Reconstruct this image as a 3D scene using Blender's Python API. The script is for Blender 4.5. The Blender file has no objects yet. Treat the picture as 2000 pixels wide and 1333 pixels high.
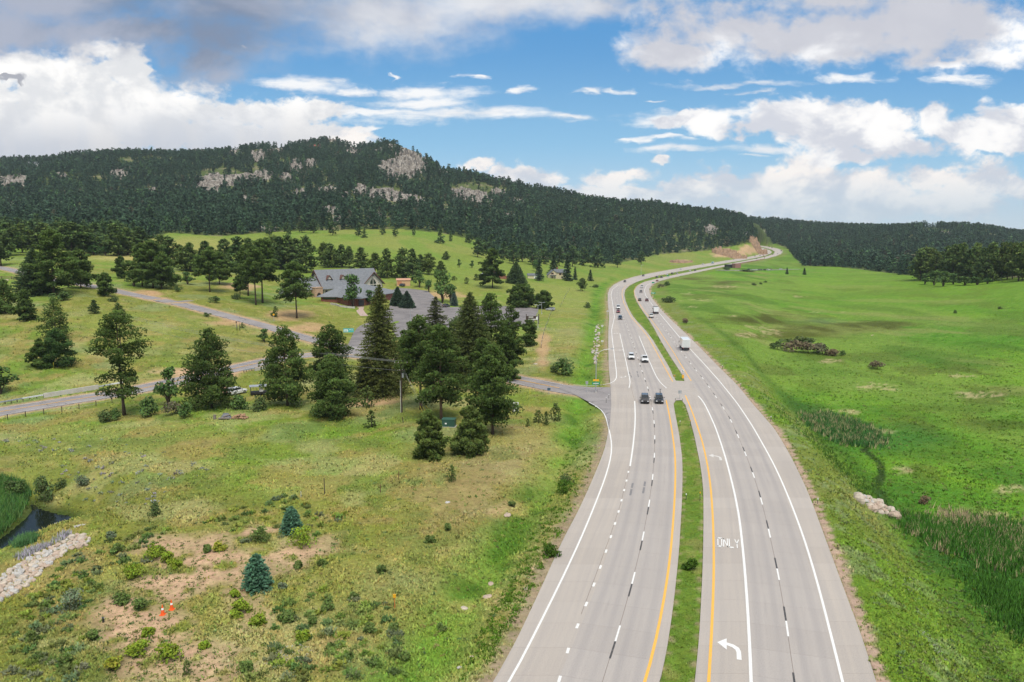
import bpy, bmesh, math, random
import numpy as np
from mathutils import Vector, Matrix

S = bpy.context.scene
C = S.collection
rnd = random.Random(7)

# ------------------------------------------------------------------ camera
CAM_H, FOC, PITCH = 36.0, 1500.0, math.atan((666.5 - 470.0) / 1500.0)
cam = bpy.data.objects.new('camera', bpy.data.cameras.new('camera'))
C.objects.link(cam)
cam.location = (0, 0, CAM_H)
cam.rotation_euler = (math.pi / 2 - PITCH, 0, 0)
cam.data.sensor_width = 36.0
cam.data.lens = 36.0 * FOC / 2000.0
cam.data.clip_start, cam.data.clip_end = 0.5, 30000
S.camera = cam
S.view_settings.view_transform = 'Standard'
S.view_settings.look = 'None'
S.view_settings.exposure = 0.0
S.view_settings.gamma = 1.0
S.view_settings.use_curve_mapping = False
S.cycles.max_bounces = 6
S.cycles.diffuse_bounces = 2
S.cycles.glossy_bounces = 2
S.cycles.transmission_bounces = 3
S.cycles.transparent_max_bounces = 6
S.cycles.volume_bounces = 0
S.cycles.use_adaptive_sampling = True
S.cycles.adaptive_threshold = 0.02

SUN_EL, SUN_ROT = math.radians(60), math.radians(165)   # behind the camera, a little to the right
sun = bpy.data.objects.new('sun', bpy.data.lights.new('sun', 'SUN'))
C.objects.link(sun)
sun.data.energy = 3.6
sun.data.angle = math.radians(30)
sun.data.color = (1.0, 0.95, 0.86)
_az = SUN_ROT
sun_dir = Vector((math.sin(_az) * math.cos(SUN_EL), math.cos(_az) * math.cos(SUN_EL), math.sin(SUN_EL)))
sun.rotation_euler = sun_dir.to_track_quat('Z', 'Y').to_euler()

# ------------------------------------------------------------------ pixel rays (photo is 2000 x 1333)
cp, sp = math.cos(PITCH), math.sin(PITCH)

def ray(px, py):
    a = (np.asarray(px, float) - 1000.0) / FOC
    b = (666.5 - np.asarray(py, float)) / FOC
    return a, cp + b * sp, -sp + b * cp

def zp(py, Y, px=1000):
    a, dy, dz = ray(px, py)
    return CAM_H + Y * dz / dy

def project(X, Y, Z):
    dz = Z - CAM_H
    f = Y * cp - dz * sp
    u = Y * sp + dz * cp
    f = np.maximum(f, 1e-3)
    return 1000 + FOC * X / f, 666.5 - FOC * u / f

# ------------------------------------------------------------------ node helper
class NT:
    def __init__(self, tree):
        self.t = tree
    def n(self, kind, **kw):
        nd = self.t.nodes.new(kind)
        ins = kw.pop('i', {})
        for k, v in kw.items():
            setattr(nd, k, v)
        for k, v in ins.items():
            if isinstance(v, bpy.types.NodeSocket):
                self.t.links.new(v, nd.inputs[k])
            else:
                nd.inputs[k].default_value = v
        return nd
    def m(self, op, a, b=None, c=None, clamp=False):
        ins = {0: a}
        if b is not None: ins[1] = b
        if c is not None: ins[2] = c
        return self.n('ShaderNodeMath', operation=op, use_clamp=clamp, i=ins).outputs[0]
    def v(self, op, a, b=None, c=None):
        ins = {0: a}
        if b is not None: ins[1] = b
        if c is not None: ins[2] = c
        nd = self.n('ShaderNodeVectorMath', operation=op, i=ins)
        return nd.outputs['Value'] if op in ('LENGTH', 'DOT_PRODUCT', 'DISTANCE') else nd.outputs[0]
    def mix(self, f, a, b, blend='MIX'):
        nd = self.t.nodes.new('ShaderNodeMix')
        nd.data_type = 'RGBA'; nd.blend_type = blend
        for k, v in ((0, f), (6, a), (7, b)):
            if isinstance(v, bpy.types.NodeSocket):
                self.t.links.new(v, nd.inputs[k])
            else:
                nd.inputs[k].default_value = v if k == 0 else (tuple(v) + (1,) if len(v) == 3 else v)
        return nd.outputs[2]
    def noise(self, vec, scale, detail=4, rough=0.55, dist=0.0):
        nd = self.n('ShaderNodeTexNoise', i={'Scale': scale, 'Detail': detail, 'Roughness': rough, 'Distortion': dist})
        if vec is not None: self.t.links.new(vec, nd.inputs['Vector'])
        return nd.outputs['Fac']
    def ramp(self, f, lo, hi, smooth=True):
        nd = self.n('ShaderNodeMapRange', clamp=True, interpolation_type='SMOOTHSTEP' if smooth else 'LINEAR',
                    i={'Value': f, 'From Min': lo, 'From Max': hi})
        return nd.outputs[0]

# ------------------------------------------------------------------ sky and clouds (world, by direction)
W = bpy.data.worlds.new('World'); S.world = W; W.use_nodes = True
nt = NT(W.node_tree); W.node_tree.nodes.clear()
sky = nt.n('ShaderNodeTexSky', sky_type='NISHITA', sun_disc=False, sun_elevation=SUN_EL, sun_rotation=SUN_ROT,
           altitude=2300.0, air_density=1.0, dust_density=0.6, ozone_density=1.6)
tc = nt.n('ShaderNodeTexCoord').outputs['Generated']
sx = nt.n('ShaderNodeSeparateXYZ', i={0: tc})
yy = nt.m('MAXIMUM', nt.m('ABSOLUTE', sx.outputs[1]), 0.12)
ss = nt.m('DIVIDE', sx.outputs[0], yy)
ee = nt.m('DIVIDE', sx.outputs[2], yy)
P0 = nt.n('ShaderNodeCombineXYZ', i={0: ss, 1: ee, 2: 0.0}).outputs[0]
def warp(P, scale, ky, amp, amp_y, detail=5):
    w = nt.n('ShaderNodeTexNoise', i={'Vector': nt.v('MULTIPLY', P, (1, ky, 1)), 'Scale': scale, 'Detail': detail, 'Roughness': 0.62}).outputs['Color']
    return nt.v('ADD', P, nt.v('MULTIPLY_ADD', w, (amp / FOC, amp_y / FOC, 0), (-amp * 0.5 / FOC, -amp_y * 0.5 / FOC, 0)))
PC = warp(warp(P0, 15, 1.5, 130, 70, 3), 55, 1.3, 26, 22, 6)        # billowy edges
PS = warp(warp(P0, 9, 3.0, 200, 40, 3), 42, 2.2, 60, 16, 6)        # wind-drawn edges

def se(px, py):
    a, dy, dz = ray(px, py)
    return float(a / dy), float(dz / dy)

def cloud_mask(P, ells):
    """largest of 1-|ellipse radius| over the clouds of one layer; an ellipse is px, py, half width, half height"""
    d = None
    for (px, py, rx, ry) in ells:
        s0, e0 = se(px, py)
        kx, ky = FOC / rx, FOC / ry
        q = nt.v('MULTIPLY_ADD', P, (kx, ky, 0), (-s0 * kx, -e0 * ky, 0))
        l = nt.v('LENGTH', q)
        d = l if d is None else nt.n('ShaderNodeMath', operation='SMOOTH_MIN', i={0: d, 1: l, 2: 0.25}).outputs[0]
    return nt.m('SUBTRACT', 1.0, d)

def pnoise(kx, ky, scale, detail, rough=0.55, dist=0.0, off=(0, 0, 0)):
    q = nt.v('MULTIPLY_ADD', P0, (kx, ky, 1), off)
    return nt.noise(q, scale, detail, rough, dist)

# blue, paler towards the horizon
hz = nt.ramp(ee, -0.01, 0.13)
hz2 = nt.ramp(ee, 0.07, 0.27)
tgt = nt.mix(hz2, nt.mix(hz, (6.6, 7.9, 9.0), (3.0, 6.2, 8.8)), (0.95, 3.6, 7.4))
col = nt.mix(0.82, sky.outputs[0], tgt)

def shade(n1, n2, lo=-0.10, hi=0.12):
    return nt.ramp(nt.m('SUBTRACT', n1, n2), lo, hi)

# billow noise used for cumulus: two samples, the second one a step towards the light
nb = pnoise(9, 13, 1.0, 9, 0.58, 0.25)
nb2 = pnoise(9, 13, 1.0, 5, 0.58, 0.25, (-0.16, 0.36, 0))
ns = pnoise(5, 26, 1.0, 8, 0.6, 0.35, (3.1, 1.7, 0.4))       # streaky
lit = shade(nb, nb2)
nf = pnoise(30, 44, 1.0, 8, 0.62, 0.3)        # wisps on every edge
wisp = nt.m('MULTIPLY', nt.m('SUBTRACT', nf, 0.5), 1.1)

# far cumulus along the horizon (right of the mountain)
A = [(1010, 348, 90, 22), (930, 325, 28, 14), (1200, 345, 95, 24), (1290, 325, 25, 10), (1240, 385, 130, 26), (1450, 365, 110, 40), (1570, 345, 95, 52), (1680, 365, 130, 45),
     (1830, 350, 90, 34), (1910, 360, 75, 48), (1990, 372, 40, 20), (1560, 400, 420, 44), (1180, 385, 120, 30), (1330, 375, 120, 30), (1880, 400, 120, 20), (680, 270, 70, 18), (650, 285, 150, 22)]
mA = nt.m('ADD', cloud_mask(PC, A), nt.m('MULTIPLY', nt.m('SUBTRACT', nb, 0.5), 2.6))
aA = nt.m('MULTIPLY', nt.ramp(nt.m('ADD', mA, wisp), -0.10, 0.42), nt.n('ShaderNodeMapRange', i={'Value': ee, 'From Min': se(0, 430)[1], 'From Max': se(0, 340)[1], 'To Min': 0.38, 'To Max': 0.97}).outputs[0])
cA = nt.mix(lit, (6.8, 7.1, 7.8), (11.0, 10.3, 9.7))
col = nt.mix(aA, col, cA)
# streaks
B = [(590, 168, 95, 24), (820, 182, 130, 16), (900, 222, 230, 18), (800, 200, 130, 14), (1110, 228, 75, 12), (1006, 178, 30, 12),
     (1150, 180, 28, 7), (1205, 178, 32, 6), (1420, 166, 150, 10), (1650, 152, 85, 10), (1480, 182, 60, 7), (1900, 158, 80, 11), (1335, 232, 130, 18), (1250, 271, 34, 6),
     (1300, 268, 50, 5), (1330, 290, 85, 10), (1500, 288, 150, 14), (1460, 304, 60, 6), (700, 217, 250, 10), (740, 248, 22, 7), (1280, 200, 30, 4), (1960, 218, 70, 10), (470, 92, 16, 6),
     (1450, 215, 120, 14), (910, 148, 22, 5), (690, 178, 40, 10), (780, 150, 14, 5)]
mB = nt.m('ADD', cloud_mask(PS, B), nt.m('MULTIPLY', nt.m('SUBTRACT', ns, 0.5), 2.4))
aB = nt.m('MULTIPLY', nt.ramp(nt.m('ADD', mB, wisp), -0.05, 0.95), 0.92)
cB = nt.mix(nt.ramp(ns, 0.35, 0.6), (8.2, 8.4, 8.8), (10.6, 10.5, 10.4))
col = nt.mix(aB, col, cB)
# middle cumulus at right
M_ = [(1590, 245, 150, 50), (1700, 235, 160, 40), (1820, 235, 60, 34), (1760, 285, 130, 32), (1640, 265, 150, 34), (1490, 235, 60, 32), (1680, 300, 80, 22), (1890, 265, 90, 26), (1960, 245, 90, 36),
      (1980, 275, 60, 24), (1500, 250, 160, 22), (1340, 232, 90, 14)]
mM = nt.m('ADD', cloud_mask(PC, M_), nt.m('MULTIPLY', nt.m('SUBTRACT', nb, 0.5), 2.4))
aM = nt.ramp(nt.m('ADD', mM, wisp), -0.05, 0.42)
cM = nt.mix(lit, (7.0, 7.2, 7.9), (11.0, 10.8, 10.6))
col = nt.mix(aM, col, cM)
# big cumulus with a rain curtain at left
L = [(60, 145, 150, 66), (150, 150, 90, 60), (255, 140, 55, 40), (140, 215, 330, 80), (330, 215, 130, 40), (480, 215, 140, 28), (600, 215, 100, 28), (250, 260, 420, 56), (60, 290, 330, 70), (450, 262, 260, 26)]
mL = nt.m('ADD', cloud_mask(PC, L), nt.m('MULTIPLY', nt.m('SUBTRACT', nb, 0.5), 1.8))
aL = nt.ramp(nt.m('ADD', mL, wisp), -0.05, 0.36)
s_l, e_l = se(200, 190)
low = nt.ramp(ee, se(0, 300)[1], se(0, 180)[1])
cL = nt.mix(low, nt.mix(nt.ramp(pnoise(9, 2.5, 1.0, 4), 0.4, 0.65), (6.0, 6.4, 7.2), (7.4, 7.4, 7.6)), nt.mix(lit, (8.2, 8.3, 8.5), (11.2, 11.0, 10.7)))
col = nt.mix(aL, col, cL)
sg = [(15, 162, 40, 10)]
col = nt.mix(nt.ramp(nt.m('ADD', cloud_mask(PC, sg), nt.m('MULTIPLY', nt.m('SUBTRACT', nb, 0.5), 1.6)), 0.0, 0.4), col, (4.4, 4.5, 5.0))
# large white cloud at upper right
R = [(1420, 60, 170, 62), (1560, 80, 240, 55), (1330, 105, 110, 32), (1700, 60, 260, 60), (1850, 40, 220, 70), (1960, 105, 120, 34), (1650, -60, 520, 110), (1860, 112, 60, 12), (1930, 60, 130, 60)]
mR = nt.m('ADD', cloud_mask(PC, R), nt.m('MULTIPLY', nt.m('SUBTRACT', nb, 0.5), 1.7))
aR = nt.ramp(nt.m('ADD', mR, wisp), -0.12, 0.60)
gr = pnoise(3.6, 9, 1.0, 6, 0.55, 0.3, (5.3, 0.2, 0))
gm = nt.m('MULTIPLY', nt.ramp(nt.m('ADD', gr, nt.m('MULTIPLY', nt.ramp(ee, se(0, 110)[1], se(0, 0)[1]), 0.14)), 0.50, 0.66), 0.9)
cR = nt.mix(gm, nt.mix(lit, (8.3, 8.4, 8.8), (11.2, 11.2, 11.2)), (5.9, 6.0, 6.7))
col = nt.mix(aR, col, cR)
# dark ragged deck at upper left and top
D = [(150, -20, 330, 75), (480, 10, 260, 70), (420, 70, 150, 60), (760, 30, 230, 70), (1000, 0, 260, 52), (250, 60, 260, 40), (30, 60, 170, 40), (600, -60, 900, 80), (400, 120, 80, 50), (1150, 10, 120, 30)]
nd_ = pnoise(4.2, 7, 1.0, 7, 0.55, 0.4, (1.2, 8.1, 0))
mD = nt.m('ADD', cloud_mask(PC, D), nt.m('MULTIPLY', nt.m('SUBTRACT', nd_, 0.5), 1.5))
aD = nt.m('MULTIPLY', nt.ramp(nt.m('ADD', mD, nt.m('MULTIPLY', wisp, 0.6)), -0.40, 0.85), 0.95)
sl = nt.ramp(ss, se(450, 60)[0], se(820, 60)[0])
cD0 = nt.mix(nt.ramp(nd_, 0.40, 0.62), (2.3, 2.8, 3.9), (4.5, 4.8, 5.8))
cD1 = nt.mix(nt.ramp(nd_, 0.36, 0.60), (5.6, 5.8, 6.6), (8.4, 8.5, 8.8))
col = nt.mix(aD, col, nt.mix(sl, cD0, cD1))
# broken cover overhead and behind (unseen from here, it whitens the light)
ov = nt.m('MULTIPLY', nt.ramp(ee, 0.30, 0.55), nt.ramp(nt.noise(tc, 2.6, 5, 0.55), 0.36, 0.52))
col = nt.mix(nt.m('MULTIPLY', ov, 0.9), col, (7.4, 7.3, 7.2))
below = nt.ramp(sx.outputs[2], -0.06, -0.01)
col = nt.mix(below, (1.2, 1.6, 0.8), col)
bg = nt.n('ShaderNodeBackground', i={'Color': col, 'Strength': 0.10})
wo = nt.n('ShaderNodeOutputWorld', i={0: bg.outputs[0]})
W.cycles.sampling_method = 'MANUAL'
W.cycles.sample_map_resolution = 512

# ------------------------------------------------------------------ numpy noise
def _hash(ix, iy, seed):
    h = (ix.astype(np.int64) * 374761393 + iy.astype(np.int64) * 668265263 + seed * 1274126177) & 0x7fffffff
    h = ((h ^ (h >> 13)) * 1274126177) & 0x7fffffff
    h = (h ^ (h >> 16)) & 0xffffff
    return h / float(0xffffff)

def vnoise(x, y, seed=0):
    x0, y0 = np.floor(x), np.floor(y)
    fx, fy = x - x0, y - y0
    fx = fx * fx * (3 - 2 * fx); fy = fy * fy * (3 - 2 * fy)
    a = _hash(x0, y0, seed); b = _hash(x0 + 1, y0, seed)
    c = _hash(x0, y0 + 1, seed); d = _hash(x0 + 1, y0 + 1, seed)
    return (a * (1 - fx) + b * fx) * (1 - fy) + (c * (1 - fx) + d * fx) * fy

def fbm(x, y, octv=4, seed=0, gain=0.5):
    s, amp, tot = 0, 1.0, 0.0
    for o in range(octv):
        s = s + amp * vnoise(x * 2 ** o, y * 2 ** o, seed + o * 17)
        tot += amp; amp *= gain
    return s / tot

def sstep(a, b, x):
    t = np.clip((x - a) / (b - a), 0, 1)
    return t * t * (3 - 2 * t)

# ------------------------------------------------------------------ object helpers
def link(o):
    C.objects.link(o); return o

def tag(o, label=None, cat=None, group=None, kind=None):
    if label: o['label'] = label
    if cat: o['category'] = cat
    if group: o['group'] = group
    if kind: o['kind'] = kind
    return o

def thing(name, label, cat, loc=(0, 0, 0), rz=0.0, group=None):
    o = bpy.data.objects.new(name, None)
    o.empty_display_size = 0.5
    link(o); o.location = loc; o.rotation_euler = (0, 0, rz)
    return tag(o, label, cat, group)

def mesh_np(name, V, F, mat=None, parent=None, smooth=False, mats=None, midx=None, col=None):
    """V (n,3); F list of faces or (m,3)/(m,4) array"""
    me = bpy.data.meshes.new(name)
    V = np.asarray(V, np.float32)
    if isinstance(F, np.ndarray):
        k = F.shape[1]; m = F.shape[0]
        me.vertices.add(len(V)); me.vertices.foreach_set('co', V.ravel())
        me.loops.add(m * k); me.loops.foreach_set('vertex_index', F.astype(np.int32).ravel())
        me.polygons.add(m)
        me.polygons.foreach_set('loop_start', np.arange(0, m * k, k, dtype=np.int32))
        me.update(calc_edges=True)
    else:
        me.from_pydata([tuple(map(float, v)) for v in V], [], [tuple(int(i) for i in f) for f in F])
        me.update()
    for mm in (mats or ([mat] if mat else [])):
        me.materials.append(mm)
    if midx is not None:
        me.polygons.foreach_set('material_index', np.asarray(midx, np.int32))
    if smooth:
        me.polygons.foreach_set('use_smooth', np.ones(len(me.polygons), bool))
    if col is not None:
        at_ = me.attributes.new('tint', 'FLOAT_COLOR', 'POINT')
        cc = np.ones((len(V), 4), np.float32); cc[:, :col.shape[1]] = col
        at_.data.foreach_set('color', cc.ravel())
    o = bpy.data.objects.new(name, me)
    link(o)
    if parent is not None: o.parent = parent
    return o

class MB:
    """collects boxes, tubes and prisms into one mesh"""
    def __init__(s):
        s.V, s.F = [], []
    def add(s, V, F):
        b = len(s.V)
        s.V += [tuple(map(float, v)) for v in V]
        s.F += [tuple(b + i for i in f) for f in F]
        return s
    def box(s, c, d, rz=0.0, top=(1.0, 1.0)):
        x, y, z = d[0] / 2, d[1] / 2, d[2] / 2
        V = []
        for sz, kx, ky in ((-1, 1, 1), (1, top[0], top[1])):
            for sx_, sy_ in ((-1, -1), (1, -1), (1, 1), (-1, 1)):
                px_, py_ = sx_ * x * kx, sy_ * y * ky
                V.append((c[0] + px_ * math.cos(rz) - py_ * math.sin(rz), c[1] + px_ * math.sin(rz) + py_ * math.cos(rz), c[2] + sz * z))
        return s.add(V, [(3, 2, 1, 0), (4, 5, 6, 7), (0, 1, 5, 4), (1, 2, 6, 5), (2, 3, 7, 6), (3, 0, 4, 7)])
    def tube(s, pts, rad, n=6, cap=True):
        pts = [Vector(p) for p in pts]
        if not hasattr(rad, '__len__'): rad = [rad] * len(pts)
        V, F = [], []
        for i, p in enumerate(pts):
            d = (pts[min(i + 1, len(pts) - 1)] - pts[max(i - 1, 0)])
            d = d.normalized() if d.length > 1e-9 else Vector((0, 0, 1))
            u = d.cross(Vector((0, 0, 1)) if abs(d.z) < 0.9 else Vector((1, 0, 0))).normalized()
            w = d.cross(u)
            for k in range(n):
                a = 2 * math.pi * k / n
                V.append(p + (u * math.cos(a) + w * math.sin(a)) * rad[i])
        for i in range(len(pts) - 1):
            for k in range(n):
                F.append((i * n + k, i * n + (k + 1) % n, (i + 1) * n + (k + 1) % n, (i + 1) * n + k))
        if cap:
            F.append(tuple(range(n - 1, -1, -1))); F.append(tuple((len(pts) - 1) * n + k for k in range(n)))
        return s.add(V, F)
    def prism(s, poly, axis, a, b):
        """poly: 2-D outline; axis 'x': outline in (y,z), extruded from x=a to x=b; 'y': outline in (x,z); 'z': in (x,y)"""
        n = len(poly); V = []
        for t in (a, b):
            for (p, q) in poly:
                V.append((t, p, q) if axis == 'x' else ((p, t, q) if axis == 'y' else (p, q, t)))
        F = [tuple(range(n - 1, -1, -1)), tuple(range(n, 2 * n))]
        for i in range(n):
            F.append((i, (i + 1) % n, n + (i + 1) % n, n + i))
        return s.add(V, F)
    def quad(s, a, b, c, d):
        return s.add([a, b, c, d], [(0, 1, 2, 3)])
    def build(s, name, mat, parent=None, smooth=False, bevel=0.0):
        me = bpy.data.meshes.new(name)
        me.from_pydata(s.V, [], s.F)
        bm = bmesh.new(); bm.from_mesh(me)
        bmesh.ops.recalc_face_normals(bm, faces=bm.faces)
        if bevel: bmesh.ops.bevel(bm, geom=bm.edges, offset=bevel, segments=1, affect='EDGES')
        bm.to_mesh(me); bm.free(); me.update()
        me.materials.append(mat)
        if smooth:
            for p in me.polygons: p.use_smooth = True
        o = bpy.data.objects.new(name, me); link(o)
        if parent is not None: o.parent = parent
        return o

def copy_tree(o, parent=None):
    c = o.copy(); C.objects.link(c)
    if parent is not None:
        c.parent = parent
    for ch in list(o.children):
        copy_tree(ch, c)
    return c

# ------------------------------------------------------------------ materials
def mat_new(name):
    m = bpy.data.materials.new(name); m.use_nodes = True
    m.node_tree.nodes.clear()
    t = NT(m.node_tree)
    b = t.n('ShaderNodeBsdfPrincipled')
    t.n('ShaderNodeOutputMaterial', i={0: b.outputs[0]})
    return m, t, b

def mat(name, colr, rough=0.7, metal=0.0, var=0.12, scale=3.0, spec=0.5, coat=0.0, bump=0.0, emit=0):
    """paint-like material: one colour broken up by a little noise"""
    m, t, b = mat_new(name)
    tcn = t.n('ShaderNodeTexCoord').outputs['Object']
    nz = t.noise(tcn, scale, 5, 0.6)
    f = t.n('ShaderNodeMapRange', i={'Value': nz, 'From Min': 0.25, 'From Max': 0.75, 'To Min': 1 - var, 'To Max': 1 + var}).outputs[0]
    rgb = t.n('ShaderNodeRGB'); rgb.outputs[0].default_value = tuple(colr) + (1,)
    c = t.v('MULTIPLY', rgb.outputs[0], f)
    t.t.links.new(c, b.inputs['Base Color'])
    b.inputs['Roughness'].default_value = rough
    b.inputs['Metallic'].default_value = metal
    b.inputs['Specular IOR Level'].default_value = spec
    b.inputs['Coat Weight'].default_value = coat
    if bump:
        bn = t.n('ShaderNodeBump', i={'Strength': bump, 'Distance': 0.05, 'Height': t.noise(tcn, scale * 6, 4, 0.6)})
        t.t.links.new(bn.outputs[0], b.inputs['Normal'])
    return m

def tint_mat(name, rough=0.9, fine=0.0, scale=1.0, spec=0.2, up=0.0, side=1.0):
    """colour from the per-point 'tint' of the thing, with fine noise; up: how far blades and needles share the light of the whole clump"""
    m, t, b = mat_new(name)
    a = t.n('ShaderNodeAttribute', attribute_name='tint').outputs['Color']
    if fine:
        tcn = t.n('ShaderNodeTexCoord').outputs['Object']
        nz = t.noise(tcn, scale, 6, 0.65)
        f = t.n('ShaderNodeMapRange', i={'Value': nz, 'From Min': 0.25, 'From Max': 0.75, 'To Min': 1 - fine, 'To Max': 1 + fine}).outputs[0]
        a = t.v('MULTIPLY', a, f)
    t.t.links.new(a, b.inputs['Base Color'])
    if up:
        g = t.n('ShaderNodeNewGeometry').outputs['Normal']
        nn = t.v('NORMALIZE', t.v('MULTIPLY_ADD', g, (side, side, side), (0, 0, up)))
        t.t.links.new(nn, b.inputs['Normal'])
    b.inputs['Roughness'].default_value = rough
    b.inputs['Specular IOR Level'].default_value = spec
    return m
# ------------------------------------------------------------------ highway traced from the photo (pixels), station by station
def zroad(Y):
    return np.interp(Y, [0, 700, 1000, 1300, 1450, 1600, 1750, 2000, 2600], [0, 0, 0.8, 3.0, 7.0, 12.5, 17.5, 24, 30])

def to_road(px, py):
    a, dy, dz = ray(px, py)
    Y = np.geomspace(18, 2600, 6000)
    g = CAM_H + Y * dz / dy - zroad(Y)
    k = int(np.argmax(g < 0)) if (g < 0).any() else len(Y) - 1
    t = g[k - 1] / (g[k - 1] - g[k] + 1e-9)
    y = Y[k - 1] + t * (Y[k] - Y[k - 1])
    return np.array([a / dy * y, y, float(zroad(y))])

def road_pts(pl):
    return np.array([to_road(x, y) for x, y in pl])

_tabs = dict(
  LE=[(770,1640),(963,1333),(1010,1248),(1056,1150),(1100,1052),(1129,1000),(1164.5,920),(1180,880),(1187,850),(1191,812),(1194,775),(1192,750),(1189,719),(1188,674),(1188,644),(1190,620),(1188,600)],
  LM=[(1175,1640),(1289,1333),(1304,1260),(1316,1176),(1326,1080),(1332,980),(1333.5,920),(1332,890),(1326,845),(1320,815),(1315,788),(1316,760),(1317,742),(1314,732),(1308,719),(1290,689),(1272,659),(1257,641),(1236.5,620),(1226.5,600)],
  RM=[(1320,1640),(1357,1333),(1366,1240),(1372,1120),(1374,1040),(1374,950),(1368,908),(1356,851),(1344,806),(1336,785),(1336,765),(1339,745),(1332,731),(1308,695),(1290,665),(1278,642),(1264.5,620),(1252,606)],
  RE=[(1800,1640),(1712,1333),(1682,1240),(1646,1144),(1618,1068),(1590,992),(1576,955),(1544,890),(1514,839),(1500,823),(1470,789),(1440,752),(1400,713),(1368,680),(1341,653),(1305,620),(1288,601)])
def tab(k, py):
    t = sorted(_tabs[k], key=lambda p: p[1])
    return float(np.interp(py, [p[1] for p in t], [p[0] for p in t]))
_rows = list(range(1640, 1333, -40)) + list(range(1333, 900, -18)) + list(range(900, 606, -7)) + [604]
ST_L = [((tab('LE', y), y), (tab('LM', y), y)) for y in _rows]
ST_R = [((tab('RM', y), y), (tab('RE', y), y)) for y in _rows]
ST_L += [((1186.6,588),(1221,590)), ((1185.3,574),(1217,575)), ((1187,565),(1218,566)), ((1194,557.5),(1224,559)), ((1208,549.5),(1240,551)), ((1230,541.5),(1255,546)), ((1262,535),(1280,539)),
         ((1300,528.7),(1306,534)), ((1340,522),(1346,527)), ((1375,515.8),(1380,520.5)), ((1412,510.6),(1420,514)), ((1440,506),(1448,509.5)), ((1472,501),(1480,503.5)), ((1487,497.7),(1498,499.5)), ((1494,494),(1508,496)),
         ((1495,491.5),(1511,492.5)), ((1491,488.3),(1507,489.5)), ((1484,485.3),(1498,486)), ((1476,483),(1484,483.6)), ((1462,480.5),(1468,481.3))]
ST_R += [((1243.5,590),(1275,588)), ((1237,578),(1266,574)), ((1235.5,569),(1264.5,563)), ((1239,560.5),(1269,556)), ((1249,554),(1283,549)), ((1265,548.5),(1305,543.5)), ((1292,542),(1337,537.5)), ((1325,535.5),(1365,531.5)),
         ((1360,529),(1388,526.2)), ((1395,521.5),(1414,520.5)), ((1425,515.5),(1440,516.5)), ((1450,511),(1465,511.7)), ((1480,505.4),(1495,506.5)), ((1505,500.6),(1520,501.2)), ((1516,496),(1532,495)),
         ((1517.8,492),(1533,490)), ((1511,488.2),(1524,486)), ((1496,484),(1505,482)), ((1482,481.6),(1484,479.6)), ((1468,479.6),(1464,477.6))]

def resample(P, n):
    P = np.asarray(P, float)
    d = np.r_[0, np.cumsum(np.linalg.norm(np.diff(P[:, :2], axis=0), axis=1))]
    t = np.linspace(0, d[-1], n)
    return np.c_[[np.interp(t, d, P[:, k]) for k in range(P.shape[1])]].T

def smooth_line(P, it=2):
    P = np.asarray(P, float)
    for _ in range(it):
        Q = P.copy(); Q[1:-1] = 0.25 * P[:-2] + 0.5 * P[1:-1] + 0.25 * P[2:]; P = Q
    return P

EL = {}
EL['LE'] = smooth_line(road_pts([s[0] for s in ST_L])); EL['LM'] = smooth_line(road_pts([s[1] for s in ST_L]))
EL['RM'] = smooth_line(road_pts([s[0] for s in ST_R])); EL['RE'] = smooth_line(road_pts([s[1] for s in ST_R]))
for k in EL:                                    # continue towards and past the camera
    e = EL[k]; d = e[0] - e[8]; d = d / np.linalg.norm(d)
    EL[k] = np.vstack([[e[0] + d * 110], [e[0] + d * 60], [e[0] + d * 25], e])

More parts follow.
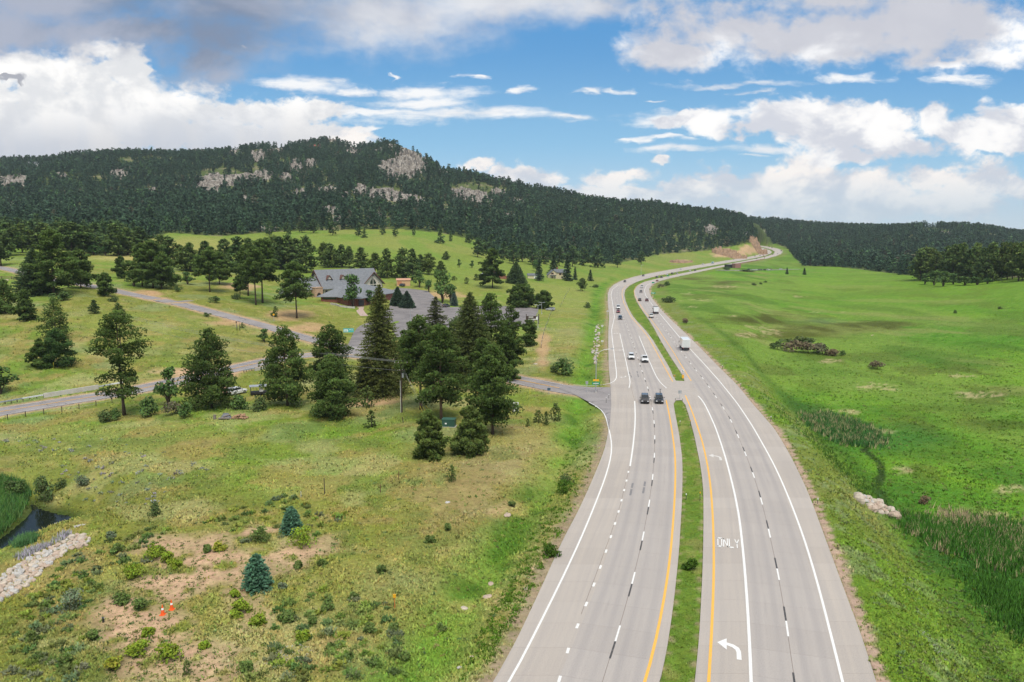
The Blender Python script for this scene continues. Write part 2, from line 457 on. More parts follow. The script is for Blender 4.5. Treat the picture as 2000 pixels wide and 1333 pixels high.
# ------------------------------------------------------------------ terrain: profiles by direction
# each profile: photo column, then (distance, height) or (distance, 'p', photo row)
def q(Y, row): return (Y, 'p', row)
PROF = [
 (-1600, [(10,0),(150,0),(300,14),(500,26),q(900,425),q(2000,330),q(2600,360),q(9000,440)]),
 (-400, [(10,0),(150,0),(240,6),(320,15),(430,18),q(560,486),q(900,433),q(1300,385),q(2000,322),q(2600,352),q(9000,440)]),
 (0,    [(10,0),(60,-0.5),(110,-1.0),(160,-1),(178,-1),(230,6),(312,14.5),q(430,523),q(560,487),q(900,437),q(1300,388),q(2000,324),q(2500,345),q(9000,450)]),
 (130,  [(10,0),(100,0),(165,-0.5),(190,-0.5),(245,7),q(320,565),q(430,523),q(560,490),q(900,440),q(1300,385),q(2000,310),q(2500,335),q(9000,450)]),
 (250,  [(10,0),(165,0),(205,0),(260,7),q(340,566),q(430,529),q(560,493),q(900,442),q(1300,385),q(2000,302),q(2500,330),q(9000,450)]),
 (450,  [(10,0),(235,0.5),(300,7),(337,10),q(430,542),q(560,508),q(720,474),q(880,448),q(1300,388),q(2000,297),q(2500,330),q(9000,450)]),
 (570,  [(10,0),(250,0),(320,5),(365,7.5),(420,9),q(540,528),q(650,495),q(750,471),q(880,450),q(1300,385),q(2000,288),q(2500,330),q(9000,450)]),
 (650,  [(10,0),(260,0),(320,3),(370,5.8),(420,7.5),(460,9),q(540,527),q(640,495),q(750,470),q(880,450),q(1300,380),q(1900,298),q(2100,266),q(2600,330),q(9000,450)]),
 (690,  [(10,0),(265,0),(330,3),(375,5.4),(430,7),q(550,526),q(645,495),q(750,470),q(880,450),q(1280,382),q(1850,308),q(2080,293),q(2600,335),q(9000,450)]),
 (720,  [(10,0),(270,0),(340,3),(380,5),(440,6.5),q(560,524),q(650,495),q(750,470),q(880,450),q(1250,385),q(1800,306),q(2000,285),q(2600,330),q(9000,450)]),
 (770,  [(10,0),(300,0.5),(370,3),(440,6),q(560,525),q(750,469),q(880,451),q(1200,398),q(1500,355),q(1600,326),q(1850,276),q(2500,330),q(9000,450)]),
 (815,  [(10,0),(300,0.5),(370,3),(440,5.5),q(560,527),q(750,472),q(880,453),q(1200,402),q(1500,362),q(1620,318),q(1800,297),q(2500,340),q(9000,450)]),
 (860,  [(10,0),(300,0.5),(360,2.5),(440,4.5),q(560,530),q(750,478),q(880,459),q(1250,402),q(1600,350),q(1850,328),q(2500,360),q(9000,450)]),
 (1000, [(10,0),(300,0),(400,1),q(600,539),q(700,517),q(850,496),q(950,482),q(1300,420),q(1600,378),q(1800,367),q(2500,410),q(9000,450)]),
 (1150, [(10,0),(480,0),(650,3.5),q(860,520),q(950,508),q(1050,492),q(1600,406),q(1750,388),q(2500,420),q(9000,450)]),
 (1300, [(10,0),(700,0),(900,1),q(1120,516),q(1250,503),q(1350,485),q(1650,424),q(1780,406),q(2500,435),q(9000,455)]),
 (1400, [(10,0),(900,0),(1150,2),q(1250,509),q(1330,500),q(1450,472),q(1700,432),q(1850,419),q(2500,440),q(9000,455)]),
 (1465, [(10,-1),(300,-1),(900,0),(1150,1),(1330,4),q(1420,500),q(1470,484),q(1530,465),q(1700,448),q(1950,430),q(2500,440),q(9000,458)]),
 (1500, [(10,-3),(300,-4),(900,-2),(1150,0),(1400,5),(1600,12.5),(1850,18),q(1950,470),q(2300,434),q(2700,445),q(9000,460)]),
 (1560, [(10,-6),(300,-5),(900,-3),(1100,-2),(1300,1),(1450,6),(1620,10),q(1850,482),q(2250,438),q(2700,448),q(9000,460)]),
 (1640, [(10,-6),(300,-5.5),(700,-4),(1000,-3.5),q(1250,516),q(1500,498),q(1900,466),q(2300,445),q(2800,452),q(9000,460)]),
 (1800, [(10,-6),(120,-6),(300,-5),(600,1),(720,3),(850,0),q(1150,518),q(1450,490),q(1950,444),q(2600,455),q(9000,462)]),
 (1900, [(10,-6),(120,-6),(300,-4),(480,2),(620,6.5),(760,4),q(1150,520),q(1500,488),q(2000,448),q(2600,455),q(9000,462)]),
 (2000, [(10,-6),(110,-6),(250,-3.5),(340,0),(480,7.5),(600,10.5),(720,8),q(1150,522),q(1500,494),q(2100,462),q(2600,464),q(9000,464)]),
 (2500, [(10,-6),(110,-5),(250,-1),(480,13),(600,18),(800,17),q(1200,510),q(2100,460),q(9000,464)]),
 (3600, [(10,-6),(110,-5),(250,2),(480,18),(800,22),(2100,40),q(9000,464)]),
]
s_in = np.linspace(-0.78, 0.78, 620)
s_side = 0.78 + (np.linspace(0, 1, 46)[1:] ** 1.8) * 3.2
SG = np.r_[-s_side[::-1], s_in, s_side]
YG = np.geomspace(16, 9000, 800)
LG = np.log(YG)
prof_s = [(p[0] - 1000) / FOC * 0.992 for p in PROF]
prof_z = []
for px0, kn in PROF:
    kk = []
    for k in kn:
        kk.append((k[0], float(zp(k[2], k[0], px0))) if len(k) == 3 else k)
    zz = np.interp(LG, np.log([k[0] for k in kk]), [k[1] for k in kk])
    prof_z.append(zz)
prof_z = np.array(prof_z)
def _smooth(a, n, axis):
    ker = np.hanning(n + 2)[1:-1]; ker /= ker.sum()
    pad = [(0, 0), (0, 0)]; pad[axis] = (n // 2, n // 2)
    b = np.pad(a, pad, mode='edge')
    return np.apply_along_axis(lambda v: np.convolve(v, ker, mode='valid'), axis, b)[:a.shape[0], :a.shape[1]]
HB = np.array([np.interp(SG, prof_s, prof_z[:, j]) for j in range(len(YG))])     # rows Y, cols s
HB = _smooth(_smooth(HB, 13, 0), 9, 1)
XX = SG[None, :] * YG[:, None]
YY = np.repeat(YG[:, None], len(SG), 1)
hillm = sstep(700, 1300, YY)
rel = (fbm(XX / 130, YY / 130, 4, 3) - 0.5) * 34 * hillm * sstep(40, 120, HB - 10)
rel += (fbm(XX / 22, YY / 22, 3, 9) - 0.5) * (1.3 - 0.5 * np.exp(-YY / 80)) * 0.9
HB = HB + rel

# distance to the highway and the ground beside it
def inside(poly, X, Y):
    r = np.zeros(X.shape, bool); n = len(poly)
    for i in range(n):
        x1, y1 = poly[i][:2]; x2, y2 = poly[(i + 1) % n][:2]
        if y1 == y2: continue
        c = ((y1 > Y) != (y2 > Y)) & (X < (x2 - x1) * (Y - y1) / (y2 - y1) + x1)
        r ^= c
    return r

def dist_line(P, X, Y, step=2.5, maxd=60):
    """distance to polyline P, its height there, for flat arrays"""
    d = np.r_[0, np.cumsum(np.linalg.norm(np.diff(P[:, :2], axis=0), axis=1))]
    Q = resample(P, max(2, int(d[-1] / step)))
    best = np.full(X.shape, 1e9, np.float32); zz = np.zeros(X.shape, np.float32); tt = np.zeros(X.shape, np.float32)
    lo, hi = Q[:, :2].min(0) - maxd, Q[:, :2].max(0) + maxd
    idx = np.where((X > lo[0]) & (X < hi[0]) & (Y > lo[1]) & (Y < hi[1]))[0]
    for ch in np.array_split(idx, max(1, len(idx) * len(Q) // 20_000_000 + 1)):
        if len(ch) == 0: continue
        x, y = X[ch].astype(np.float32), Y[ch].astype(np.float32)
        dd = (x[:, None] - Q[None, :, 0].astype(np.float32)) ** 2 + (y[:, None] - Q[None, :, 1].astype(np.float32)) ** 2
        k = dd.argmin(1)
        best[ch] = np.sqrt(dd[np.arange(len(ch)), k]); zz[ch] = Q[k, 2]; tt[ch] = k / max(1, len(Q) - 1)
    return best, zz, tt

fx, fy = XX.ravel(), YY.ravel()
H = HB.ravel().copy()
poly_hw = np.vstack([EL['LE'], EL['RE'][::-1]])
poly_L = np.vstack([EL['LE'], EL['LM'][::-1]]); poly_R = np.vstack([EL['RM'], EL['RE'][::-1]])
in_hw = inside(poly_hw, fx, fy)
in_L, in_R = inside(poly_L, fx, fy), inside(poly_R, fx, fy)
dL, zL, _ = dist_line(EL['LE'], fx, fy)
dR, zR, _ = dist_line(EL['RE'], fx, fy)
wl = 1 - sstep(0.6, 15, dL); wr = 1 - sstep(1.8, 13.5, dR)
far_w = sstep(900, 1300, fy)
H = np.where(in_hw, H, H + (zL - 0.06 - H) * wl)
H = np.where(in_hw, H, H + (zR - 0.06 - H) * wr)
ditch = 1.3 * np.exp(-((dL - 6.5) / 2.6) ** 2) * (1 - sstep(420, 520, fy)) * (1 - 0.9 * np.exp(-((fy - 188) / 14.0) ** 2))
H = np.where(in_hw, H, H - ditch)
dM1, zM1, _ = dist_line(EL['LM'], fx, fy); dM2, zM2, _ = dist_line(EL['RM'], fx, fy)
med = in_hw & ~in_L & ~in_R
H = np.where(med, zM1 - 0.05 - 0.28 * sstep(0.3, 3, np.minimum(dM1, dM2)), H)
edge_in = np.minimum(np.minimum(dL, dM1), np.minimum(dR, dM2))
H = np.where(in_L | in_R, np.where(in_L, zM1, zM2) - (0.10 + 0.0006 * fy + 0.15) * sstep(0.0, 1.2, edge_in) - 0.06, H)

def rebuild():
    global HG
    HG = H.reshape(len(YG), len(SG))
def hgt(X, Y):
    X = np.asarray(X, float); Y = np.asarray(Y, float)
    Yc = np.clip(Y, YG[0], YG[-1] * 0.999)
    r = (np.log(Yc) - LG[0]) / (LG[1] - LG[0]); r0 = np.clip(r.astype(int), 0, len(YG) - 2); fr = r - r0
    s = np.clip(X / Yc, SG[0], SG[-1] - 1e-6)
    c1 = np.clip(np.searchsorted(SG, s, side='right'), 1, len(SG) - 1); c0 = c1 - 1
    fc = (s - SG[c0]) / (SG[c1] - SG[c0])
    return (HG[r0, c0] * (1 - fr) + HG[r0 + 1, c0] * fr) * (1 - fc) + (HG[r0, c1] * (1 - fr) + HG[r0 + 1, c1] * fr) * fc
_YM = np.geomspace(22, 4000, 2600)
def at(px, py, y_min=22):
    """the point of the ground that the photo shows at a pixel"""
    a, dy, dz = ray(px, py)
    Y = _YM[_YM >= y_min]
    g = CAM_H + Y * dz / dy - hgt(a / dy * Y, Y)
    neg = g < 0
    k = int(np.argmax(neg)) if neg.any() else len(Y) - 1
    k = max(k, 1)
    t = g[k - 1] / (g[k - 1] - g[k] + 1e-9); t = min(max(t, 0), 1)
    y = Y[k - 1] + t * (Y[k] - Y[k - 1])
    return np.array([a / dy * y, y, float(hgt(a / dy * y, y))])
rebuild()
# natural ground before the small roads are laid
def lay(P, half, blend=4.0, drop=0.12):
    """grade the ground along polyline P (x,y,z) to make a road bed; returns (distance) array"""
    global H
    d, z, t = dist_line(P, fx, fy, step=1.5, maxd=half + blend + 4)
    w = 1 - sstep(half + 0.7, half + blend, d)
    w = np.where(in_hw, 0, w) * sstep(0.3, 3.5, np.where(in_hw, 0, dL))
    H = H + (z - drop * (1 - sstep(half - 0.6, half, d)) - 0.03 - H) * w
    rebuild()
    return d

def px_line(pl, n, smooth=3):
    P = np.array([at(x, y) for x, y in pl])
    P = resample(P, n)
    return smooth_line(P, smooth)

# county road from the left edge to the junction (centre line)
COUNTY = [(-420,878),(-200,840),(0,806),(102,790),(178,776.5),(237,767),(300,755),(355,743),(410,731),(463,719),(519,706),(571,697),(640,692),(700,694),(760,702),(850,715),(930,728),(1008,742),(1068,753),(1116,763),(1150,769.5),(1200,778)]
P_county = px_line(COUNTY, 160, 8)
_dz = P_county[:, 2].copy()
P_county[:, 2] = smooth_line(np.c_[_dz, _dz, _dz], 60)[:, 0] + 0.1
_dj = np.abs(P_county[:, 0] - P_county[-1, 0])
P_county[:, 2] = P_county[:, 2] * sstep(0, 45, _dj) - 0.03
d_county = lay(P_county, 4.6, 8)
SIDE = [(300,583.5),(345,592),(400,606),(450,619),(500,632),(545,645),(590,658.5),(640,671),(690,683),(714,692)]
P_side = px_line(SIDE, 90, 5)
P_side[:, 2] = smooth_line(P_side, 20)[:, 2]
P_side[-10:, 2] = np.linspace(P_side[-10, 2], float(hgt(*P_side[-1, :2])), 10)
d_side = lay(P_side, 3.8, 6)
# far end of the side road, climbing away at left
SIDE2 = [(300,583.5),(262,577),(225,568),(190,561),(140,553),(90,545),(40,532),(0,523),(-60,514)]
P_side2 = px_line(SIDE2, 80, 5); P_side2[:, 2] = smooth_line(P_side2, 12)[:, 2] + 0.1
d_side2 = lay(P_side2, 3.4, 5)
SPUR = [(330,590),(350,589.5),(372,587.3)]
P_spur = px_line(SPUR, 20, 2); d_spur = lay(P_spur, 2.6, 4)
# church car park outline (pixels)
LOT = [(762,640),(776,660),(800,653),(880,654),(960,638),(1042,630),(1052,604),(1000,602),(940,600),(880,601),(868,598),(845,578),(835,568),(800,562),(775,560),(760,572),(762,600),(750,615),(738,630)]
LOTP = np.array([at(x, y) for x, y in LOT])
_A = np.c_[LOTP[:, :2], np.ones(len(LOTP))]
_pl, *_r = np.linalg.lstsq(_A, LOTP[:, 2], rcond=None)
def lotz(X, Y): return _pl[0] * X + _pl[1] * Y + _pl[2]
def lay_area(P, zf, blend=7, drop=0.15):
    global H
    ins = inside(P, fx, fy)
    Pc = np.vstack([P, P[:1]]); Pc[:, 2] = zf(Pc[:, 0], Pc[:, 1])
    d, z, t = dist_line(Pc, fx, fy, step=1.5, maxd=blend + 3)
    zz = zf(fx, fy)
    H = np.where(ins, zz - 0.03 - drop * sstep(0.2, 1.2, d), H + (z - 0.03 - H) * (1 - sstep(0.5, blend, d)) * (~ins))
    rebuild()
    return np.where(ins, 0, d)
d_lot = lay_area(LOTP, lotz)
# drive from the car park down to the side road, and the loop in front of the banner
DRIVE = [(748,628),(725,637),(716,648),(712,660),(706,676),(697,690)]
P_drive = px_line(DRIVE, 40, 3); P_drive[:, 2] = smooth_line(P_drive, 12)[:, 2]
d_drive = lay(P_drive, 5.2, 4)
# pond and creek at lower left
POND = [(-120,1130),(-40,1095),(0,1078),(40,1052),(80,1040),(125,1030),(150,1018),(135,1008),(105,1003),(80,995),(66,984),(58,988),(62,1000),(50,1014),(30,1030),(8,1048),(-60,1090)]
POND_Z = -4.6
pp = []
for x, y in POND:
    a, dy, dz = ray(x, y); Yp = (POND_Z - CAM_H) * dy / dz; pp.append((a / dy * Yp, Yp, POND_Z))
PONDP = np.array(pp)
insP = inside(PONDP, fx, fy)
dP, _, _ = dist_line(np.vstack([PONDP, PONDP[:1]]), fx, fy, step=1.0, maxd=30)
H = np.where(insP, POND_Z - 0.5 * sstep(0, 2, dP), np.minimum(H, POND_Z + 0.08 + 0.42 * dP))
rebuild()
# reed bank left of the pond is low and wet, too
# ------------------------------------------------------------------ colours of the ground (albedo), point by point
gx, gy = fx, fy
gz = H
gpx, gpy = project(gx, gy, gz)
n1 = fbm(gx / 38, gy / 38, 4, 21); n2 = fbm(gx / 9, gy / 9, 4, 33); n3 = fbm(gx / 2.6, gy / 2.6, 3, 41); n4 = fbm(gx / 0.8, gy / 0.8, 2, 55)
nb1 = fbm(gx / 90, gy / 60, 4, 71)
nw = fbm((gx + gy * 0.3) / 24, gy / 60, 4, 91)
def c3(*v): return np.array(v, float)[None, :]
def lay_col(col, w, c):
    w = np.clip(w, 0, 1)[:, None]
    return col * (1 - w) + c * w
def blob(cx, cy, rx, ry, soft=0.5, wob=0.5, ns=None):
    r = np.sqrt(((gpx - cx) / rx) ** 2 + ((gpy - cy) / ry) ** 2)
    r = r + ((n2 if ns is None else ns) - 0.5) * 2 * wob
    return 1 - sstep(1 - soft, 1 + soft * 0.2, r)
OLIVE, GREEN, LUSH, DRYG, TAN, SOIL = c3(.135,.150,.032), c3(.105,.172,.026), c3(.078,.178,.015), c3(.210,.195,.065), c3(.300,.235,.115), c3(.385,.255,.160)
SAGE = c3(.150,.185,.100)
gcol = np.repeat(OLIVE, len(gx), 0)
gcol = lay_col(gcol, sstep(.42, .60, n1) * .8, GREEN)
gcol = lay_col(gcol, sstep(.52, .70, n2) * .55, DRYG)
gcol = lay_col(gcol, sstep(.56, .72, fbm(gx / 14, gy / 14, 3, 5)) * .5, SAGE)
gcol = lay_col(gcol, sstep(.60, .78, n3) * .35, TAN)
left = ~in_hw & (gx < np.interp(gy, EL['LE'][:, 1][np.argsort(EL['LE'][:, 1])], EL['LE'][:, 0][np.argsort(EL['LE'][:, 1])]))
right = ~in_hw & ~left
# hill meadow behind the church
up = sstep(430, 560, gy) * left
gcol = lay_col(gcol, up * .85, c3(.125,.172,.033))
gcol = lay_col(gcol, up * sstep(.46, .62, nb1) * .6, c3(.170,.180,.050))
gcol = lay_col(gcol, up * sstep(.55, .70, nw) * .5, c3(.085,.165,.022))
# left field
for cx, cy, rx, ry, c, k in [(640,905,330,70,GREEN,.55),(240,870,260,60,c3(.16,.19,.06),.5),(500,940,220,60,LUSH,.35),(960,960,190,160,c3(.215,.175,.078),.85),(1060,880,90,70,c3(.25,.20,.09),.75),(1000,1060,110,150,c3(.235,.185,.088),.75),(900,1180,120,110,c3(.20,.175,.070),.6),
        (760,1230,260,160,c3(.19,.18,.065),.6),(980,1060,150,140,c3(.185,.165,.070),.6),(330,985,260,50,c3(.12,.12,.035),.5),(560,955,90,22,c3(.24,.24,.09),.4),(640,840,200,30,LUSH,.5),
        (150,1230,190,130,c3(.105,.110,.030),.55),(60,930,110,50,c3(.12,.15,.04),.5),(250,640,180,40,c3(.155,.19,.045),.6),(440,690,110,40,c3(.20,.175,.07),.6),(250,745,140,14,TAN,.55),
        (330,480,200,24,c3(.24,.215,.075),.7),(260,503,120,9,c3(.30,.25,.10),.8),(1090,590,120,40,c3(.19,.20,.06),.6),(1110,660,60,40,c3(.23,.20,.085),.6),(860,560,140,40,c3(.145,.175,.04),.5)]:
    gcol = lay_col(gcol, blob(cx, cy, rx, ry, .8, .35) * k * left, c)
_nl = left * (1 - sstep(240, 330, gy))
gcol = lay_col(gcol, sstep(.52, .66, fbm(gx / 5, gy / 5, 3, 401)) * .50 * _nl, c3(.085,.115,.032))
gcol = lay_col(gcol, sstep(.54, .68, fbm(gx / 7 + 5, gy / 7, 4, 411)) * .60 * _nl, c3(.215,.165,.062))
gcol = lay_col(gcol, sstep(.58, .70, fbm(gx / 11 + 8, gy / 11, 4, 421)) * .45 * _nl, c3(.26,.25,.12))
soil = np.maximum.reduce([blob(430,1095,200,50,.8,1.0), blob(330,1140,120,60,.8,1.0), blob(300,1225,150,60,.8,1.0), blob(480,1180,70,90,.8,1.0), blob(250,1190,90,40,.8,1.0), blob(400,1290,170,60,.8,1.0), blob(560,1080,90,40,.8,1.1), blob(520,1040,60,25,.8,1.1)])
soil = soil * sstep(.30, .50, .55 * n3 + .45 * fbm(gx / 1.4, gy / 1.4, 3, 77))
gcol = lay_col(gcol, soil * .95 * left, SOIL)
for cx, cy, rx, ry in [(865,576,50,10),(275,574,40,7),(300,575,28,6),(470,560,45,9),(850,598,0.1,0.1),(560,617,55,12),(600,640,45,10),(470,628,60,10),(1165,630,0.1,0.1),(1000,1000,40,20),(925,1290,0.1,.1),(1000,1085,30,14),(960,1165,34,22),(905,1185,30,16),(990,1005,40,14),(1080,905,40,30),(440,735,30,8),(720,786,70,10),(1060,675,16,40),(830,745,60,8)]:
    gcol = lay_col(gcol, blob(cx, cy, max(rx, 1), max(ry, 1), .6, .6) * .75 * left, c3(.36,.225,.125))
# verge and ditch along the highway, at left
dv = np.exp(-((dL - 7) / 3.4) ** 2) * (1 - sstep(600, 800, gy)) * left
gcol = lay_col(gcol, dv * (.55 + .8 * (n2 - .3)), LUSH)
gcol = lay_col(gcol, dv * sstep(.55, .68, fbm(gx / 6, gy / 6, 2, 3)) * .8, c3(.045,.10,.012))
gcol = lay_col(gcol, (1 - sstep(0.5, 2.4 + 2 * (n3 - .4), dL)) * .8 * left, c3(.25,.18,.13))
for d_, hw_ in ((d_county, 4.6), (d_side, 3.8), (d_side2, 3.4)):
    gcol = lay_col(gcol, (1 - sstep(hw_ + .4, hw_ + 1.6 + 2.4 * n3, d_)) * .75 * ~in_hw, c3(.36,.235,.155))
gcol = lay_col(gcol, blob(390,727,90,10,.5,.4) * .9 * left, c3(.42,.27,.17))
gcol = lay_col(gcol, blob(430,762,45,8,.5,.4) * .9 * left, c3(.42,.27,.17))
# right: embankment, then the wet meadow
emb = (1 - sstep(9, 15, dR)) * right
MEAD = c3(.088,.190,.016)
rcol = np.repeat(MEAD, len(gx), 0)
rcol = lay_col(rcol, sstep(.44, .62, nb1) * .75, c3(.120,.225,.020))
rcol = lay_col(rcol, sstep(.40, .62, nw) * .55, c3(.060,.165,.014))
rcol = lay_col(rcol, sstep(.58, .72, n2) * .5, c3(.050,.135,.012))
rcol = lay_col(rcol, sstep(.60, .74, n3) * .35, c3(.16,.23,.05))
rcol = lay_col(rcol, sstep(.48, .60, fbm(gx / 70 + 3, gy / 150, 4, 201)) * .55, c3(.150,.205,.040))
rcol = lay_col(rcol, sstep(.54, .66, fbm(gx / 30 + 9, gy / 70, 4, 211)) * .65, c3(.058,.120,.014))
rcol = lay_col(rcol, sstep(.58, .68, fbm((gx - gy * .2) / 16, gy / 34, 4, 221)) * .55, c3(.075,.095,.018))
rcol = lay_col(rcol, sstep(.60, .70, fbm((gx + gy * .4) / 20, gy / 50, 4, 231)) * .6, c3(.185,.200,.060))
upm = sstep(640, 560, gpy) * sstep(1450, 1650, gpx)
rcol = lay_col(rcol, upm * .5, c3(.135,.215,.024))
for cx, cy, rx, ry, c, k in [(1480,625,110,13,c3(.058,.068,.012),1),(1640,640,190,12,c3(.065,.072,.014),1),(1540,655,150,12,c3(.07,.080,.014),.9),(1430,670,40,9,c3(.06,.07,.012),1),(1720,635,90,10,c3(.06,.075,.014),.9),(1430,552,70,4,c3(.075,.075,.02),1),
        (1350,545,60,4,c3(.08,.08,.02),.9),(1960,830,70,14,c3(.055,.09,.012),.8),(1600,755,70,20,c3(.06,.10,.013),.6),(1700,860,160,34,c3(.035,.115,.020),.7),(1900,1060,150,50,c3(.030,.120,.018),.7),(1850,975,160,30,c3(.05,.14,.012),.5),(1950,1180,120,90,c3(.035,.100,.016),.85),(1890,1090,120,50,c3(.030,.085,.014),.85),(1985,1110,60,70,c3(.03,.09,.014),.8),(1760,965,70,40,c3(.045,.12,.014),.6),(1960,930,90,30,c3(.045,.125,.014),.55),(1560,800,60,14,c3(.03,.075,.014),.75),(1840,890,120,14,c3(.06,.12,.014),.6),(1930,770,110,9,c3(.06,.11,.016),.6),
        (1560,700,80,16,c3(.06,.11,.014),.6),(1800,700,160,20,c3(.05,.13,.014),.5),(1520,790,60,30,c3(.035,.10,.016),.6),(1800,800,140,10,c3(.07,.10,.016),.5),(1600,628,60,6,c3(.07,.13,.05),.5),(1900,640,120,20,c3(.12,.19,.035),.6),(1640,900,90,60,c3(.07,.17,.01),.4)]:
    rcol = lay_col(rcol, blob(cx, cy, rx, ry, .8, .9, .4 * n1 + .6 * n2) * k * (1.0 if cy > 780 else (.45 + .55 * sstep(.38, .56, fbm(gx / 12, gy / 30, 4, 301)))), c)
REED = c3(.38,.30,.17)
for cx, cy, rx, ry in [(1460,655,26,9),(1480,640,40,6),(1500,648,26,12),(1432,617,14,3),(1370,587,40,3),(1345,574,22,3),(1420,560,24,2.5),(1620,705,26,5),(1640,808,60,8),(1600,820,20,10),(1690,845,50,10),(1880,1015,50,9),(1985,1045,40,18),(1960,1005,50,5),(1975,1075,30,10),(1900,770,60,7),(1760,920,24,8),(1880,735,30,4),(1590,610,16,2),(1645,611,10,2),(1350,600,12,2),(1560,580,14,2),(1700,755,60,8),(1960,960,40,12)]:
    rcol = lay_col(rcol, blob(cx, cy, rx, ry, .5, .8) * sstep(.42, .62, n3 * .6 + n4 * .4) * .62, REED)
# trickle of water channel (dark wet line)
ch = [(1660,818),(1690,845),(1700,870),(1688,880),(1720,905),(1722,930),(1712,950),(1730,985),(1760,1010)]
chP = np.array([at(x, y) for x, y in ch]); dch, _, _ = dist_line(resample(chP, 80), gx, gy, step=.7, maxd=10)
rcol = lay_col(rcol, (1 - sstep(.35, 1.1, dch + (n3 - .5))) * .9, c3(.02,.035,.008))
ecol = np.repeat(c3(.125,.160,.030), len(gx), 0)
ecol = lay_col(ecol, sstep(.45, .62, n1) * .8, c3(.100,.180,.018))
ecol = lay_col(ecol, sstep(.50, .66, n2) * .5, c3(.185,.185,.060))
ecol = lay_col(ecol, sstep(.58, .70, n3) * .5, c3(.155,.190,.090))
rc = rcol * (1 - emb[:, None]) + ecol * emb[:, None]
toe = np.exp(-((dR - 14.5) / 1.8) ** 2) * (1 - sstep(300, 420, gy))
rc = lay_col(rc, toe * .55, c3(.040,.090,.012))
gcol = np.where(right[:, None], rc, gcol)
shoulder = (1 - sstep(.9, 1.6 + 1.6 * (n3 - .5), dR)) * right
gcol = lay_col(gcol, shoulder, c3(.345,.245,.18))
# median grass
mcol = np.repeat(c3(.085,.140,.018), len(gx), 0)
mcol = lay_col(mcol, sstep(.50, .62, n2) * .6, c3(.120,.170,.025))
mcol = lay_col(mcol, sstep(.60, .72, n3) * .5, c3(.19,.17,.06))
mcol = lay_col(mcol, (1 - sstep(.15, .7, np.minimum(dM1, dM2) + (n3 - .5))) * .6, c3(.27,.20,.13))
gcol = np.where((in_hw)[:, None], mcol, gcol)
# forest floor on the hills
FOREST = [(-900,300),(-100,300),(0,300),(600,240),(760,250),(860,300),(1000,340),(1480,400),(1600,420),(2000,440),(3000,440),(3000,540),(2100,545),(1790,540),(1640,522),(1570,520),(1548,500),(1541,487),(1520,478),(1480,473),(1380,490),(1290,497),(1200,516),(1120,512),(960,500),(930,470),(860,455),(780,448),(640,450),(540,453),(430,462),(330,455),(200,500),(130,486),(0,486),(-900,500)]
FOREST_far = gy > 500
fmask = inside(np.array([(x, y, 0) for x, y in FOREST]), gpx, gpy) & (gy > 470)
fm = sstep(.0, 1, fmask.astype(float))
gcol = lay_col(gcol, fm * .9, c3(.055,.075,.026))
gcol = lay_col(gcol, fm * sstep(.54, .66, n2 * .5 + fbm(gx / 25, gy / 25, 3, 8) * .5) * .65, c3(.22,.19,.13))
# road cut at the bend
for cx, cy, rx, ry in [(1462,488,22,10),(1430,495,34,7),(1410,498,24,6),(1480,486,12,12),(1330,511,26,4)]:
    gcol = lay_col(gcol, blob(cx, cy, rx, ry, .5, .5) * .85 * left, c3(.36,.235,.14))
gcol = lay_col(gcol, blob(1300,505,70,8,.7,.3) * .4 * left, c3(.14,.16,.05))
# wet ground round the pond
gcol = lay_col(gcol, (1 - sstep(.2, 2.2, dP)) * .9, c3(.03,.05,.012))
gcol = gcol * (1.05 + 0.28 * n4)[:, None] * np.where((fmask | right), 1.0, 1.12)[:, None] * np.where((left & ~(gcol[:, 0] > gcol[:, 1] * 1.15))[:, None], np.array([[1.02, 1.02, .90]]), 1.0)
gcol = np.clip(gcol, 0.006, 0.6)

nY, nS = len(YG), len(SG)
ii = np.arange(nY * nS).reshape(nY, nS)
Fg = np.stack([ii[:-1, :-1], ii[:-1, 1:], ii[1:, 1:], ii[1:, :-1]], -1).reshape(-1, 4)
m_ground, t_, b_ = mat_new('ground_cover')
a_ = t_.n('ShaderNodeAttribute', attribute_name='tint').outputs['Color']
oc = t_.n('ShaderNodeTexCoord').outputs['Object']
f1 = t_.noise(oc, 2.2, 7, 0.68); f2 = t_.noise(oc, 0.35, 5, 0.6)
k1 = t_.n('ShaderNodeMapRange', i={'Value': f1, 'From Min': .28, 'From Max': .72, 'To Min': .70, 'To Max': 1.30}).outputs[0]
k2 = t_.n('ShaderNodeMapRange', i={'Value': f2, 'From Min': .3, 'From Max': .7, 'To Min': .85, 'To Max': 1.15}).outputs[0]
cc_ = t_.v('MULTIPLY', t_.v('MULTIPLY', a_, k1), k2)
hs = t_.n('ShaderNodeHueSaturation', i={'Hue': t_.n('ShaderNodeMapRange', i={'Value': t_.noise(oc, .9, 4, .6), 'From Min': .3, 'From Max': .7, 'To Min': .485, 'To Max': .515}).outputs[0], 'Color': cc_})
t_.t.links.new(hs.outputs[0], b_.inputs['Base Color'])
b_.inputs['Roughness'].default_value = 1.0; b_.inputs['Specular IOR Level'].default_value = 0.1
bp_ = t_.n('ShaderNodeBump', i={'Strength': .6, 'Distance': .35, 'Height': f1})
t_.t.links.new(bp_.outputs[0], b_.inputs['Normal'])
ground = mesh_np('terrain', np.c_[gx, gy, H], Fg, m_ground, smooth=True, col=gcol)
tag(ground, kind='structure')
# the sheet goes on behind the camera
bk = mesh_np('terrain_behind', [(-9000, 16, -1.5), (9000, 16, -1.5), (9000, -4000, -2), (-9000, -4000, -2)], [(0, 3, 2, 1)], mat('field_behind', (.11,.16,.03), 1.0, var=.3, scale=.05))
tag(bk, kind='structure')

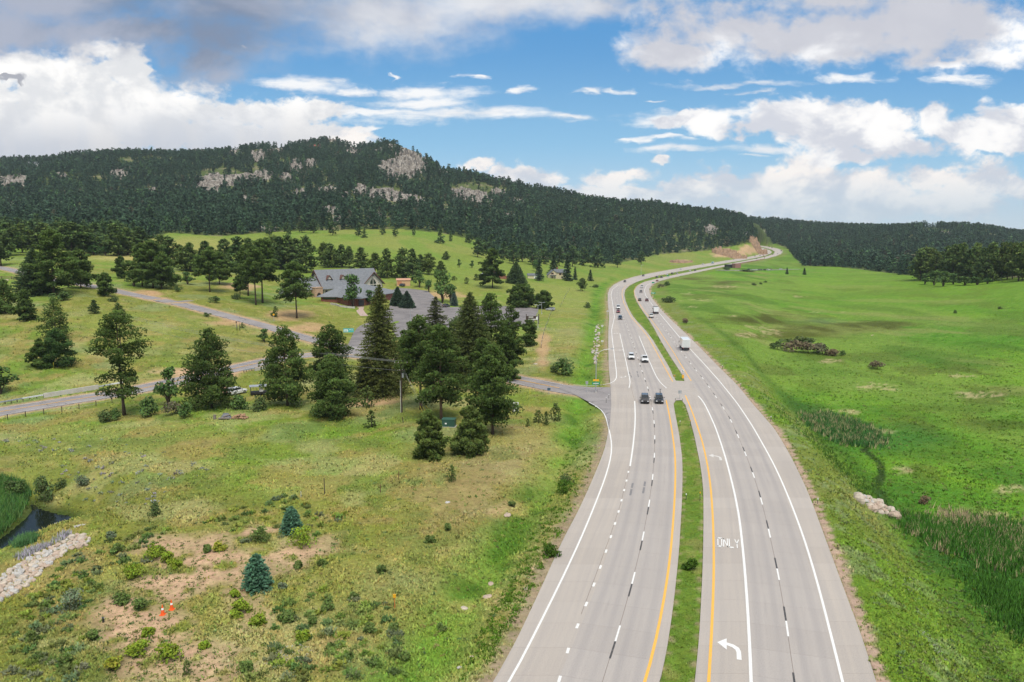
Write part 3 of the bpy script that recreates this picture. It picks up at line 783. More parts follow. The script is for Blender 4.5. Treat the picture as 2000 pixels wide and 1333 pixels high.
# ------------------------------------------------------------------ water of the pond
m_water, t_, b_ = mat_new('pond_water')
b_.inputs['Base Color'].default_value = (.010, .014, .011, 1); b_.inputs['Roughness'].default_value = .10; b_.inputs['IOR'].default_value = 1.18
oc = t_.n('ShaderNodeTexCoord').outputs['Object']
bp_ = t_.n('ShaderNodeBump', i={'Strength': .08, 'Distance': .05, 'Height': t_.noise(oc, 1.2, 3, .5)})
t_.t.links.new(bp_.outputs[0], b_.inputs['Normal'])
_c = PONDP.mean(0)
Pw = PONDP.copy(); Pw[:, :2] = _c[:2] + (Pw[:, :2] - _c[:2]) * 1.06
mb = MB(); mb.add([(p[0], p[1], POND_Z + .05) for p in Pw], [tuple(range(len(Pw)))])
tag(mb.build('pond_water', m_water), kind='structure')

# ------------------------------------------------------------------ road surfaces
def strip(name, A, B, mt, lift=0.0, nx=1, skirt=1.0):
    n = len(A); V, F, UV = [], [], []
    d = np.r_[0, np.cumsum(np.linalg.norm(np.diff(((A + B) / 2)[:, :2], axis=0), axis=1))]
    for i in range(n):
        for k in range(nx + 1):
            p = A[i] + (B[i] - A[i]) * k / nx
            V.append((p[0], p[1], p[2] + lift))
    w = nx + 1
    for i in range(n - 1):
        for k in range(nx):
            F.append((i * w + k, i * w + k + 1, (i + 1) * w + k + 1, (i + 1) * w + k))
    if skirt:
        for side, k in ((0, 0), (1, nx)):
            b = len(V)
            for i in range(n):
                v = V[i * w + k]; V.append((v[0], v[1], v[2] - skirt))
            for i in range(n - 1):
                F.append((i * w + k, (i + 1) * w + k, b + i + 1, b + i) if side == 0 else (i * w + k, b + i, b + i + 1, (i + 1) * w + k))
    o = mesh_np(name, V, F, mt)
    uv = o.data.uv_layers.new(name='UVMap')
    W_ = np.linalg.norm((B - A)[:, :2], axis=1)
    for poly in o.data.polygons:
        for li in poly.loop_indices:
            vi = o.data.loops[li].vertex_index
            i, k = (vi // w, vi % w) if vi < n * w else ((vi - n * w) % n, 0 if vi < n * w + n else nx)
            uv.data[li].uv = (W_[i] * k / nx, d[i])
    return o

def concrete_mat(name='concrete_paving', c0=(.385,.338,.298), c1=(.475,.420,.365), lanes=False):
    m, t, b = mat_new(name)
    uv = t.n('ShaderNodeTexCoord').outputs['UV']; ob = t.n('ShaderNodeTexCoord').outputs['Object']
    sp_ = t.n('ShaderNodeSeparateXYZ', i={0: uv})
    base = t.mix(t.noise(ob, .10, 5, .6), c0, c1)
    # streaks along the lanes
    sv = t.v('MULTIPLY', uv, (1.6, .03, 1))
    base = t.mix(t.n('ShaderNodeMapRange', i={'Value': t.noise(sv, 1.0, 5, .6), 'From Min': .35, 'From Max': .7, 'To Min': 0, 'To Max': .75}).outputs[0], base, (.355,.320,.295))
    slab = t.n('ShaderNodeTexWhiteNoise', noise_dimensions='1D', i={'W': t.m('FLOOR', t.m('DIVIDE', sp_.outputs[1], 4.6))}).outputs['Value']
    base = t.mix(.04 if lanes else .08, base, slab, 'SOFT_LIGHT')
    fr = t.m('FRACT', t.m('DIVIDE', sp_.outputs[1], 4.6))
    jt = t.m('LESS_THAN', fr, .011)
    base = t.mix(t.m('MULTIPLY', jt, .33), base, (.16,.13,.11))
    if lanes:
        f = t.m('FRACT', t.m('DIVIDE', sp_.outputs[0], 3.6))
        w = t.m('ABSOLUTE', t.m('SUBTRACT', t.m('ABSOLUTE', t.m('SUBTRACT', f, .5)), .23))
        wp = t.m('MULTIPLY', t.m('SUBTRACT', 1.0, t.ramp(w, .02, .15)), t.n('ShaderNodeMapRange', i={'Value': t.noise(t.v('MULTIPLY', uv, (.3, .02, 1)), 1.0, 4, .6), 'From Min': .3, 'From Max': .7, 'To Min': .14, 'To Max': .55}).outputs[0])
        base = t.mix(wp, base, (.275,.255,.250))
        oil = t.m('MULTIPLY', t.m('SUBTRACT', 1.0, t.ramp(t.m('ABSOLUTE', t.m('SUBTRACT', f, .5)), .0, .12)), t.ramp(t.noise(t.v('MULTIPLY', uv, (2.0, .12, 1)), 1.0, 5, .7), .45, .75))
        base = t.mix(t.m('MULTIPLY', oil, .30), base, (.22,.205,.20))
    gr = t.noise(ob, 9, 5, .7)
    base = t.mix(.35, base, t.n('ShaderNodeCombineXYZ', i={0: gr, 1: gr, 2: gr}).outputs[0], 'OVERLAY')
    t.t.links.new(base, b.inputs['Base Color']); b.inputs['Roughness'].default_value = .85; b.inputs['Specular IOR Level'].default_value = .3
    return m
m_lane = concrete_mat('traffic_worn_concrete', (.360,.325,.300), (.440,.395,.358), True)
m_conc = concrete_mat()
def asphalt_mat(name, c0, c1):
    m, t, b = mat_new(name)
    ob = t.n('ShaderNodeTexCoord').outputs['Object']
    base = t.mix(t.ramp(t.noise(ob, .16, 6, .62), .3, .7), c0, c1)
    crk = t.n('ShaderNodeTexVoronoi', feature='DISTANCE_TO_EDGE', i={'Vector': t.v('ADD', ob, t.v('MULTIPLY', t.n('ShaderNodeTexNoise', i={'Vector': ob, 'Scale': .5}).outputs['Color'], (3, 3, 0))), 'Scale': .11})
    base = t.mix(t.m('MULTIPLY', t.m('LESS_THAN', crk.outputs['Distance'], .010), .55), base, (.06,.06,.065))
    gr = t.noise(ob, 7, 5, .7)
    base = t.mix(.4, base, t.n('ShaderNodeCombineXYZ', i={0: gr, 1: gr, 2: gr}).outputs[0], 'OVERLAY')
    t.t.links.new(base, b.inputs['Base Color']); b.inputs['Roughness'].default_value = .9; b.inputs['Specular IOR Level'].default_value = .25
    return m
m_asph = asphalt_mat('worn_asphalt', (.235,.215,.212), (.305,.280,.272))
m_asph2 = asphalt_mat('lot_asphalt', (.165,.150,.148), (.240,.218,.212))

hwL = strip('highway_southbound', EL['LE'], EL['LM'], m_conc, .0, 6); tag(hwL, kind='structure')
hwR = strip('highway_northbound', EL['RM'], EL['RE'], m_conc, .0, 6); tag(hwR, kind='structure')
# crossover slab through the median at the junction
xo = [(1315.5,790.5),(1321,781.5),(1331,781),(1337.5,789),(1347,812),(1300,812),(1296,740),(1312,733),(1321.5,743.8),(1339.8,744.8),(1336,733),(1352,735),(1352,790)]
mb = MB()
cxP = [to_road(*p) for p in [(1300,790),(1314.5,790.5),(1320,782.5),(1331.5,782),(1338,791),(1352,791),(1345,742),(1340,745),(1320,744),(1315.5,736),(1298,736)]]
mb.add([(p[0], p[1], p[2] + .012) for p in cxP], [tuple(range(len(cxP)))])
m_conc2 = mat('plain_concrete', (.400,.355,.315), .85, var=.10, scale=.6)
tag(mb.build('median_crossover', m_conc2), kind='structure')
o_uv = None

def offset(P, d):
    T = np.gradient(P[:, :2], axis=0); T /= np.linalg.norm(T, axis=1)[:, None] + 1e-9
    Nn = np.c_[-T[:, 1], T[:, 0]]
    Q = P.copy(); Q[:, :2] += Nn * d
    return Q
def ribbon_road(name, P, half, mt, lift=.0):
    o = strip(name, offset(P, half), offset(P, -half), mt, lift, 4, .6); return tag(o, kind='structure')
ribbon_road('county_road', P_county, 4.3, m_asph, .0)
ribbon_road('side_road', np.vstack([P_side2[::-1][:-1], P_side]), 3.3, m_asph, .01)
ribbon_road('spur_road', P_spur, 2.4, m_asph, .03)
ribbon_road('driveway', P_drive, 4.8, m_asph2, .03)
mb = MB(); mb.add([(p[0], p[1], lotz(p[0], p[1]) + .045) for p in LOTP], [tuple(range(len(LOTP)))])
tag(mb.build('car_park', m_asph2), kind='structure')
# flared mouth of the county road at the highway
mouth = [(1192.5,757),(1150,756.5),(1100,752),(1085,757),(1120,770),(1150,785.5),(1163,792),(1175,800),(1183,811),(1187.5,830),(1190,842),(1192,820),(1194,790)]
mP = [to_road(*p) for p in mouth]
mb = MB(); mb.add([(p[0], p[1], p[2] + .022) for p in mP], [tuple(range(len(mP)))])
tag(mb.build('road_mouth', m_asph), kind='structure')
d_m, zz_m, _ = dist_line(np.array(mP + mP[:1]), fx, fy, step=1, maxd=10)

# ------------------------------------------------------------------ paint on the roads
def paint_mat(name, c):
    m, t, b = mat_new(name)
    ob = t.n('ShaderNodeTexCoord').outputs['Object']
    w = t.ramp(t.noise(ob, 3.5, 6, .7), .34, .52)
    t.t.links.new(t.mix(w, tuple(.75 * np.array(c) + .25 * np.array((.38,.35,.33))), c), b.inputs['Base Color'])
    b.inputs['Roughness'].default_value = .7
    return m
m_white, m_yellow, m_black = paint_mat('white_paint', (.74,.73,.70)), paint_mat('yellow_paint', (.80,.42,.06)), paint_mat('black_paint', (.055,.052,.052))
def curve_px(pl, n=None, sm=2):
    P = road_pts(pl); L = np.linalg.norm(np.diff(P[:, :2], axis=0), axis=1).sum()
    return smooth_line(resample(P, n or max(6, int(L / 4))), sm)
def band(mb, P, w, lift=.018):
    A, B = offset(P, w / 2), offset(P, -w / 2)
    b = [(p[0], p[1], p[2] + lift) for p in A]; c_ = [(p[0], p[1], p[2] + lift) for p in B]
    n = len(b); mb.add(b + c_, [(i, n + i, n + i + 1, i + 1) for i in range(n - 1)])
def sub(P, a, b, n=4):
    d = np.r_[0, np.cumsum(np.linalg.norm(np.diff(P[:, :2], axis=0), axis=1))]
    t = np.linspace(a, b, n)
    return np.c_[np.interp(t, d, P[:, 0]), np.interp(t, d, P[:, 1]), np.interp(t, d, P[:, 2])]
def length(P): return np.linalg.norm(np.diff(P[:, :2], axis=0), axis=1).sum()
lw = .22
w_, y_, k_ = MB(), MB(), MB()
LW1 = [(790,1640),(998,1333),(1030,1266),(1084,1160),(1126,1072),(1150,1016),(1174,956),(1184,928),(1192,900),(1195.5,880),(1195,863),(1190,842),(1183.5,812),(1176,800),(1164,791),(1150,785.8)]
band(w_, curve_px(LW1), lw)
LW2 = [(1120,752.5),(1150,755.6),(1176,754.5),(1192,751.5),(1200,748.5),(1204.5,741.5),(1204.5,731),(1200,695),(1195.5,659),(1194.5,645),(1200,620),(1196.5,592),(1193.3,577),(1196,566),(1207.5,557),(1230,547),(1256,540),(1300,531.3),(1340,524),(1376,517.5),(1413,511.6),(1441,507.2),(1474,501.8),(1490,498.2),(1498,494.6),(1499,491.8),(1495,488.7),(1487,485.6)]
band(w_, curve_px(LW2), lw)
band(w_, curve_px([(1210.5,651.5),(1219,690),(1226,722),(1231.5,748),(1231,754),(1228.5,758)]), lw)
band(w_, curve_px([(1239.6,783.5),(1240.8,810),(1240.5,830),(1236.5,873),(1230.6,911)]), .26)
band(w_, curve_px([(1248,656.6),(1267.5,704),(1278,728),(1284,740),(1292,751.5),(1302,758.6)]), lw)
Dl = [(1091,1333),(1112,1262),(1130,1218),(1146,1178),(1159.5,1143.5),(1171.5,1111),(1182,1082),(1191,1055.5),(1199,1030.5),(1206,1008),(1211.5,987),(1216.5,968),(1221,950),(1225,934),(1228,919)]
Pd = curve_px(Dl, 300)
L_ = length(Pd); s0 = 0.0
while s0 < L_ - 1.2:
    band(w_, sub(Pd, s0, s0 + .95, 2), .26); s0 += 4.55
def dashes(pl, first, white_first, start_off=0.0):
    P = curve_px(pl, 500); L_ = length(P); s_ = start_off
    while s_ < L_ - 8:
        a, b = (w_, k_) if white_first else (k_, w_)
        band(a, sub(P, s_, s_ + 3.0, 3), .17); band(b, sub(P, s_ + 3.0, s_ + 6.0, 3), .17); s_ += 12.19
LD = [(1105,1560),(1176,1332),(1199,1264),(1229,1162),(1247,1091),(1261,1024),(1270,971),(1275,932),(1278.6,884),(1279,854),(1278,830),(1275.6,806),(1272,785),(1264.5,755),(1254,725),(1243.5,692),(1234.5,665),(1227,644),(1220,626),(1212,605),(1206,590),(1204.5,577),(1206,566),(1217,558),(1240,549),(1275,539.5),(1310,531.5),(1345,525),(1380,518.5),(1417,512.5),(1445,508.2)]
dashes(LD, 0, False, 5.4)
LANES = [(curve_px(LD, 260), 'southbound_lanes')]
RD = [(1590,1560),(1551,1332),(1539,1236),(1524,1142),(1507,1060),(1493,1000),(1480,952),(1465.5,911),(1452,876.5),(1438.5,845),(1426.5,819.5),(1413,797),(1399.5,777.5),(1383,753.5),(1371,737),(1353,716),(1335,692),(1314,665),(1302,647),(1290,632),(1272,605),(1260,586),(1252,574),(1250,566),(1254,558),(1266,551),(1285,546),(1314,539.8),(1345,533.5),(1374,527.6),(1405,521),(1433,516)]
dashes(RD, 0, True, 9.2)
LANES.append((curve_px(RD, 260), 'northbound_lanes'))
for P_, nm_ in LANES: tag(strip(nm_, offset(P_, 3.55), offset(P_, -3.55), m_lane, .004, 2, 0), kind='structure')
band(w_, curve_px([(1472,1640),(1468,1333),(1464,1260),(1460,1180),(1453,1092),(1444,1008),(1431,947),(1416,890),(1398,836),(1383,803),(1372.5,782),(1368,776.5),(1363.5,773.6)]), .27)
band(w_, curve_px([(1720,1640),(1646,1333),(1626,1252),(1594,1128),(1568,1044),(1542,976),(1518,920),(1500,886),(1470,833),(1440,788),(1407,747),(1377,713),(1350,684.5),(1326,657.5),(1294.5,620),(1275,597),(1261.5,578),(1258.3,568),(1262,558.5),(1273,552),(1297,545.8),(1330,539.2),(1360,532.5),(1386,527),(1412,521.2),(1438,516.7),(1463,511.9),(1493,506.2),(1517,501),(1528,495),(1529,490.5),(1521,486.6)]), .24)
band(y_, curve_px([(1150,1640),(1262,1333),(1284,1240),(1302,1144),(1312,1060),(1318,972),(1319.5,920),(1318.5,885),(1313,845),(1306.5,806),(1301,782)]), .26)
band(y_, curve_px([(1314,746),(1299,719),(1278,680),(1266,659),(1252,641),(1233,620),(1222.5,601),(1217.5,590),(1214.5,575),(1216,566),(1222,559.5),(1238,551.5),(1254,546.6),(1279,539.6),(1305,534.4),(1345,527.2),(1379,520.6),(1418,514.1),(1447,509.4)]), .22)
band(y_, curve_px([(1365,1640),(1384,1333),(1390,1240),(1394.5,1120),(1394,1060),(1392,1000),(1387.5,945),(1381.5,905),(1371,860),(1359,824),(1347,792),(1338.6,773)]), .26)
band(y_, curve_px([(1350,744.5),(1332,716),(1314,686),(1300,665),(1287,645),(1269,621),(1256.5,606),(1246.5,590),(1239.5,577),(1238,568.5),(1242,560),(1252,553.8),(1268,548.4),(1295,541.8),(1328,535.3),(1363,528.7),(1397,521.5)]), .22)
# double yellow and edge lines of the county road
for o_ in (-.16, .16):
    band(y_, offset(P_county, o_)[4:-6], .17, .05)
band(w_, offset(P_county, 3.7)[6:-12], .13, .05); band(w_, offset(P_county, -3.7)[6:-16], .13, .05)
# letters and arrows
def on_road(x, y): return to_road(x, y)
def glyph(mb, poly, org, ux, uy, lift=.02):
    """outline in metres across (ux) and along (uy) the lane"""
    mb.add([(org[0] + p[0] * ux[0] + p[1] * uy[0], org[1] + p[0] * ux[1] + p[1] * uy[1], org[2] + lift) for p in poly], [tuple(range(len(poly)))])
def lane_axes(a, b):
    A, B = on_road(*a), on_road(*b); d = (B - A)[:2]; d /= np.linalg.norm(d)
    return np.array([d[1], -d[0]]), d
def left_arrow(mb, org, ux, uy, k=1.0, mirror=1):
    st = [(.55,0),(.55,1.3),(.45,1.75),(.15,2.15),(-.35,2.4),(-.35,1.55),(-1.25,2.75),(-.35,3.75),(-.35,2.95),(.3,2.7),(.8,2.2),(.98,1.5),(1.0,0)]
    tri = [[st[i] for i in (0, 1, 11, 12)], [st[i] for i in (1, 2, 10, 11)], [st[i] for i in (2, 3, 9, 10)], [st[i] for i in (3, 4, 8, 9)], [st[5], st[6], st[7]]]
    for pl in tri: glyph(mb, [(p[0] * k * mirror, p[1] * k) for p in pl], org, ux, uy)
ux, uy = lane_axes((1426,1333), (1424,1180))
left_arrow(w_, on_road(1427,1287), ux, uy, .92)
ux2, uy2 = lane_axes((1402,930), (1392,870))
v_mk = MB(); left_arrow(v_mk, on_road(1399,899), ux2, uy2, .95)
ux3, uy3 = lane_axes((1424,1120), (1418,1010))
org = on_road(1422,1069)
def seg_letter(ch, x0, h=2.6, wd=.44, t=.115):
    L = {'O': [(0,0,0,1),(1,0,1,1),(0,0,1,0),(0,1,1,1)], 'N': [(0,0,0,1),(1,0,1,1),(0,1,1,0)], 'L': [(0,0,0,1),(0,0,1,0)], 'Y': [(0,1,.5,.5),(1,1,.5,.5),(.5,.5,.5,0)]}[ch]
    for (a, b, c_, d) in L:
        p, q_ = np.array((x0 + a * wd, b * h)), np.array((x0 + c_ * wd, d * h))
        v = q_ - p; v = v / np.linalg.norm(v); nrm = np.array((-v[1], v[0])) * (.36 if abs(v[1]) < .1 else t) / 2
        p = p - v * t * .4; q_ = q_ + v * t * .4
        glyph(w_, [p + nrm, p - nrm, q_ - nrm, q_ + nrm], org, ux3, uy3)
for i, ch_ in enumerate('ONLY'): seg_letter(ch_, -1.15 + i * .66)
# worn right-turn arrows for oncoming traffic
for p_, a_, b_2 in (((1217,734.5), (1219,760), (1215,710)), ((1213,682.5), (1216,700), (1210,660)), ((1202.5,651), (1204,660), (1201,640))):
    u_, v_ = lane_axes(a_, b_2); left_arrow(v_mk, on_road(*p_), -u_, -v_, .85, -1)
tag(w_.build('white_road_markings', m_white), kind='structure')
tag(v_mk.build('worn_road_arrows', paint_mat('worn_white_paint', (.60,.57,.53))), kind='structure')
tag(y_.build('yellow_road_markings', m_yellow), kind='structure')
tag(k_.build('black_road_markings', m_black), kind='structure')
# seams between lanes and tyre marks
m_seam = mat('joint_sealant', (.17,.135,.115), .9)
sm_ = MB()
for pl in (LD, RD, [(1135,1200),(1165,1120),(1190,1052),(1212,985),(1230,911)], [(1130,1333),(1091,1400)], [(1231.5,750),(1236,770),(1239.6,783.5)]):
    band(sm_, curve_px(pl, 200), .045, .006)
tag(sm_.build('road_seams', m_seam), kind='structure')
tm = MB()
for a, b in (((1236,944),(1231,968)), ((1260,941),(1256,964)), ((1229,727),(1234,738)), ((1244,725),(1247,737))):
    P = curve_px([a, b], 6, 0); band(tm, sub(P, 0, length(P) * .4, 3), .3, .007); band(tm, sub(P, length(P) * .5, length(P), 3), .3, .007)
tag(tm.build('tyre_marks', mat('tyre_mark', (.20,.19,.19), .9)), kind='structure')
# ------------------------------------------------------------------ trees
m_needles = tint_mat('needles', .85, .10, 2.0, .1, .75)
m_leaves = tint_mat('leaves', .75, .10, 2.0, .2, .6)
m_bark = mat('bark', (.085,.060,.045), .95, var=.35, scale=2.5, bump=.6)
m_bark_red = mat('orange_bark', (.190,.120,.085), .95, var=.35, scale=2.0, bump=.6)
m_bark_pale = mat('grey_bark', (.20,.17,.145), .95, var=.3, scale=2.0, bump=.6)

def unit(v): return v / (np.linalg.norm(v, axis=1)[:, None] + 1e-9)
def spikes(rs, cen, out, size, k, width=.34, spread=.9):
    """k slim triangles per tuft, fanned round the tuft's outward direction"""
    n = len(cen)
    c = np.repeat(cen, k, 0); o = np.repeat(out, k, 0); s = np.repeat(size, k)[:, None]
    d = unit(o + rs.normal(0, spread * .6, (n * k, 3)))
    w = unit(np.cross(d, rs.normal(0, 1, (n * k, 3))))
    b = c - d * s * .25
    V = np.stack([b - w * s * width, b + w * s * width, c + d * s * .8], 1).reshape(-1, 3)
    return V, np.repeat(np.arange(n), k * 3)

def tri_faces(n): return np.arange(n * 3, dtype=np.int32).reshape(n, 3)

PROFS = {
 'round': lambda t: (1 - t ** 2.6) ** .55 * (.62 + .75 * t * (1 - t) * 2),
 'cone': lambda t: (1 - t) ** .8 * .95 + .06,
 'oval': lambda t: np.sin(np.pi * np.clip(.16 + .84 * t, 0, 1)) ** .65,
 'pine': lambda t: np.where(t < .22, .70 + 1.3 * t, np.maximum(.0, 1 - (t - .22) / .80) ** .72) ,
 'mop': lambda t: np.where(t < .45, .55 + .35 * np.sin(t * 14), 1.0) * (1 - t ** 3) ** .6,
}
def pine_mesh(h, R, crown0, seed, n_br, tufts, k, shape='round', size=.5, base=(.044,.072,.019), trunk_r=None, gap=.0, pad=.85, limbs=True, pads_per=1.0, lean=.0):
    """returns (trunk MB, crown V, F, tint)"""
    rs = np.random.RandomState(seed)
    tr = MB(); r0 = trunk_r or (.013 * h + .06)
    ph = rs.uniform(0, 6, 2)
    def axis(z): return np.array([math.sin(z / h * 2.2 + ph[0]) * .012 * h - math.sin(ph[0]) * .012 * h + lean * z, math.sin(z / h * 1.7 + ph[1]) * .010 * h - math.sin(ph[1]) * .010 * h, z])
    zs = np.linspace(0, h * .97, 9)
    tr.tube([axis(z) + np.array([0, 0, -.4 if z == 0 else 0]) for z in zs], [r0 * (1.25 if i == 0 else 1) * (1 - (z / h) * .88) for i, z in enumerate(zs)], 7)
    PV, PO, PS, PB = [], [], [], []
    ga = rs.uniform(0, 6)
    for i in range(n_br):
        t = crown0 + (1 - crown0) * (i + rs.uniform(0, 1)) / n_br
        tt = (t - crown0) / (1 - crown0)
        ga += 2.4 + rs.normal(0, .5)
        L = R * 1.12 * float(PROFS[shape](tt)) * rs.uniform(.58, 1.16)
        if rs.rand() < gap: continue
        slope = -.12 + .62 * tt ** 1.5 + rs.normal(0, .10)
        z0 = t * h; ax = axis(z0)
        dirv = np.array([math.cos(ga), math.sin(ga), 0])
        end = ax + dirv * L + np.array([0, 0, L * slope])
        mid = ax + dirv * L * .5 + np.array([0, 0, L * slope * .35])
        if limbs and L > .8:
            tr.tube([ax, mid, ax * .1 + end * .9], [max(.03, r0 * .30 * (1 - tt * .6)), max(.02, r0 * .18 * (1 - tt * .6)), .015], 4, False)
        npad = max(1, int(round(L * pads_per / (1.3 * pad))))
        brt = rs.uniform(.80, 1.22)
        for j in range(npad):
            f = 1.0 - (j / npad) * .72 if npad > 1 else .8
            cpt = ax + (mid - ax) * min(1, f * 2) if f < .5 else mid + (end - mid) * (f - .5) * 2
            pr = pad * rs.uniform(.75, 1.25) * (.7 + .3 * min(1, L / R))
            side = np.array([-dirv[1], dirv[0], 0]) * rs.normal(0, .35) * L * .3
            n = max(2, int(tufts * rs.uniform(.7, 1.3)))
            u = unit(rs.normal(0, 1, (n, 3)) + np.array([0, 0, .35]))
            rad = rs.uniform(.45, 1.0, (n, 1)) ** .5
            P = cpt + side + u * rad * np.array([pr * 1.12, pr * 1.12, pr * .78])
            PV.append(P); PO.append(unit(u * np.array([1, 1, .8]) + np.array([0, 0, .55]) + dirv * .25))
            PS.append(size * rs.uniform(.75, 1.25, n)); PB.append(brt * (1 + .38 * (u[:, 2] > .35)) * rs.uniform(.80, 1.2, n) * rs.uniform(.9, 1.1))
    # leader
    n = max(3, int(tufts))
    P = axis(h * .97) + rs.normal(0, 1, (n, 3)) * np.array([.28, .28, .5]) * pad
    PV.append(P); PO.append(unit(rs.normal(0, .5, (n, 3)) + np.array([0, 0, 1.0]))); PS.append(size * rs.uniform(.7, 1.1, n)); PB.append(rs.uniform(.9, 1.2, n))
    cen, out, sz, br = np.vstack(PV), np.vstack(PO), np.concatenate(PS), np.concatenate(PB)
    V, ti = spikes(rs, cen, out, sz, k, .46)
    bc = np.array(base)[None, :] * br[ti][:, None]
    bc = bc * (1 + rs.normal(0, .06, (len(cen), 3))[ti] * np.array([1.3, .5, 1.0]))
    return tr, V, tri_faces(len(V) // 3), np.clip(bc, .004, .5)

def spruce_mesh(h, R, crown0, seed, step=.45, per=7, k=3, size=.5, base=(.036,.066,.030), droop=.32, power=.85, sparse=0.0, trunk_r=None, dtip=0.42):
    rs = np.random.RandomState(seed)
    tr = MB(); r0 = trunk_r or (.012 * h + .05)
    tr.tube([(0, 0, -.4), (0, 0, h * .4), (0, 0, h * .97)], [r0 * 1.2, r0 * .8, .03], 7)
    PV, PO, PS, PB = [], [], [], []
    z = crown0 * h
    while z < h * .985:
        t = (z / h - crown0) / (1 - crown0)
        L0 = R * max(.03, (1 - t)) ** power
        n = max(4, int(per * (.55 + .5 * (1 - t))))
        a0 = rs.uniform(0, 6)
        for i in range(n):
            if rs.rand() < sparse: continue
            a = a0 + 2 * math.pi * i / n + rs.normal(0, .18)
            L = L0 * rs.uniform(.72, 1.12)
            dirv = np.array([math.cos(a), math.sin(a), 0]); sidev = np.array([-dirv[1], dirv[0], 0])
            m = max(2, int(L / (size * .62)))
            f = (np.arange(m) + rs.uniform(.2, .8, m)) / m
            zz = z + rs.normal(0, step * .25) - droop * L * f * (1.6 - f) + L * .06
            wid = .24 * L * (1 - f * .75)
            P = dirv[None, :] * (f * L)[:, None] + sidev[None, :] * (rs.uniform(-1, 1, m) * wid)[:, None]
            P[:, 2] = zz + rs.normal(0, .08, m)
            PV.append(P); o = np.repeat((dirv * 1.0)[None, :], m, 0) + sidev[None, :] * rs.normal(0, .5, (m, 1)); o[:, 2] = -.10 + rs.normal(0, .25, m) + .4 * (f > .85)
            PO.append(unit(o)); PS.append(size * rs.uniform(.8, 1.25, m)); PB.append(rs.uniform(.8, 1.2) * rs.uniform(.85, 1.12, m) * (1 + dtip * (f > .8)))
        z += step * (1.15 - .5 * t) * rs.uniform(.8, 1.2)
    PV.append(np.array([[0, 0, h * .96], [0, 0, h * .985], [0, 0, h]])); PO.append(np.array([[0, 0, 1.0]] * 3)); PS.append(np.full(3, size * .8)); PB.append(np.ones(3))
    cen, out, sz, br = np.vstack(PV), np.vstack(PO), np.concatenate(PS), np.concatenate(PB)
    V, ti = spikes(rs, cen, out, sz, k, .42, .7)
    bc = np.array(base)[None, :] * br[ti][:, None] * (1 + rs.normal(0, .05, (len(cen), 3))[ti])
    return tr, V, tri_faces(len(V) // 3), np.clip(bc, .004, .5)

def leafy_mesh(h, R, seed, nleaf=1800, lobes=16, size=.32, base=(.075,.130,.030), trunk=True, z0=.18, stems=1, flat=.8):
    rs = np.random.RandomState(seed)
    tr = MB()
    PV, PB = [], []
    for i in range(lobes):
        t = rs.uniform(0, 1); a = rs.uniform(0, 6.28); rr = R * rs.uniform(.15, .72) * (1 - .55 * t ** 2)
        c = np.array([math.cos(a) * rr, math.sin(a) * rr, h * (z0 + (1 - z0) * (.14 + .72 * t))])
        lr = R * rs.uniform(.28, .46)
        if trunk:
            s0 = np.array([math.cos(a) * R * .08, math.sin(a) * R * .08, 0]) if stems > 1 else np.zeros(3)
            tr.tube([s0 + np.array([0, 0, -.2]), np.array([c[0] * .35, c[1] * .35, c[2] * .55]), c], [.022 * h * (.5 if stems > 1 else 1), .012 * h, .004 * h], 5, False)
        n = nleaf // lobes
        u = unit(rs.normal(0, 1, (n, 3))); r_ = rs.uniform(.25, 1.0, (n, 1)) ** .45
        PV.append(c + u * r_ * np.array([lr, lr, lr * flat])); PB.append(rs.uniform(.82, 1.2) * rs.uniform(.8, 1.22, n))
    cen = np.vstack(PV); cen[:, 2] = np.maximum(cen[:, 2], .05); br = np.concatenate(PB); n = len(cen)
    d = unit(rs.normal(0, 1, (n, 3)) + np.array([0, 0, .3])); w = unit(np.cross(d, rs.normal(0, 1, (n, 3))))
    s = (size * rs.uniform(.6, 1.25, n))[:, None]
    V = np.stack([cen - d * s * .5, cen + w * s * .36, cen + d * s * .55, cen - w * s * .36], 1).reshape(-1, 3)
    F = np.arange(n * 4, dtype=np.int32).reshape(n, 4)
    bc = np.array(base)[None, :] * np.repeat(br, 4)[:, None] * (1 + np.repeat(rs.normal(0, .08, (n, 3)), 4, 0))
    if not trunk: tr.tube([(0, 0, -.2), (0, 0, h * .4)], [.03 * h, .01 * h], 5)
    return tr, V, F, np.clip(bc, .004, .6)

def plant(name, label, cat, loc, parts, rz=0.0, group=None, bark=None, leaf=None, scale=(1, 1, 1), stem='trunk', top='crown'):
    t = thing(name, label, cat, loc, rz, group); t.scale = scale
    tr, V, F, tint = parts
    tr.build(stem, bark or m_bark, t, smooth=True)
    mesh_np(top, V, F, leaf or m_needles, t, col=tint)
    return t

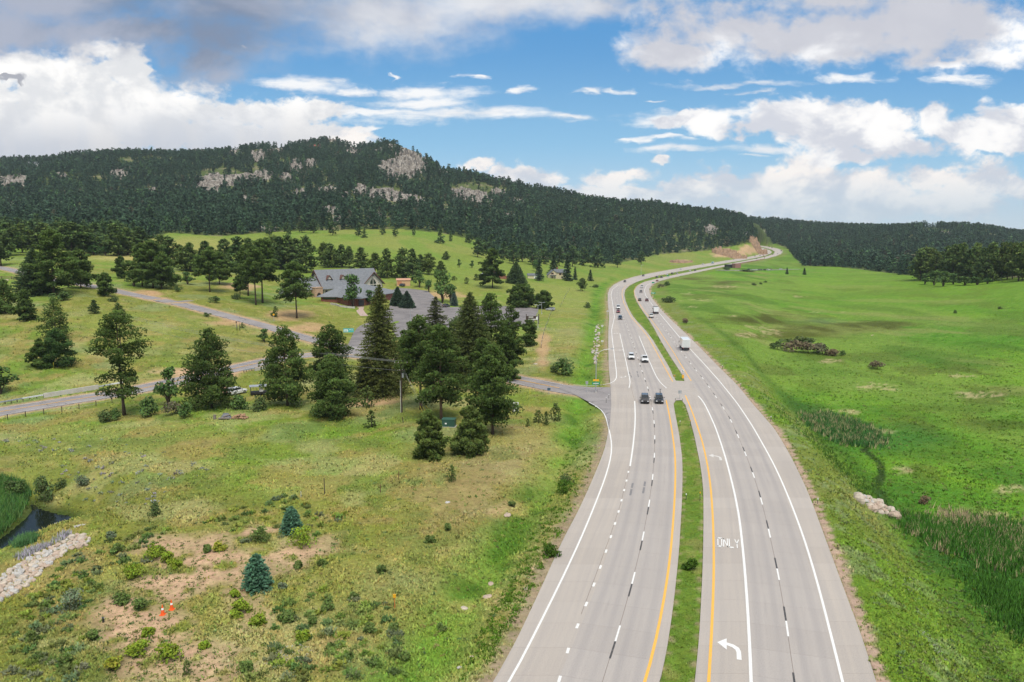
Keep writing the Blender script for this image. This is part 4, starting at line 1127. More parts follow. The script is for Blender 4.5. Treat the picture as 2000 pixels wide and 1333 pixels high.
class Lib:
    """one template per kind, made once; further trees copy its parts"""
    def __init__(s): s.d = {}
    def get(s, key, make, stem='trunk', top='crown', bark=None, leaf=None):
        if key not in s.d:
            tr, V, F, tint = make()
            a = tr.build(stem, bark or m_bark, None, smooth=True); b = mesh_np(top, V, F, leaf or m_needles, None, col=tint)
            s.d[key] = (a.data, b.data); bpy.data.objects.remove(a); bpy.data.objects.remove(b)
        return s.d[key]
LIB = Lib()
def put(key, name, label, cat, loc, sc, rz, group=None, stem='trunk', top='crown'):
    t = thing(name, label, cat, loc, rz, group); t.scale = sc
    for nm, me in zip((stem, top), LIB.d[key]):
        o = bpy.data.objects.new(nm, me); C.objects.link(o); o.parent = t
    return t
ORD = ['first', 'second', 'third', 'fourth', 'fifth', 'sixth', 'seventh', 'eighth', 'ninth', 'tenth', 'eleventh', 'twelfth', 'thirteenth', 'fourteenth', 'fifteenth', 'sixteenth', 'seventeenth', 'eighteenth', 'nineteenth', 'twentieth',
       'twenty-first', 'twenty-second', 'twenty-third', 'twenty-fourth', 'twenty-fifth', 'twenty-sixth', 'twenty-seventh', 'twenty-eighth', 'twenty-ninth', 'thirtieth', 'thirty-first', 'thirty-second', 'thirty-third', 'thirty-fourth', 'thirty-fifth', 'thirty-sixth', 'thirty-seventh', 'thirty-eighth', 'thirty-ninth', 'fortieth']

def spot(bx, by, top, hw):
    """ground point, height and half width (metres) of a tree seen at these pixels"""
    p = at(bx, by)
    a, dy, dz = ray(bx, top)
    h = CAM_H + p[1] * dz / dy - p[2]
    return p, float(h), float(hw * p[1] / FOC / cp * 1.0)

# ---- the tall trees round the county road, each built for itself
NEAR = [
 # kind, base px, base py, top py, half width px, label, options
 ('P', 243, 812, 614, 50, 'tall open ponderosa pine with bare forked trunk beside the guardrail road', dict(crown0=.22, shape='mop', gap=.12, n_br=46, pad=1.0)),
 ('P', 414, 797, 650, 50, 'broad dense pine above the brush row, left of the white parked vehicle', dict(crown0=.10, shape='pine', n_br=56, pad=1.0)),
 ('P', 562, 793, 645, 46, 'dark full pine between the trailer and the utility lines', dict(crown0=.08, shape='pine', n_br=56)),
 ('P', 648, 778, 640, 38, 'round-topped pine standing behind the shaggy low pine', dict(crown0=.18, shape='round', n_br=50)),
 ('P', 650, 815, 700, 44, 'shaggy low-branched pine in front of the round-topped pine', dict(crown0=.03, shape='pine', n_br=52)),
 ('S', 745, 772, 553, 42, 'tallest dark spruce, left of the utility pole', dict(crown0=.03, base=(.105,.125,.034))),
 ('S', 714, 772, 692, 17, 'narrow pale spruce tucked under the tallest spruce', dict(crown0=.02, base=(.075,.105,.060))),
 ('P', 822, 800, 622, 40, 'tall pine with a bare reddish trunk right of the utility pole', dict(crown0=.34, shape='round', n_br=48, bark='red')),
 ('P', 862, 819, 642, 50, 'large pine on an orange trunk behind the green utility box', dict(crown0=.20, shape='pine', n_br=60, bark='red')),
 ('S', 852, 716, 578, 33, 'thin sparse spruce with drooping bare branches by the car park', dict(crown0=.10, base=(.085,.098,.040), sparse=.45)),
 ('S', 919, 745, 570, 46, 'broad spruce with a thin yellowish top in the dark clump', dict(crown0=.04, base=(.095,.122,.036))),
 ('P', 962, 740, 578, 38, 'large dark pine filling the right side of the dark clump', dict(crown0=.05, shape='pine', n_br=62)),
 ('P', 996, 712, 600, 25, 'deep green pine at the right rear of the dark clump', dict(crown0=.04, shape='pine', n_br=44)),
 ('P', 962, 849, 682, 45, 'big leaning pine beside the white notice board', dict(crown0=.16, shape='pine', n_br=60)),
 ('P', 1035, 676, 627, 18, 'small round pine below the brown wooden sign', dict(crown0=.03, shape='round', n_br=26)),
 ('P', 893, 735, 630, 44, 'bushy pine in the gap of the dark clump, behind the orange trunk', dict(crown0=.03, shape='pine', n_br=46)),
 ('P', 794, 742, 648, 26, 'dark low pine between the tallest spruce and the bare trunk', dict(crown0=.03, shape='pine', n_br=40)),
 ('P', 906, 702, 598, 32, 'high dark pine behind the broad spruce in the clump', dict(crown0=.03, shape='pine', n_br=44)),
 ('P', 940, 762, 664, 30, 'low dark pine at the front of the clump, left of the big leaning pine', dict(crown0=.03, shape='pine', n_br=44)),
 ('P', 990, 742, 645, 26, 'dark pine behind the big leaning pine', dict(crown0=.03, shape='pine', n_br=40)),
 ('P', 838, 893, 806, 32, 'young thick pine left of the green utility box', dict(crown0=.02, shape='pine', n_br=44, base=(.092,.130,.030))),
 ('P', 919, 887, 798, 32, 'young pointed pine right of the green utility box', dict(crown0=.04, shape='pine', n_br=40, base=(.094,.131,.032))),
 ('S', 503, 1150, 1083, 27, 'squat blue spruce standing on the bare soil', dict(crown0=.02, base=(.078,.170,.100), blue=1)),
 ('S', 570, 1042, 991, 21, 'smaller blue spruce in the grass beyond the bare soil', dict(crown0=.02, base=(.078,.170,.100), blue=1)),
 ('P', 110, 662, 587, 27, 'lone pine on the grassy slope above two small pines', dict(crown0=.04, shape='pine', n_br=40)),
 ('P', 112, 717, 648, 30, 'wide young pine, right of the pair on the lower slope', dict(crown0=.04, shape='pine', n_br=38, base=(.052,.100,.028))),
 ('P', 80, 717, 664, 20, 'thinner young pine, left of the pair on the lower slope', dict(crown0=.08, shape='pine', n_br=28)),
 ('P', 105, 577, 450, 46, 'largest pine of the group beside the far side road', dict(crown0=.14, shape='pine', n_br=58)),
 ('S', 70, 575, 484, 30, 'ragged dark spruce left of the largest pine by the side road', dict(crown0=.04, sparse=.15)),
 ('P', 158, 563, 488, 30, 'pine right of the largest pine by the side road', dict(crown0=.12, shape='pine', n_br=44)),
 ('P', 10, 612, 550, 26, 'dense pine cut by the left edge on the upper slope', dict(crown0=.03, shape='pine', n_br=40)),
 ('P', 50, 626, 568, 18, 'slim pine right of the pine cut by the left edge', dict(crown0=.05, shape='pine', n_br=34)),
 ('P', 580, 622, 514, 34, 'tall pine on a bare trunk left of the church', dict(crown0=.36, shape='pine', n_br=44)),
 ('P', 513, 592, 470, 38, 'taller pine of the bare-trunked group on the church lawn', dict(crown0=.38, shape='pine', n_br=48)),
 ('P', 500, 596, 486, 26, 'front pine of the bare-trunked group on the church lawn', dict(crown0=.42, shape='pine', n_br=36)),
 ('P', 485, 578, 480, 24, 'rear pine of the bare-trunked group on the church lawn', dict(crown0=.40, shape='pine', n_br=34)),
 ('P', 469, 584, 540, 13, 'small slender pine left of the bare-trunked group', dict(crown0=.40, shape='round', n_br=20)),
 ('P', 410, 571, 487, 30, 'flat-topped pine with a long bare trunk above the orange bank', dict(crown0=.45, shape='pine', n_br=40)),
 ('P', 429, 556, 494, 28, 'pine just right of the flat-topped pine', dict(crown0=.18, shape='pine', n_br=36)),
 ('P', 278, 560, 478, 32, 'left pine of the thick group above the orange bank', dict(crown0=.20, shape='pine', n_br=42)),
 ('P', 299, 563, 472, 36, 'middle pine of the thick group above the orange bank', dict(crown0=.16, shape='pine', n_br=48)),
 ('P', 316, 565, 500, 26, 'right pine of the thick group above the orange bank', dict(crown0=.16, shape='pine', n_br=36)),
 ('P', 205, 579, 536, 17, 'small bushy pine beside the far side road', dict(crown0=.12, shape='pine', n_br=28)),
 ('P', 238, 544, 503, 13, 'round pine left of the thick group, in the meadow', dict(crown0=.10, shape='pine', n_br=26)),
 ('P', 962, 563, 488, 26, 'tall pine in front of the dark barn', dict(crown0=.16, shape='pine', n_br=44)),
 ('S', 1008, 554, 512, 15, 'wide-skirted spruce right of the dark barn', dict(crown0=.02)),
 ('P', 1010, 601, 560, 18, 'left pine of the close pair behind the car park', dict(crown0=.05, shape='round', n_br=34)),
 ('P', 1026, 601, 557, 20, 'right pine of the close pair behind the car park', dict(crown0=.05, shape='round', n_br=36)),
 ('P', 1060, 604, 570, 15, 'rounded pine by the parking lamp at the far corner', dict(crown0=.10, shape='round', n_br=28)),
 ('S', 777, 598, 561, 11, 'left small spruce on the car park island', dict(crown0=.03, base=(.034,.062,.034))),
 ('S', 795, 602, 569, 11, 'right small spruce on the car park island', dict(crown0=.03, base=(.040,.066,.042))),
 ('S', 887, 598, 572, 8, 'pale blue spruce at the back edge of the car park', dict(crown0=.02, base=(.085,.130,.105), blue=1)),
 ('S', 951, 600, 578, 7, 'small dark cone-shaped spruce behind the parked black car', dict(crown0=.02)),
]
sd = 100
for kind, bx, by, top, hw, label, op in NEAR:
    sd += 1
    p, h, R = spot(bx, by, top, hw)
    base = op.get('base'); pxm = FOC / p[1] * .512          # pixels of the scored picture per metre
    size = min(.75, max(.30, 1.25 / pxm * (.8 if pxm > 3 else 1)))
    if kind == 'P':
        k = 5 if pxm > 3.4 else 4
        tufts = 46 if pxm > 3.4 else 26
        parts = pine_mesh(h, R * 1.0, op['crown0'], sd, op['n_br'], tufts, k, op['shape'], size, base or tuple(np.array((.076,.120,.029)) * rnd.uniform(.85, 1.15)), gap=op.get('gap', 0), pad=max(.45, min(1.35, R * .28)) * op.get('pad', 1.0), pads_per=1.9)
        plant('pine_tree', label, 'pine tree', p, parts, 0, None, {'red': m_bark_red}.get(op.get('bark'), m_bark))
    else:
        sz = size * .9 if not op.get('blue') else .20
        parts = spruce_mesh(h, R * (1.22 if op.get('blue') else 1.6), op['crown0'], sd, step=max(.16, h * (.020 if not op.get('blue') else .045)), per=18, k=5, size=sz * 1.1, base=base or (.068,.108,.042), sparse=op.get('sparse', 0), power=.74 if not op.get('blue') else .42)
        plant('spruce_tree', label, 'spruce tree', p, parts)

# ---- copies of a few templates for trees farther off
for i in range(6):
    sh = ('pine', 'round', 'pine', 'cone', 'pine', 'oval')[i]
    LIB.get(('pine', i), lambda i=i, sh=sh: pine_mesh(15, 3.6, (.12, .2, .08, .05, .25, .15)[i], 40 + i, 30, 15, 3, sh, .80, (.070 + .006 * i, .112 + .006 * i, .034), pad=1.35, pads_per=1.5, limbs=False))
    LIB.get(('farpine', i), lambda i=i, sh=sh: pine_mesh(15, 3.5, (.12, .15, .06, .03, .2, .1)[i], 60 + i, 20, 8, 2, sh, 1.3, (.062, .104, .038), pad=1.3, pads_per=1.2, limbs=False))
for i in range(3):
    LIB.get(('spruce', i), lambda i=i: spruce_mesh(15, 3.0, .03, 80 + i, step=.9, per=9, k=3, size=1.0, base=(.062,.102,.046)))
    LIB.get(('leafy', i), lambda i=i: leafy_mesh(8, 3.2, 90 + i, 900, 14, .62, (.075 - .008 * i, .135 - .005 * i, .030)), leaf=m_leaves)
    LIB.get(('bush', i), lambda i=i: leafy_mesh(2.2, 1.6, 95 + i, 520, 9, .30, (.070, .105 + .01 * i, .030), trunk=False, z0=.0), stem='stem', top='foliage', leaf=m_leaves)
    LIB.get(('dry', i), lambda i=i: leafy_mesh(2.2, 1.8, 98 + i, 520, 9, .30, (.120 + .02 * i, .115, .065), trunk=False, z0=.0), stem='stem', top='foliage', leaf=m_leaves)
    LIB.get(('youngpine', i), lambda i=i: pine_mesh(4, 1.3, .03, 110 + i, 24, 6, 3, ('oval', 'cone', 'oval')[i], .40, (.080, .112, .030), pad=.5, limbs=False))
LIBDIM = {'pine': (15, 3.9), 'farpine': (15, 3.9), 'spruce': (15, 3.0), 'leafy': (8, 3.1), 'bush': (2.2, 1.6), 'dry': (2.2, 1.6), 'youngpine': (4, 1.5)}
def far_tree(key, bx, by, top, hw, label, group=None, name=None, cat=None, i=None):
    p, h, R = spot(bx, by, top, hw)
    i = rnd.randrange(3) if i is None else i
    H0, R0 = LIBDIM[key]
    nm = name or {'pine': 'pine_tree', 'farpine': 'pine_tree', 'spruce': 'spruce_tree', 'leafy': 'leafy_tree', 'bush': 'bush', 'dry': 'bush', 'youngpine': 'young_pine'}[key]
    ct = cat or {'pine': 'pine tree', 'farpine': 'pine tree', 'spruce': 'spruce tree', 'leafy': 'tree', 'bush': 'bush', 'dry': 'bush', 'youngpine': 'pine tree'}[key]
    st, tp = ('stem', 'foliage') if key in ('bush', 'dry') else ('trunk', 'crown')
    return put((key, i), nm, label, ct, p, (R / R0, R / R0, h / H0), rnd.uniform(0, 6.28), group, st, tp)

ONE = [
 ('leafy', 690, 601, 535, 25, 'green ash tree standing in front of the church roof'),
 ('leafy', 724, 597, 566, 15, 'leafy tree at the church entrance, behind the tallest spruce'),
 ('leafy', 819, 562, 527, 13, 'rounded leafy tree right of the orange shed'),
 ('leafy', 838, 571, 545, 9, 'small leafy tree right of the rounded tree by the orange shed'),
 ('leafy', 864, 592, 526, 22, 'tall pale leafy tree at the back of the car park'),
 ('leafy', 880, 590, 552, 14, 'dark leafy tree right of the tall pale tree at the car park'),
 ('leafy', 330, 792, 716, 26, 'pale green leafy tree between the open ponderosa and the broad pine'),
 ('leafy', 516, 668, 642, 14, 'pale young tree beside the side road bend'),
 ('leafy', 262, 560, 528, 20, 'left leafy tree under the thick pine group'),
 ('leafy', 335, 558, 526, 18, 'right leafy tree under the thick pine group'),
 ('leafy', 366, 556, 531, 15, 'small leafy tree right of the thick pine group'),
 ('leafy', 0, 770, 712, 36, 'bright green willow beside the creek at the left edge'),
 ('leafy', 183, 499, 474, 14, 'left pale aspen at the meadow edge'),
 ('leafy', 206, 500, 480, 12, 'right pale aspen at the meadow edge'),
 ('leafy', 897, 523, 506, 5, 'left small round tree in the hill meadow'),
 ('leafy', 922, 524, 509, 6, 'right small round tree in the hill meadow'),
 ('leafy', 1049, 531, 506, 10, 'leafy tree behind the pale garage'),
 ('pine', 185, 613, 587, 10, 'left small pine in the open slope meadow', None, 0),
 ('pine', 232, 613, 593, 9, 'right small pine in the open slope meadow', None, 2),
 ('youngpine', 725, 836, 804, 14, 'bushy young pine left of the short leaning post'),
 ('youngpine', 719, 796, 757, 12, 'slim young pine under the narrow pale spruce'),
 ('youngpine', 882, 941, 911, 8, 'tiny lone pine in the grass before the highway'),
 ('youngpine', 365, 1319, 1292, 8, 'tiny pine seedling at the lower edge of the bare soil'),
 ('youngpine', 1052, 826, 803, 9, 'left bushy young pine by the junction'),
 ('youngpine', 1067, 830, 806, 9, 'middle bushy young pine by the junction'),
 ('youngpine', 1085, 822, 790, 10, 'tallest right bushy young pine by the junction'),
 ('youngpine', 1031, 834, 819, 5, 'smallest seedling pine left of the young trio by the junction'),
 ('spruce', 1053, 549, 506, 11, 'dark spruce between the garage and the pale house'),
 ('spruce', 1081, 536, 497, 13, 'broad spruce rising behind the pale house'),
 ('spruce', 1108, 549, 496, 12, 'tall spruce at the right corner of the pale house'),
 ('spruce', 1123, 547, 522, 6, 'slim spruce right of the pale house'),
 ('spruce', 1153, 549, 527, 7, 'lone spruce far right of the pale house'),
 ('pine', 1137, 569, 545, 9, 'dark round pine beside the pasture fence below the house', None, 1),
 ('pine', 871, 508, 492, 7, 'single pine in the hill meadow', None, 2),
 ('spruce', 1537, 536, 523, 4, 'left small spruce at the far end of the wet meadow'),
 ('spruce', 1571, 537, 524, 5, 'right small spruce at the far end of the wet meadow'),
 ('youngpine', 930, 548, 536, 7, 'middle of three small pines in the pasture left of the barn'),
 ('youngpine', 887, 548, 540, 5, 'left of three small pines in the pasture left of the barn'),
 ('youngpine', 911, 555, 543, 5, 'lowest of three small pines in the pasture left of the barn'),
 ('youngpine', 538, 620, 600, 5, 'crooked dead-topped young pine left of the yellow sign'),
 ('youngpine', 474, 641, 631, 4, 'tiny pine beside the side road posts'),
 ('bush', 120, 588, 566, 26, 'dark shrub row under the large roadside pines'),
 ('bush', 221, 590, 578, 13, 'round dark shrub beside the far side road'),
 ('bush', 205, 824, 797, 22, 'left shrub at the foot of the open ponderosa'),
 ('bush', 226, 822, 796, 16, 'right shrub at the foot of the open ponderosa'),
 ('bush', 290, 815, 772, 28, 'first shrub of the brush row, right of the open ponderosa'),
 ('dry', 336, 812, 786, 22, 'second shrub of the brush row, under the pale leafy tree'),
 ('bush', 360, 816, 782, 26, 'third shrub of the brush row, left of the broad pine'),
 ('bush', 470, 800, 768, 24, 'shrub right of the broad pine, in front of the white parked vehicle'),
 ('bush', 505, 803, 770, 24, 'shrub in front of the parked trailer'),
 ('dry', 385, 790, 766, 16, 'reddish dry shrub behind the broad pine'),
 ('bush', 404, 619, 609, 9, 'round shrub at the side road edge above the slope'),
 ('bush', 535, 619, 606, 8, 'dark shrub under the crooked young pine'),
 ('bush', 1105, 733, 698, 34, 'large green shrub near the street lamp above the junction'),
 ('bush', 1082, 728, 709, 14, 'small dark shrub left of the large junction shrub'),
 ('bush', 1147, 602, 589, 10, 'round green shrub in the swale below the house'),
 ('bush', 1162, 562, 555, 10, 'low shrub by the field track near the highway bend'),
 ('bush', 1305, 591, 577, 20, 'long green shrub below the guide sign'),
 ('bush', 1302, 559, 549, 9, 'shrub above the guide sign bend'),
 ('dry', 1292, 563, 555, 8, 'grey shrub left of the bend shrub'),
 ('dry', 1340, 632, 619, 10, 'grey-green shrub on the embankment below the dump truck'),
 ('bush', 1473, 558, 552, 7, 'left shrub of the three in the far wet meadow'),
 ('bush', 1486, 556, 551, 4, 'middle shrub of the three in the far wet meadow'),
 ('bush', 1495, 553, 548, 5, 'right shrub of the three in the far wet meadow'),
 ('dry', 1713, 721, 704, 20, 'lone tan willow clump in the wet meadow'),
 ('bush', 1518, 683, 663, 18, 'green end of the willow thicket in the wet meadow'),
 ('dry', 1548, 687, 663, 26, 'second clump of the willow thicket'),
 ('dry', 1578, 690, 667, 26, 'third clump of the willow thicket'),
 ('dry', 1606, 692, 671, 26, 'fourth clump of the willow thicket'),
 ('dry', 1630, 695, 678, 20, 'tan clump near the right end of the willow thicket'),
 ('bush', 1645, 695, 684, 9, 'green right tip of the willow thicket'),
 ('bush', 1560, 672, 656, 36, 'green back row of the willow thicket'),
 ('dry', 1806, 984, 962, 16, 'grey leafless shrub in the wet meadow near the rocks'),
 ('bush', 1866, 613, 605, 5, 'tiny dark shrub in the far meadow, left one'),
 ('bush', 1953, 604, 598, 5, 'tiny dark shrub in the far meadow, right one'),
 ('bush', 1953, 551, 541, 6, 'small dark bush on the meadow rise'),
 ('bush', 88, 980, 922, 27, 'dark round willow overhanging the pond'),
 ('bush', 28, 968, 930, 26, 'rounded green willow behind the pond reeds at the left edge'),
 ('bush', 118, 955, 932, 14, 'small dark willow right of the willow overhanging the pond'),
 ('bush', 302, 1008, 976, 18, 'dark green shrub on the bank above the culvert'),
 ('bush', 1420, 528, 521, 14, 'grey-green thicket below the bridge approach'),
 ('bush', 1460, 531, 526, 20, 'low thicket along the creek by the parked cars'),
 ('bush', 1106, 948, 922, 16, 'dark low shrub in the roadside ditch'),
 ('bush', 420, 592, 576, 14, 'shrub below the flat-topped pine'),
 ('bush', 460, 585, 571, 12, 'shrub at the foot of the small slender pine'),
 ('bush', 347, 570, 556, 10, 'shrub at the right foot of the thick pine group'),
]
for r_ in ONE:
    far_tree(r_[0], r_[1], r_[2], r_[3], r_[4], r_[5], r_[6] if len(r_) > 6 else None, i=r_[7] if len(r_) > 7 else None)

# rows of pines: one label per place in the row
def row(key, fmt, pts, group):
    for i, (bx, by, top, hw) in enumerate(sorted(pts)):
        far_tree(key, bx, by, top, hw, fmt % ORD[i], group, i=rnd.randrange(6) if key in ('pine', 'farpine') else None)
row('pine', '%s pine from the left in the row behind the church', [(548,527,465,20),(562,528,462,20),(577,526,470,22),(598,533,465,22),(633,520,476,12),(648,523,478,18),(668,522,480,14),(682,524,484,10),(705,530,486,19),(733,536,496,14),(756,543,489,17),(786,545,488,20),(806,548,489,15),(822,535,499,11),(838,537,497,13),(861,531,511,11)], 'pines behind the church')
row('pine', '%s pine from the left among the meadow pines above the side road', [(363,529,484,18),(372,531,477,18),(402,530,474,20),(440,517,470,16),(467,533,466,24),(486,521,468,20),(520,523,467,16),(538,518,463,16),(508,515,470,16),(334,522,465,26),(316,512,462,24)], 'meadow pines above the side road')
row('pine', '%s pine from the left at the top of the far side road', [(20,500,440,24),(2,520,452,22),(44,494,440,20),(140,500,438,30),(165,498,445,24),(232,500,440,26),(250,498,448,20),(214,487,452,18),(118,490,436,26),(88,486,438,24),(275,497,446,22),(188,490,440,20)], 'pines by the far side road')
row('pine', '%s pine from the left in the stand at the far right meadow edge', [(1797, 548, 490, 18), (1806, 546, 486, 16), (1818, 546, 487, 17), (1826, 548, 495, 15), (1838, 546, 495, 19), (1849, 548, 484, 15), (1860, 550, 482, 17), (1871, 548, 482, 16), (1878, 550, 479, 15), (1889, 550, 491, 17), (1898, 550, 484, 14), (1906, 546, 478, 16), (1918, 552, 487, 14), (1929, 546, 482, 14), (1939, 550, 477, 16), (1949, 548, 487, 14), (1956, 548, 477, 17), (1967, 546, 477, 14), (1977, 546, 477, 14), (1989, 550, 482, 20), (1996, 550, 475, 14), (2006, 546, 474, 14), (2015, 548, 473, 17), (2023, 546, 474, 16)], 'pines at the right meadow edge')
row('leafy', '%s leafy bush from the left below the right-hand pine stand', [(1806, 556, 534, 12), (1824, 558, 528, 16), (1842, 560, 529, 16), (1862, 556, 534, 14), (1884, 558, 540, 18), (1908, 557, 541, 16), (1928, 555, 544, 12)], 'bushes below the right-hand stand')
row('farpine', '%s pine from the left along the lower edge of the hill forest', [(526,460,432,9),(560,457,436,7),(565,462,446,4),(590,455,434,9),(612,456,430,10),(650,460,434,10),(700,462,438,8),(712,465,447,6),(748,459,445,5),(772,463,448,6),(808,462,446,4),(860,476,440,9),(880,472,452,4),(915,475,452,8),(933,503,466,12),(945,500,470,9),(960,497,460,12),(985,508,474,12),(1003,516,478,13),(1020,512,474,12),(1040,518,478,12),(1062,516,478,12),(1092,520,484,13),(1118,521,482,12),(1140,519,486,12),(1168,523,487,14),(1206,523,490,9),(1252,517,492,9)], 'pines at the lower edge of the hill forest')

# ------------------------------------------------------------------ rock outcrops on the hill
m_rock, t_, b_ = mat_new('granite')
oc = t_.n('ShaderNodeTexCoord').outputs['Object']
base_ = t_.mix(t_.ramp(t_.noise(oc, .14, 6, .68), .34, .66), (.140,.118,.098), (.375,.340,.292))
base_ = t_.mix(t_.ramp(t_.noise(t_.v('MULTIPLY', oc, (.22, .22, .035)), 1.0, 5, .72), .50, .60), base_, (.070,.060,.054))
t_.t.links.new(base_, b_.inputs['Base Color']); b_.inputs['Roughness'].default_value = .95
bp_ = t_.n('ShaderNodeBump', i={'Strength': .9, 'Distance': 1.2, 'Height': t_.noise(oc, .5, 6, .7)})
t_.t.links.new(bp_.outputs[0], b_.inputs['Normal'])
def rock_mesh(name, w, d, h, seed, nu=46, nv=26, e=.55, mt=None, amp=.22, freq=None):
    rs = np.random.RandomState(seed)
    u, v = np.meshgrid(np.linspace(0, 2 * np.pi, nu, endpoint=False), np.linspace(-.5 * np.pi, .5 * np.pi, nv))
    cu, su, cv, sv = np.cos(u), np.sin(u), np.cos(v), np.sin(v)
    f = lambda a, k: np.sign(a) * np.abs(a) ** k
    X, Y_, Z = f(cv, e) * f(cu, e), f(cv, e) * f(su, e), f(sv, e)
    fr = freq or 5.0
    n = fbm(u * fr / 1.2 + seed, v * 2.2 + seed * 3, 3, seed); n = .55 * n + .45 * np.round(n * 6) / 6
    n2_ = fbm(u * fr * 2.2, v * 6, 3, seed + 5)
    r = 1 + (n - .5) * 2 * amp * 1.5 + (n2_ - .5) * amp
    top = fbm(u * 2 + seed, v * 0, 3, seed + 9)
    V = np.stack([X * r * w / 2, Y_ * r * d / 2, Z * (r * .6 + .4) * h / 2 * (.72 + .56 * top)], -1).reshape(-1, 3)
    F = []
    for i in range(nv - 1):
        for j in range(nu):
            F.append((i * nu + j, i * nu + (j + 1) % nu, (i + 1) * nu + (j + 1) % nu, (i + 1) * nu + j))
    return mesh_np(name, V, F, mt or m_rock, smooth=False)
ROCKS = [
 (432, 344, 48, 20, 'long pale cliff band at the middle of the mountain'), (500, 338, 24, 17, 'square pale cliff right of the long cliff band'), (545, 292, 20, 7, 'low rock ledge near the mountain crest'),
 (503, 302, 14, 12, 'rough outcrop above the square cliff'), (605, 318, 12, 9, 'round outcrop right of the square cliff'), (578, 318, 9, 7, 'small outcrop left of the round outcrop'), (578, 330, 12, 7, 'small ledge below the round outcrop'),
 (775, 332, 32, 17, 'great pale cliff face below the rocky summit'), (803, 312, 24, 24, 'weathered cliff on the summit shoulder'), (795, 290, 22, 9, 'summit cap rocks at the top of the mountain'), (757, 378, 34, 14, 'pale slab cliff below the great cliff face'),
 (770, 400, 18, 9, 'rock pile under the slab cliff'), (930, 372, 38, 21, 'brown fractured cliff on the right shoulder'), (898, 372, 16, 16, 'broken cliff left of the brown fractured cliff'), (978, 373, 14, 9, 'small ledge right of the brown fractured cliff'),
 (245, 318, 18, 12, 'pale outcrop on the left part of the ridge'), (232, 344, 16, 9, 'rock pile below the left ridge outcrop'), (25, 356, 26, 15, 'pale outcrop near the left edge of the mountain'), (18, 402, 20, 8, 'low rock near the left edge of the mountain'),
 (300, 380, 9, 7, 'small pale boulder outcrop in the mid-slope forest'), (408, 370, 22, 13, 'grey ledge under the long cliff band'), (640, 368, 16, 9, 'grey ledge in the forest left of the slab cliff'), (585, 382, 14, 9, 'small pale ledge below the round outcrop'),
 (688, 298, 12, 6, 'orange rock near the second summit'), (648, 272, 22, 7, 'summit rocks beside the radio mast'), (640, 412, 20, 8, 'tumbled rocks low in the forest'), (690, 396, 14, 7, 'tumbled rocks left of the slab cliff'),
 (940, 393, 16, 9, 'talus under the brown fractured cliff'), (1388, 449, 12, 8, 'bare outcrop above the road cut'), (1815, 450, 22, 7, 'pale bluff on the far right hill'), (1848, 455, 14, 8, 'right end of the pale bluff on the far hill'), (1945, 462, 14, 4, 'low tan ledge at the far right'),
 (1012, 395, 10, 6, 'small ledge below the right shoulder'), (1165, 412, 10, 5, 'small ledge on the long right ridge'), (270, 285, 8, 5, 'small crest rock on the left ridge'), (1480, 482, 15, 14, 'steep orange and grey road cut at the bend'), (1425, 494, 26, 8, 'low orange road cut beside the highway'),
 (1330, 510, 22, 4, 'red earth bank below the hill'), (865, 336, 8, 8, 'edge rock on the right flank of the summit'), (722, 392, 10, 8, 'narrow rock fin left of the slab cliff'), (480, 392, 9, 5, 'small rock in the forest below the cliffs'), (523, 448, 14, 4, 'pale boulders at the forest foot'),
 (668, 383, 15, 8, 'grey talus patch left of the narrow rock fin'), (615, 396, 14, 6, 'low grey ledge below the small pale ledge'), (735, 420, 16, 6, 'tumbled boulders under the rock pile'), (660, 432, 12, 5, 'lowest tumbled rocks above the hill meadow'), (705, 372, 12, 8, 'upper talus patch left of the slab cliff'), (560, 350, 12, 7, 'grey ledge right of and below the square cliff'), (350, 362, 9, 5, 'tiny ledge left of the grey ledge'), (820, 395, 12, 8, 'grey rocks right of the slab cliff'), (870, 410, 14, 7, 'rocks low on the right shoulder'), (990, 420, 12, 5, 'tan clearing rocks under the right shoulder'), (120, 345, 10, 5, 'small rock in the forest below the white ridge house'), (460, 300, 10, 5, 'small crest ledge above the long cliff band'),
]
m_cut = mat('orange_earth_rock', (.27,.175,.105), .95, var=.45, scale=.25, bump=.8)
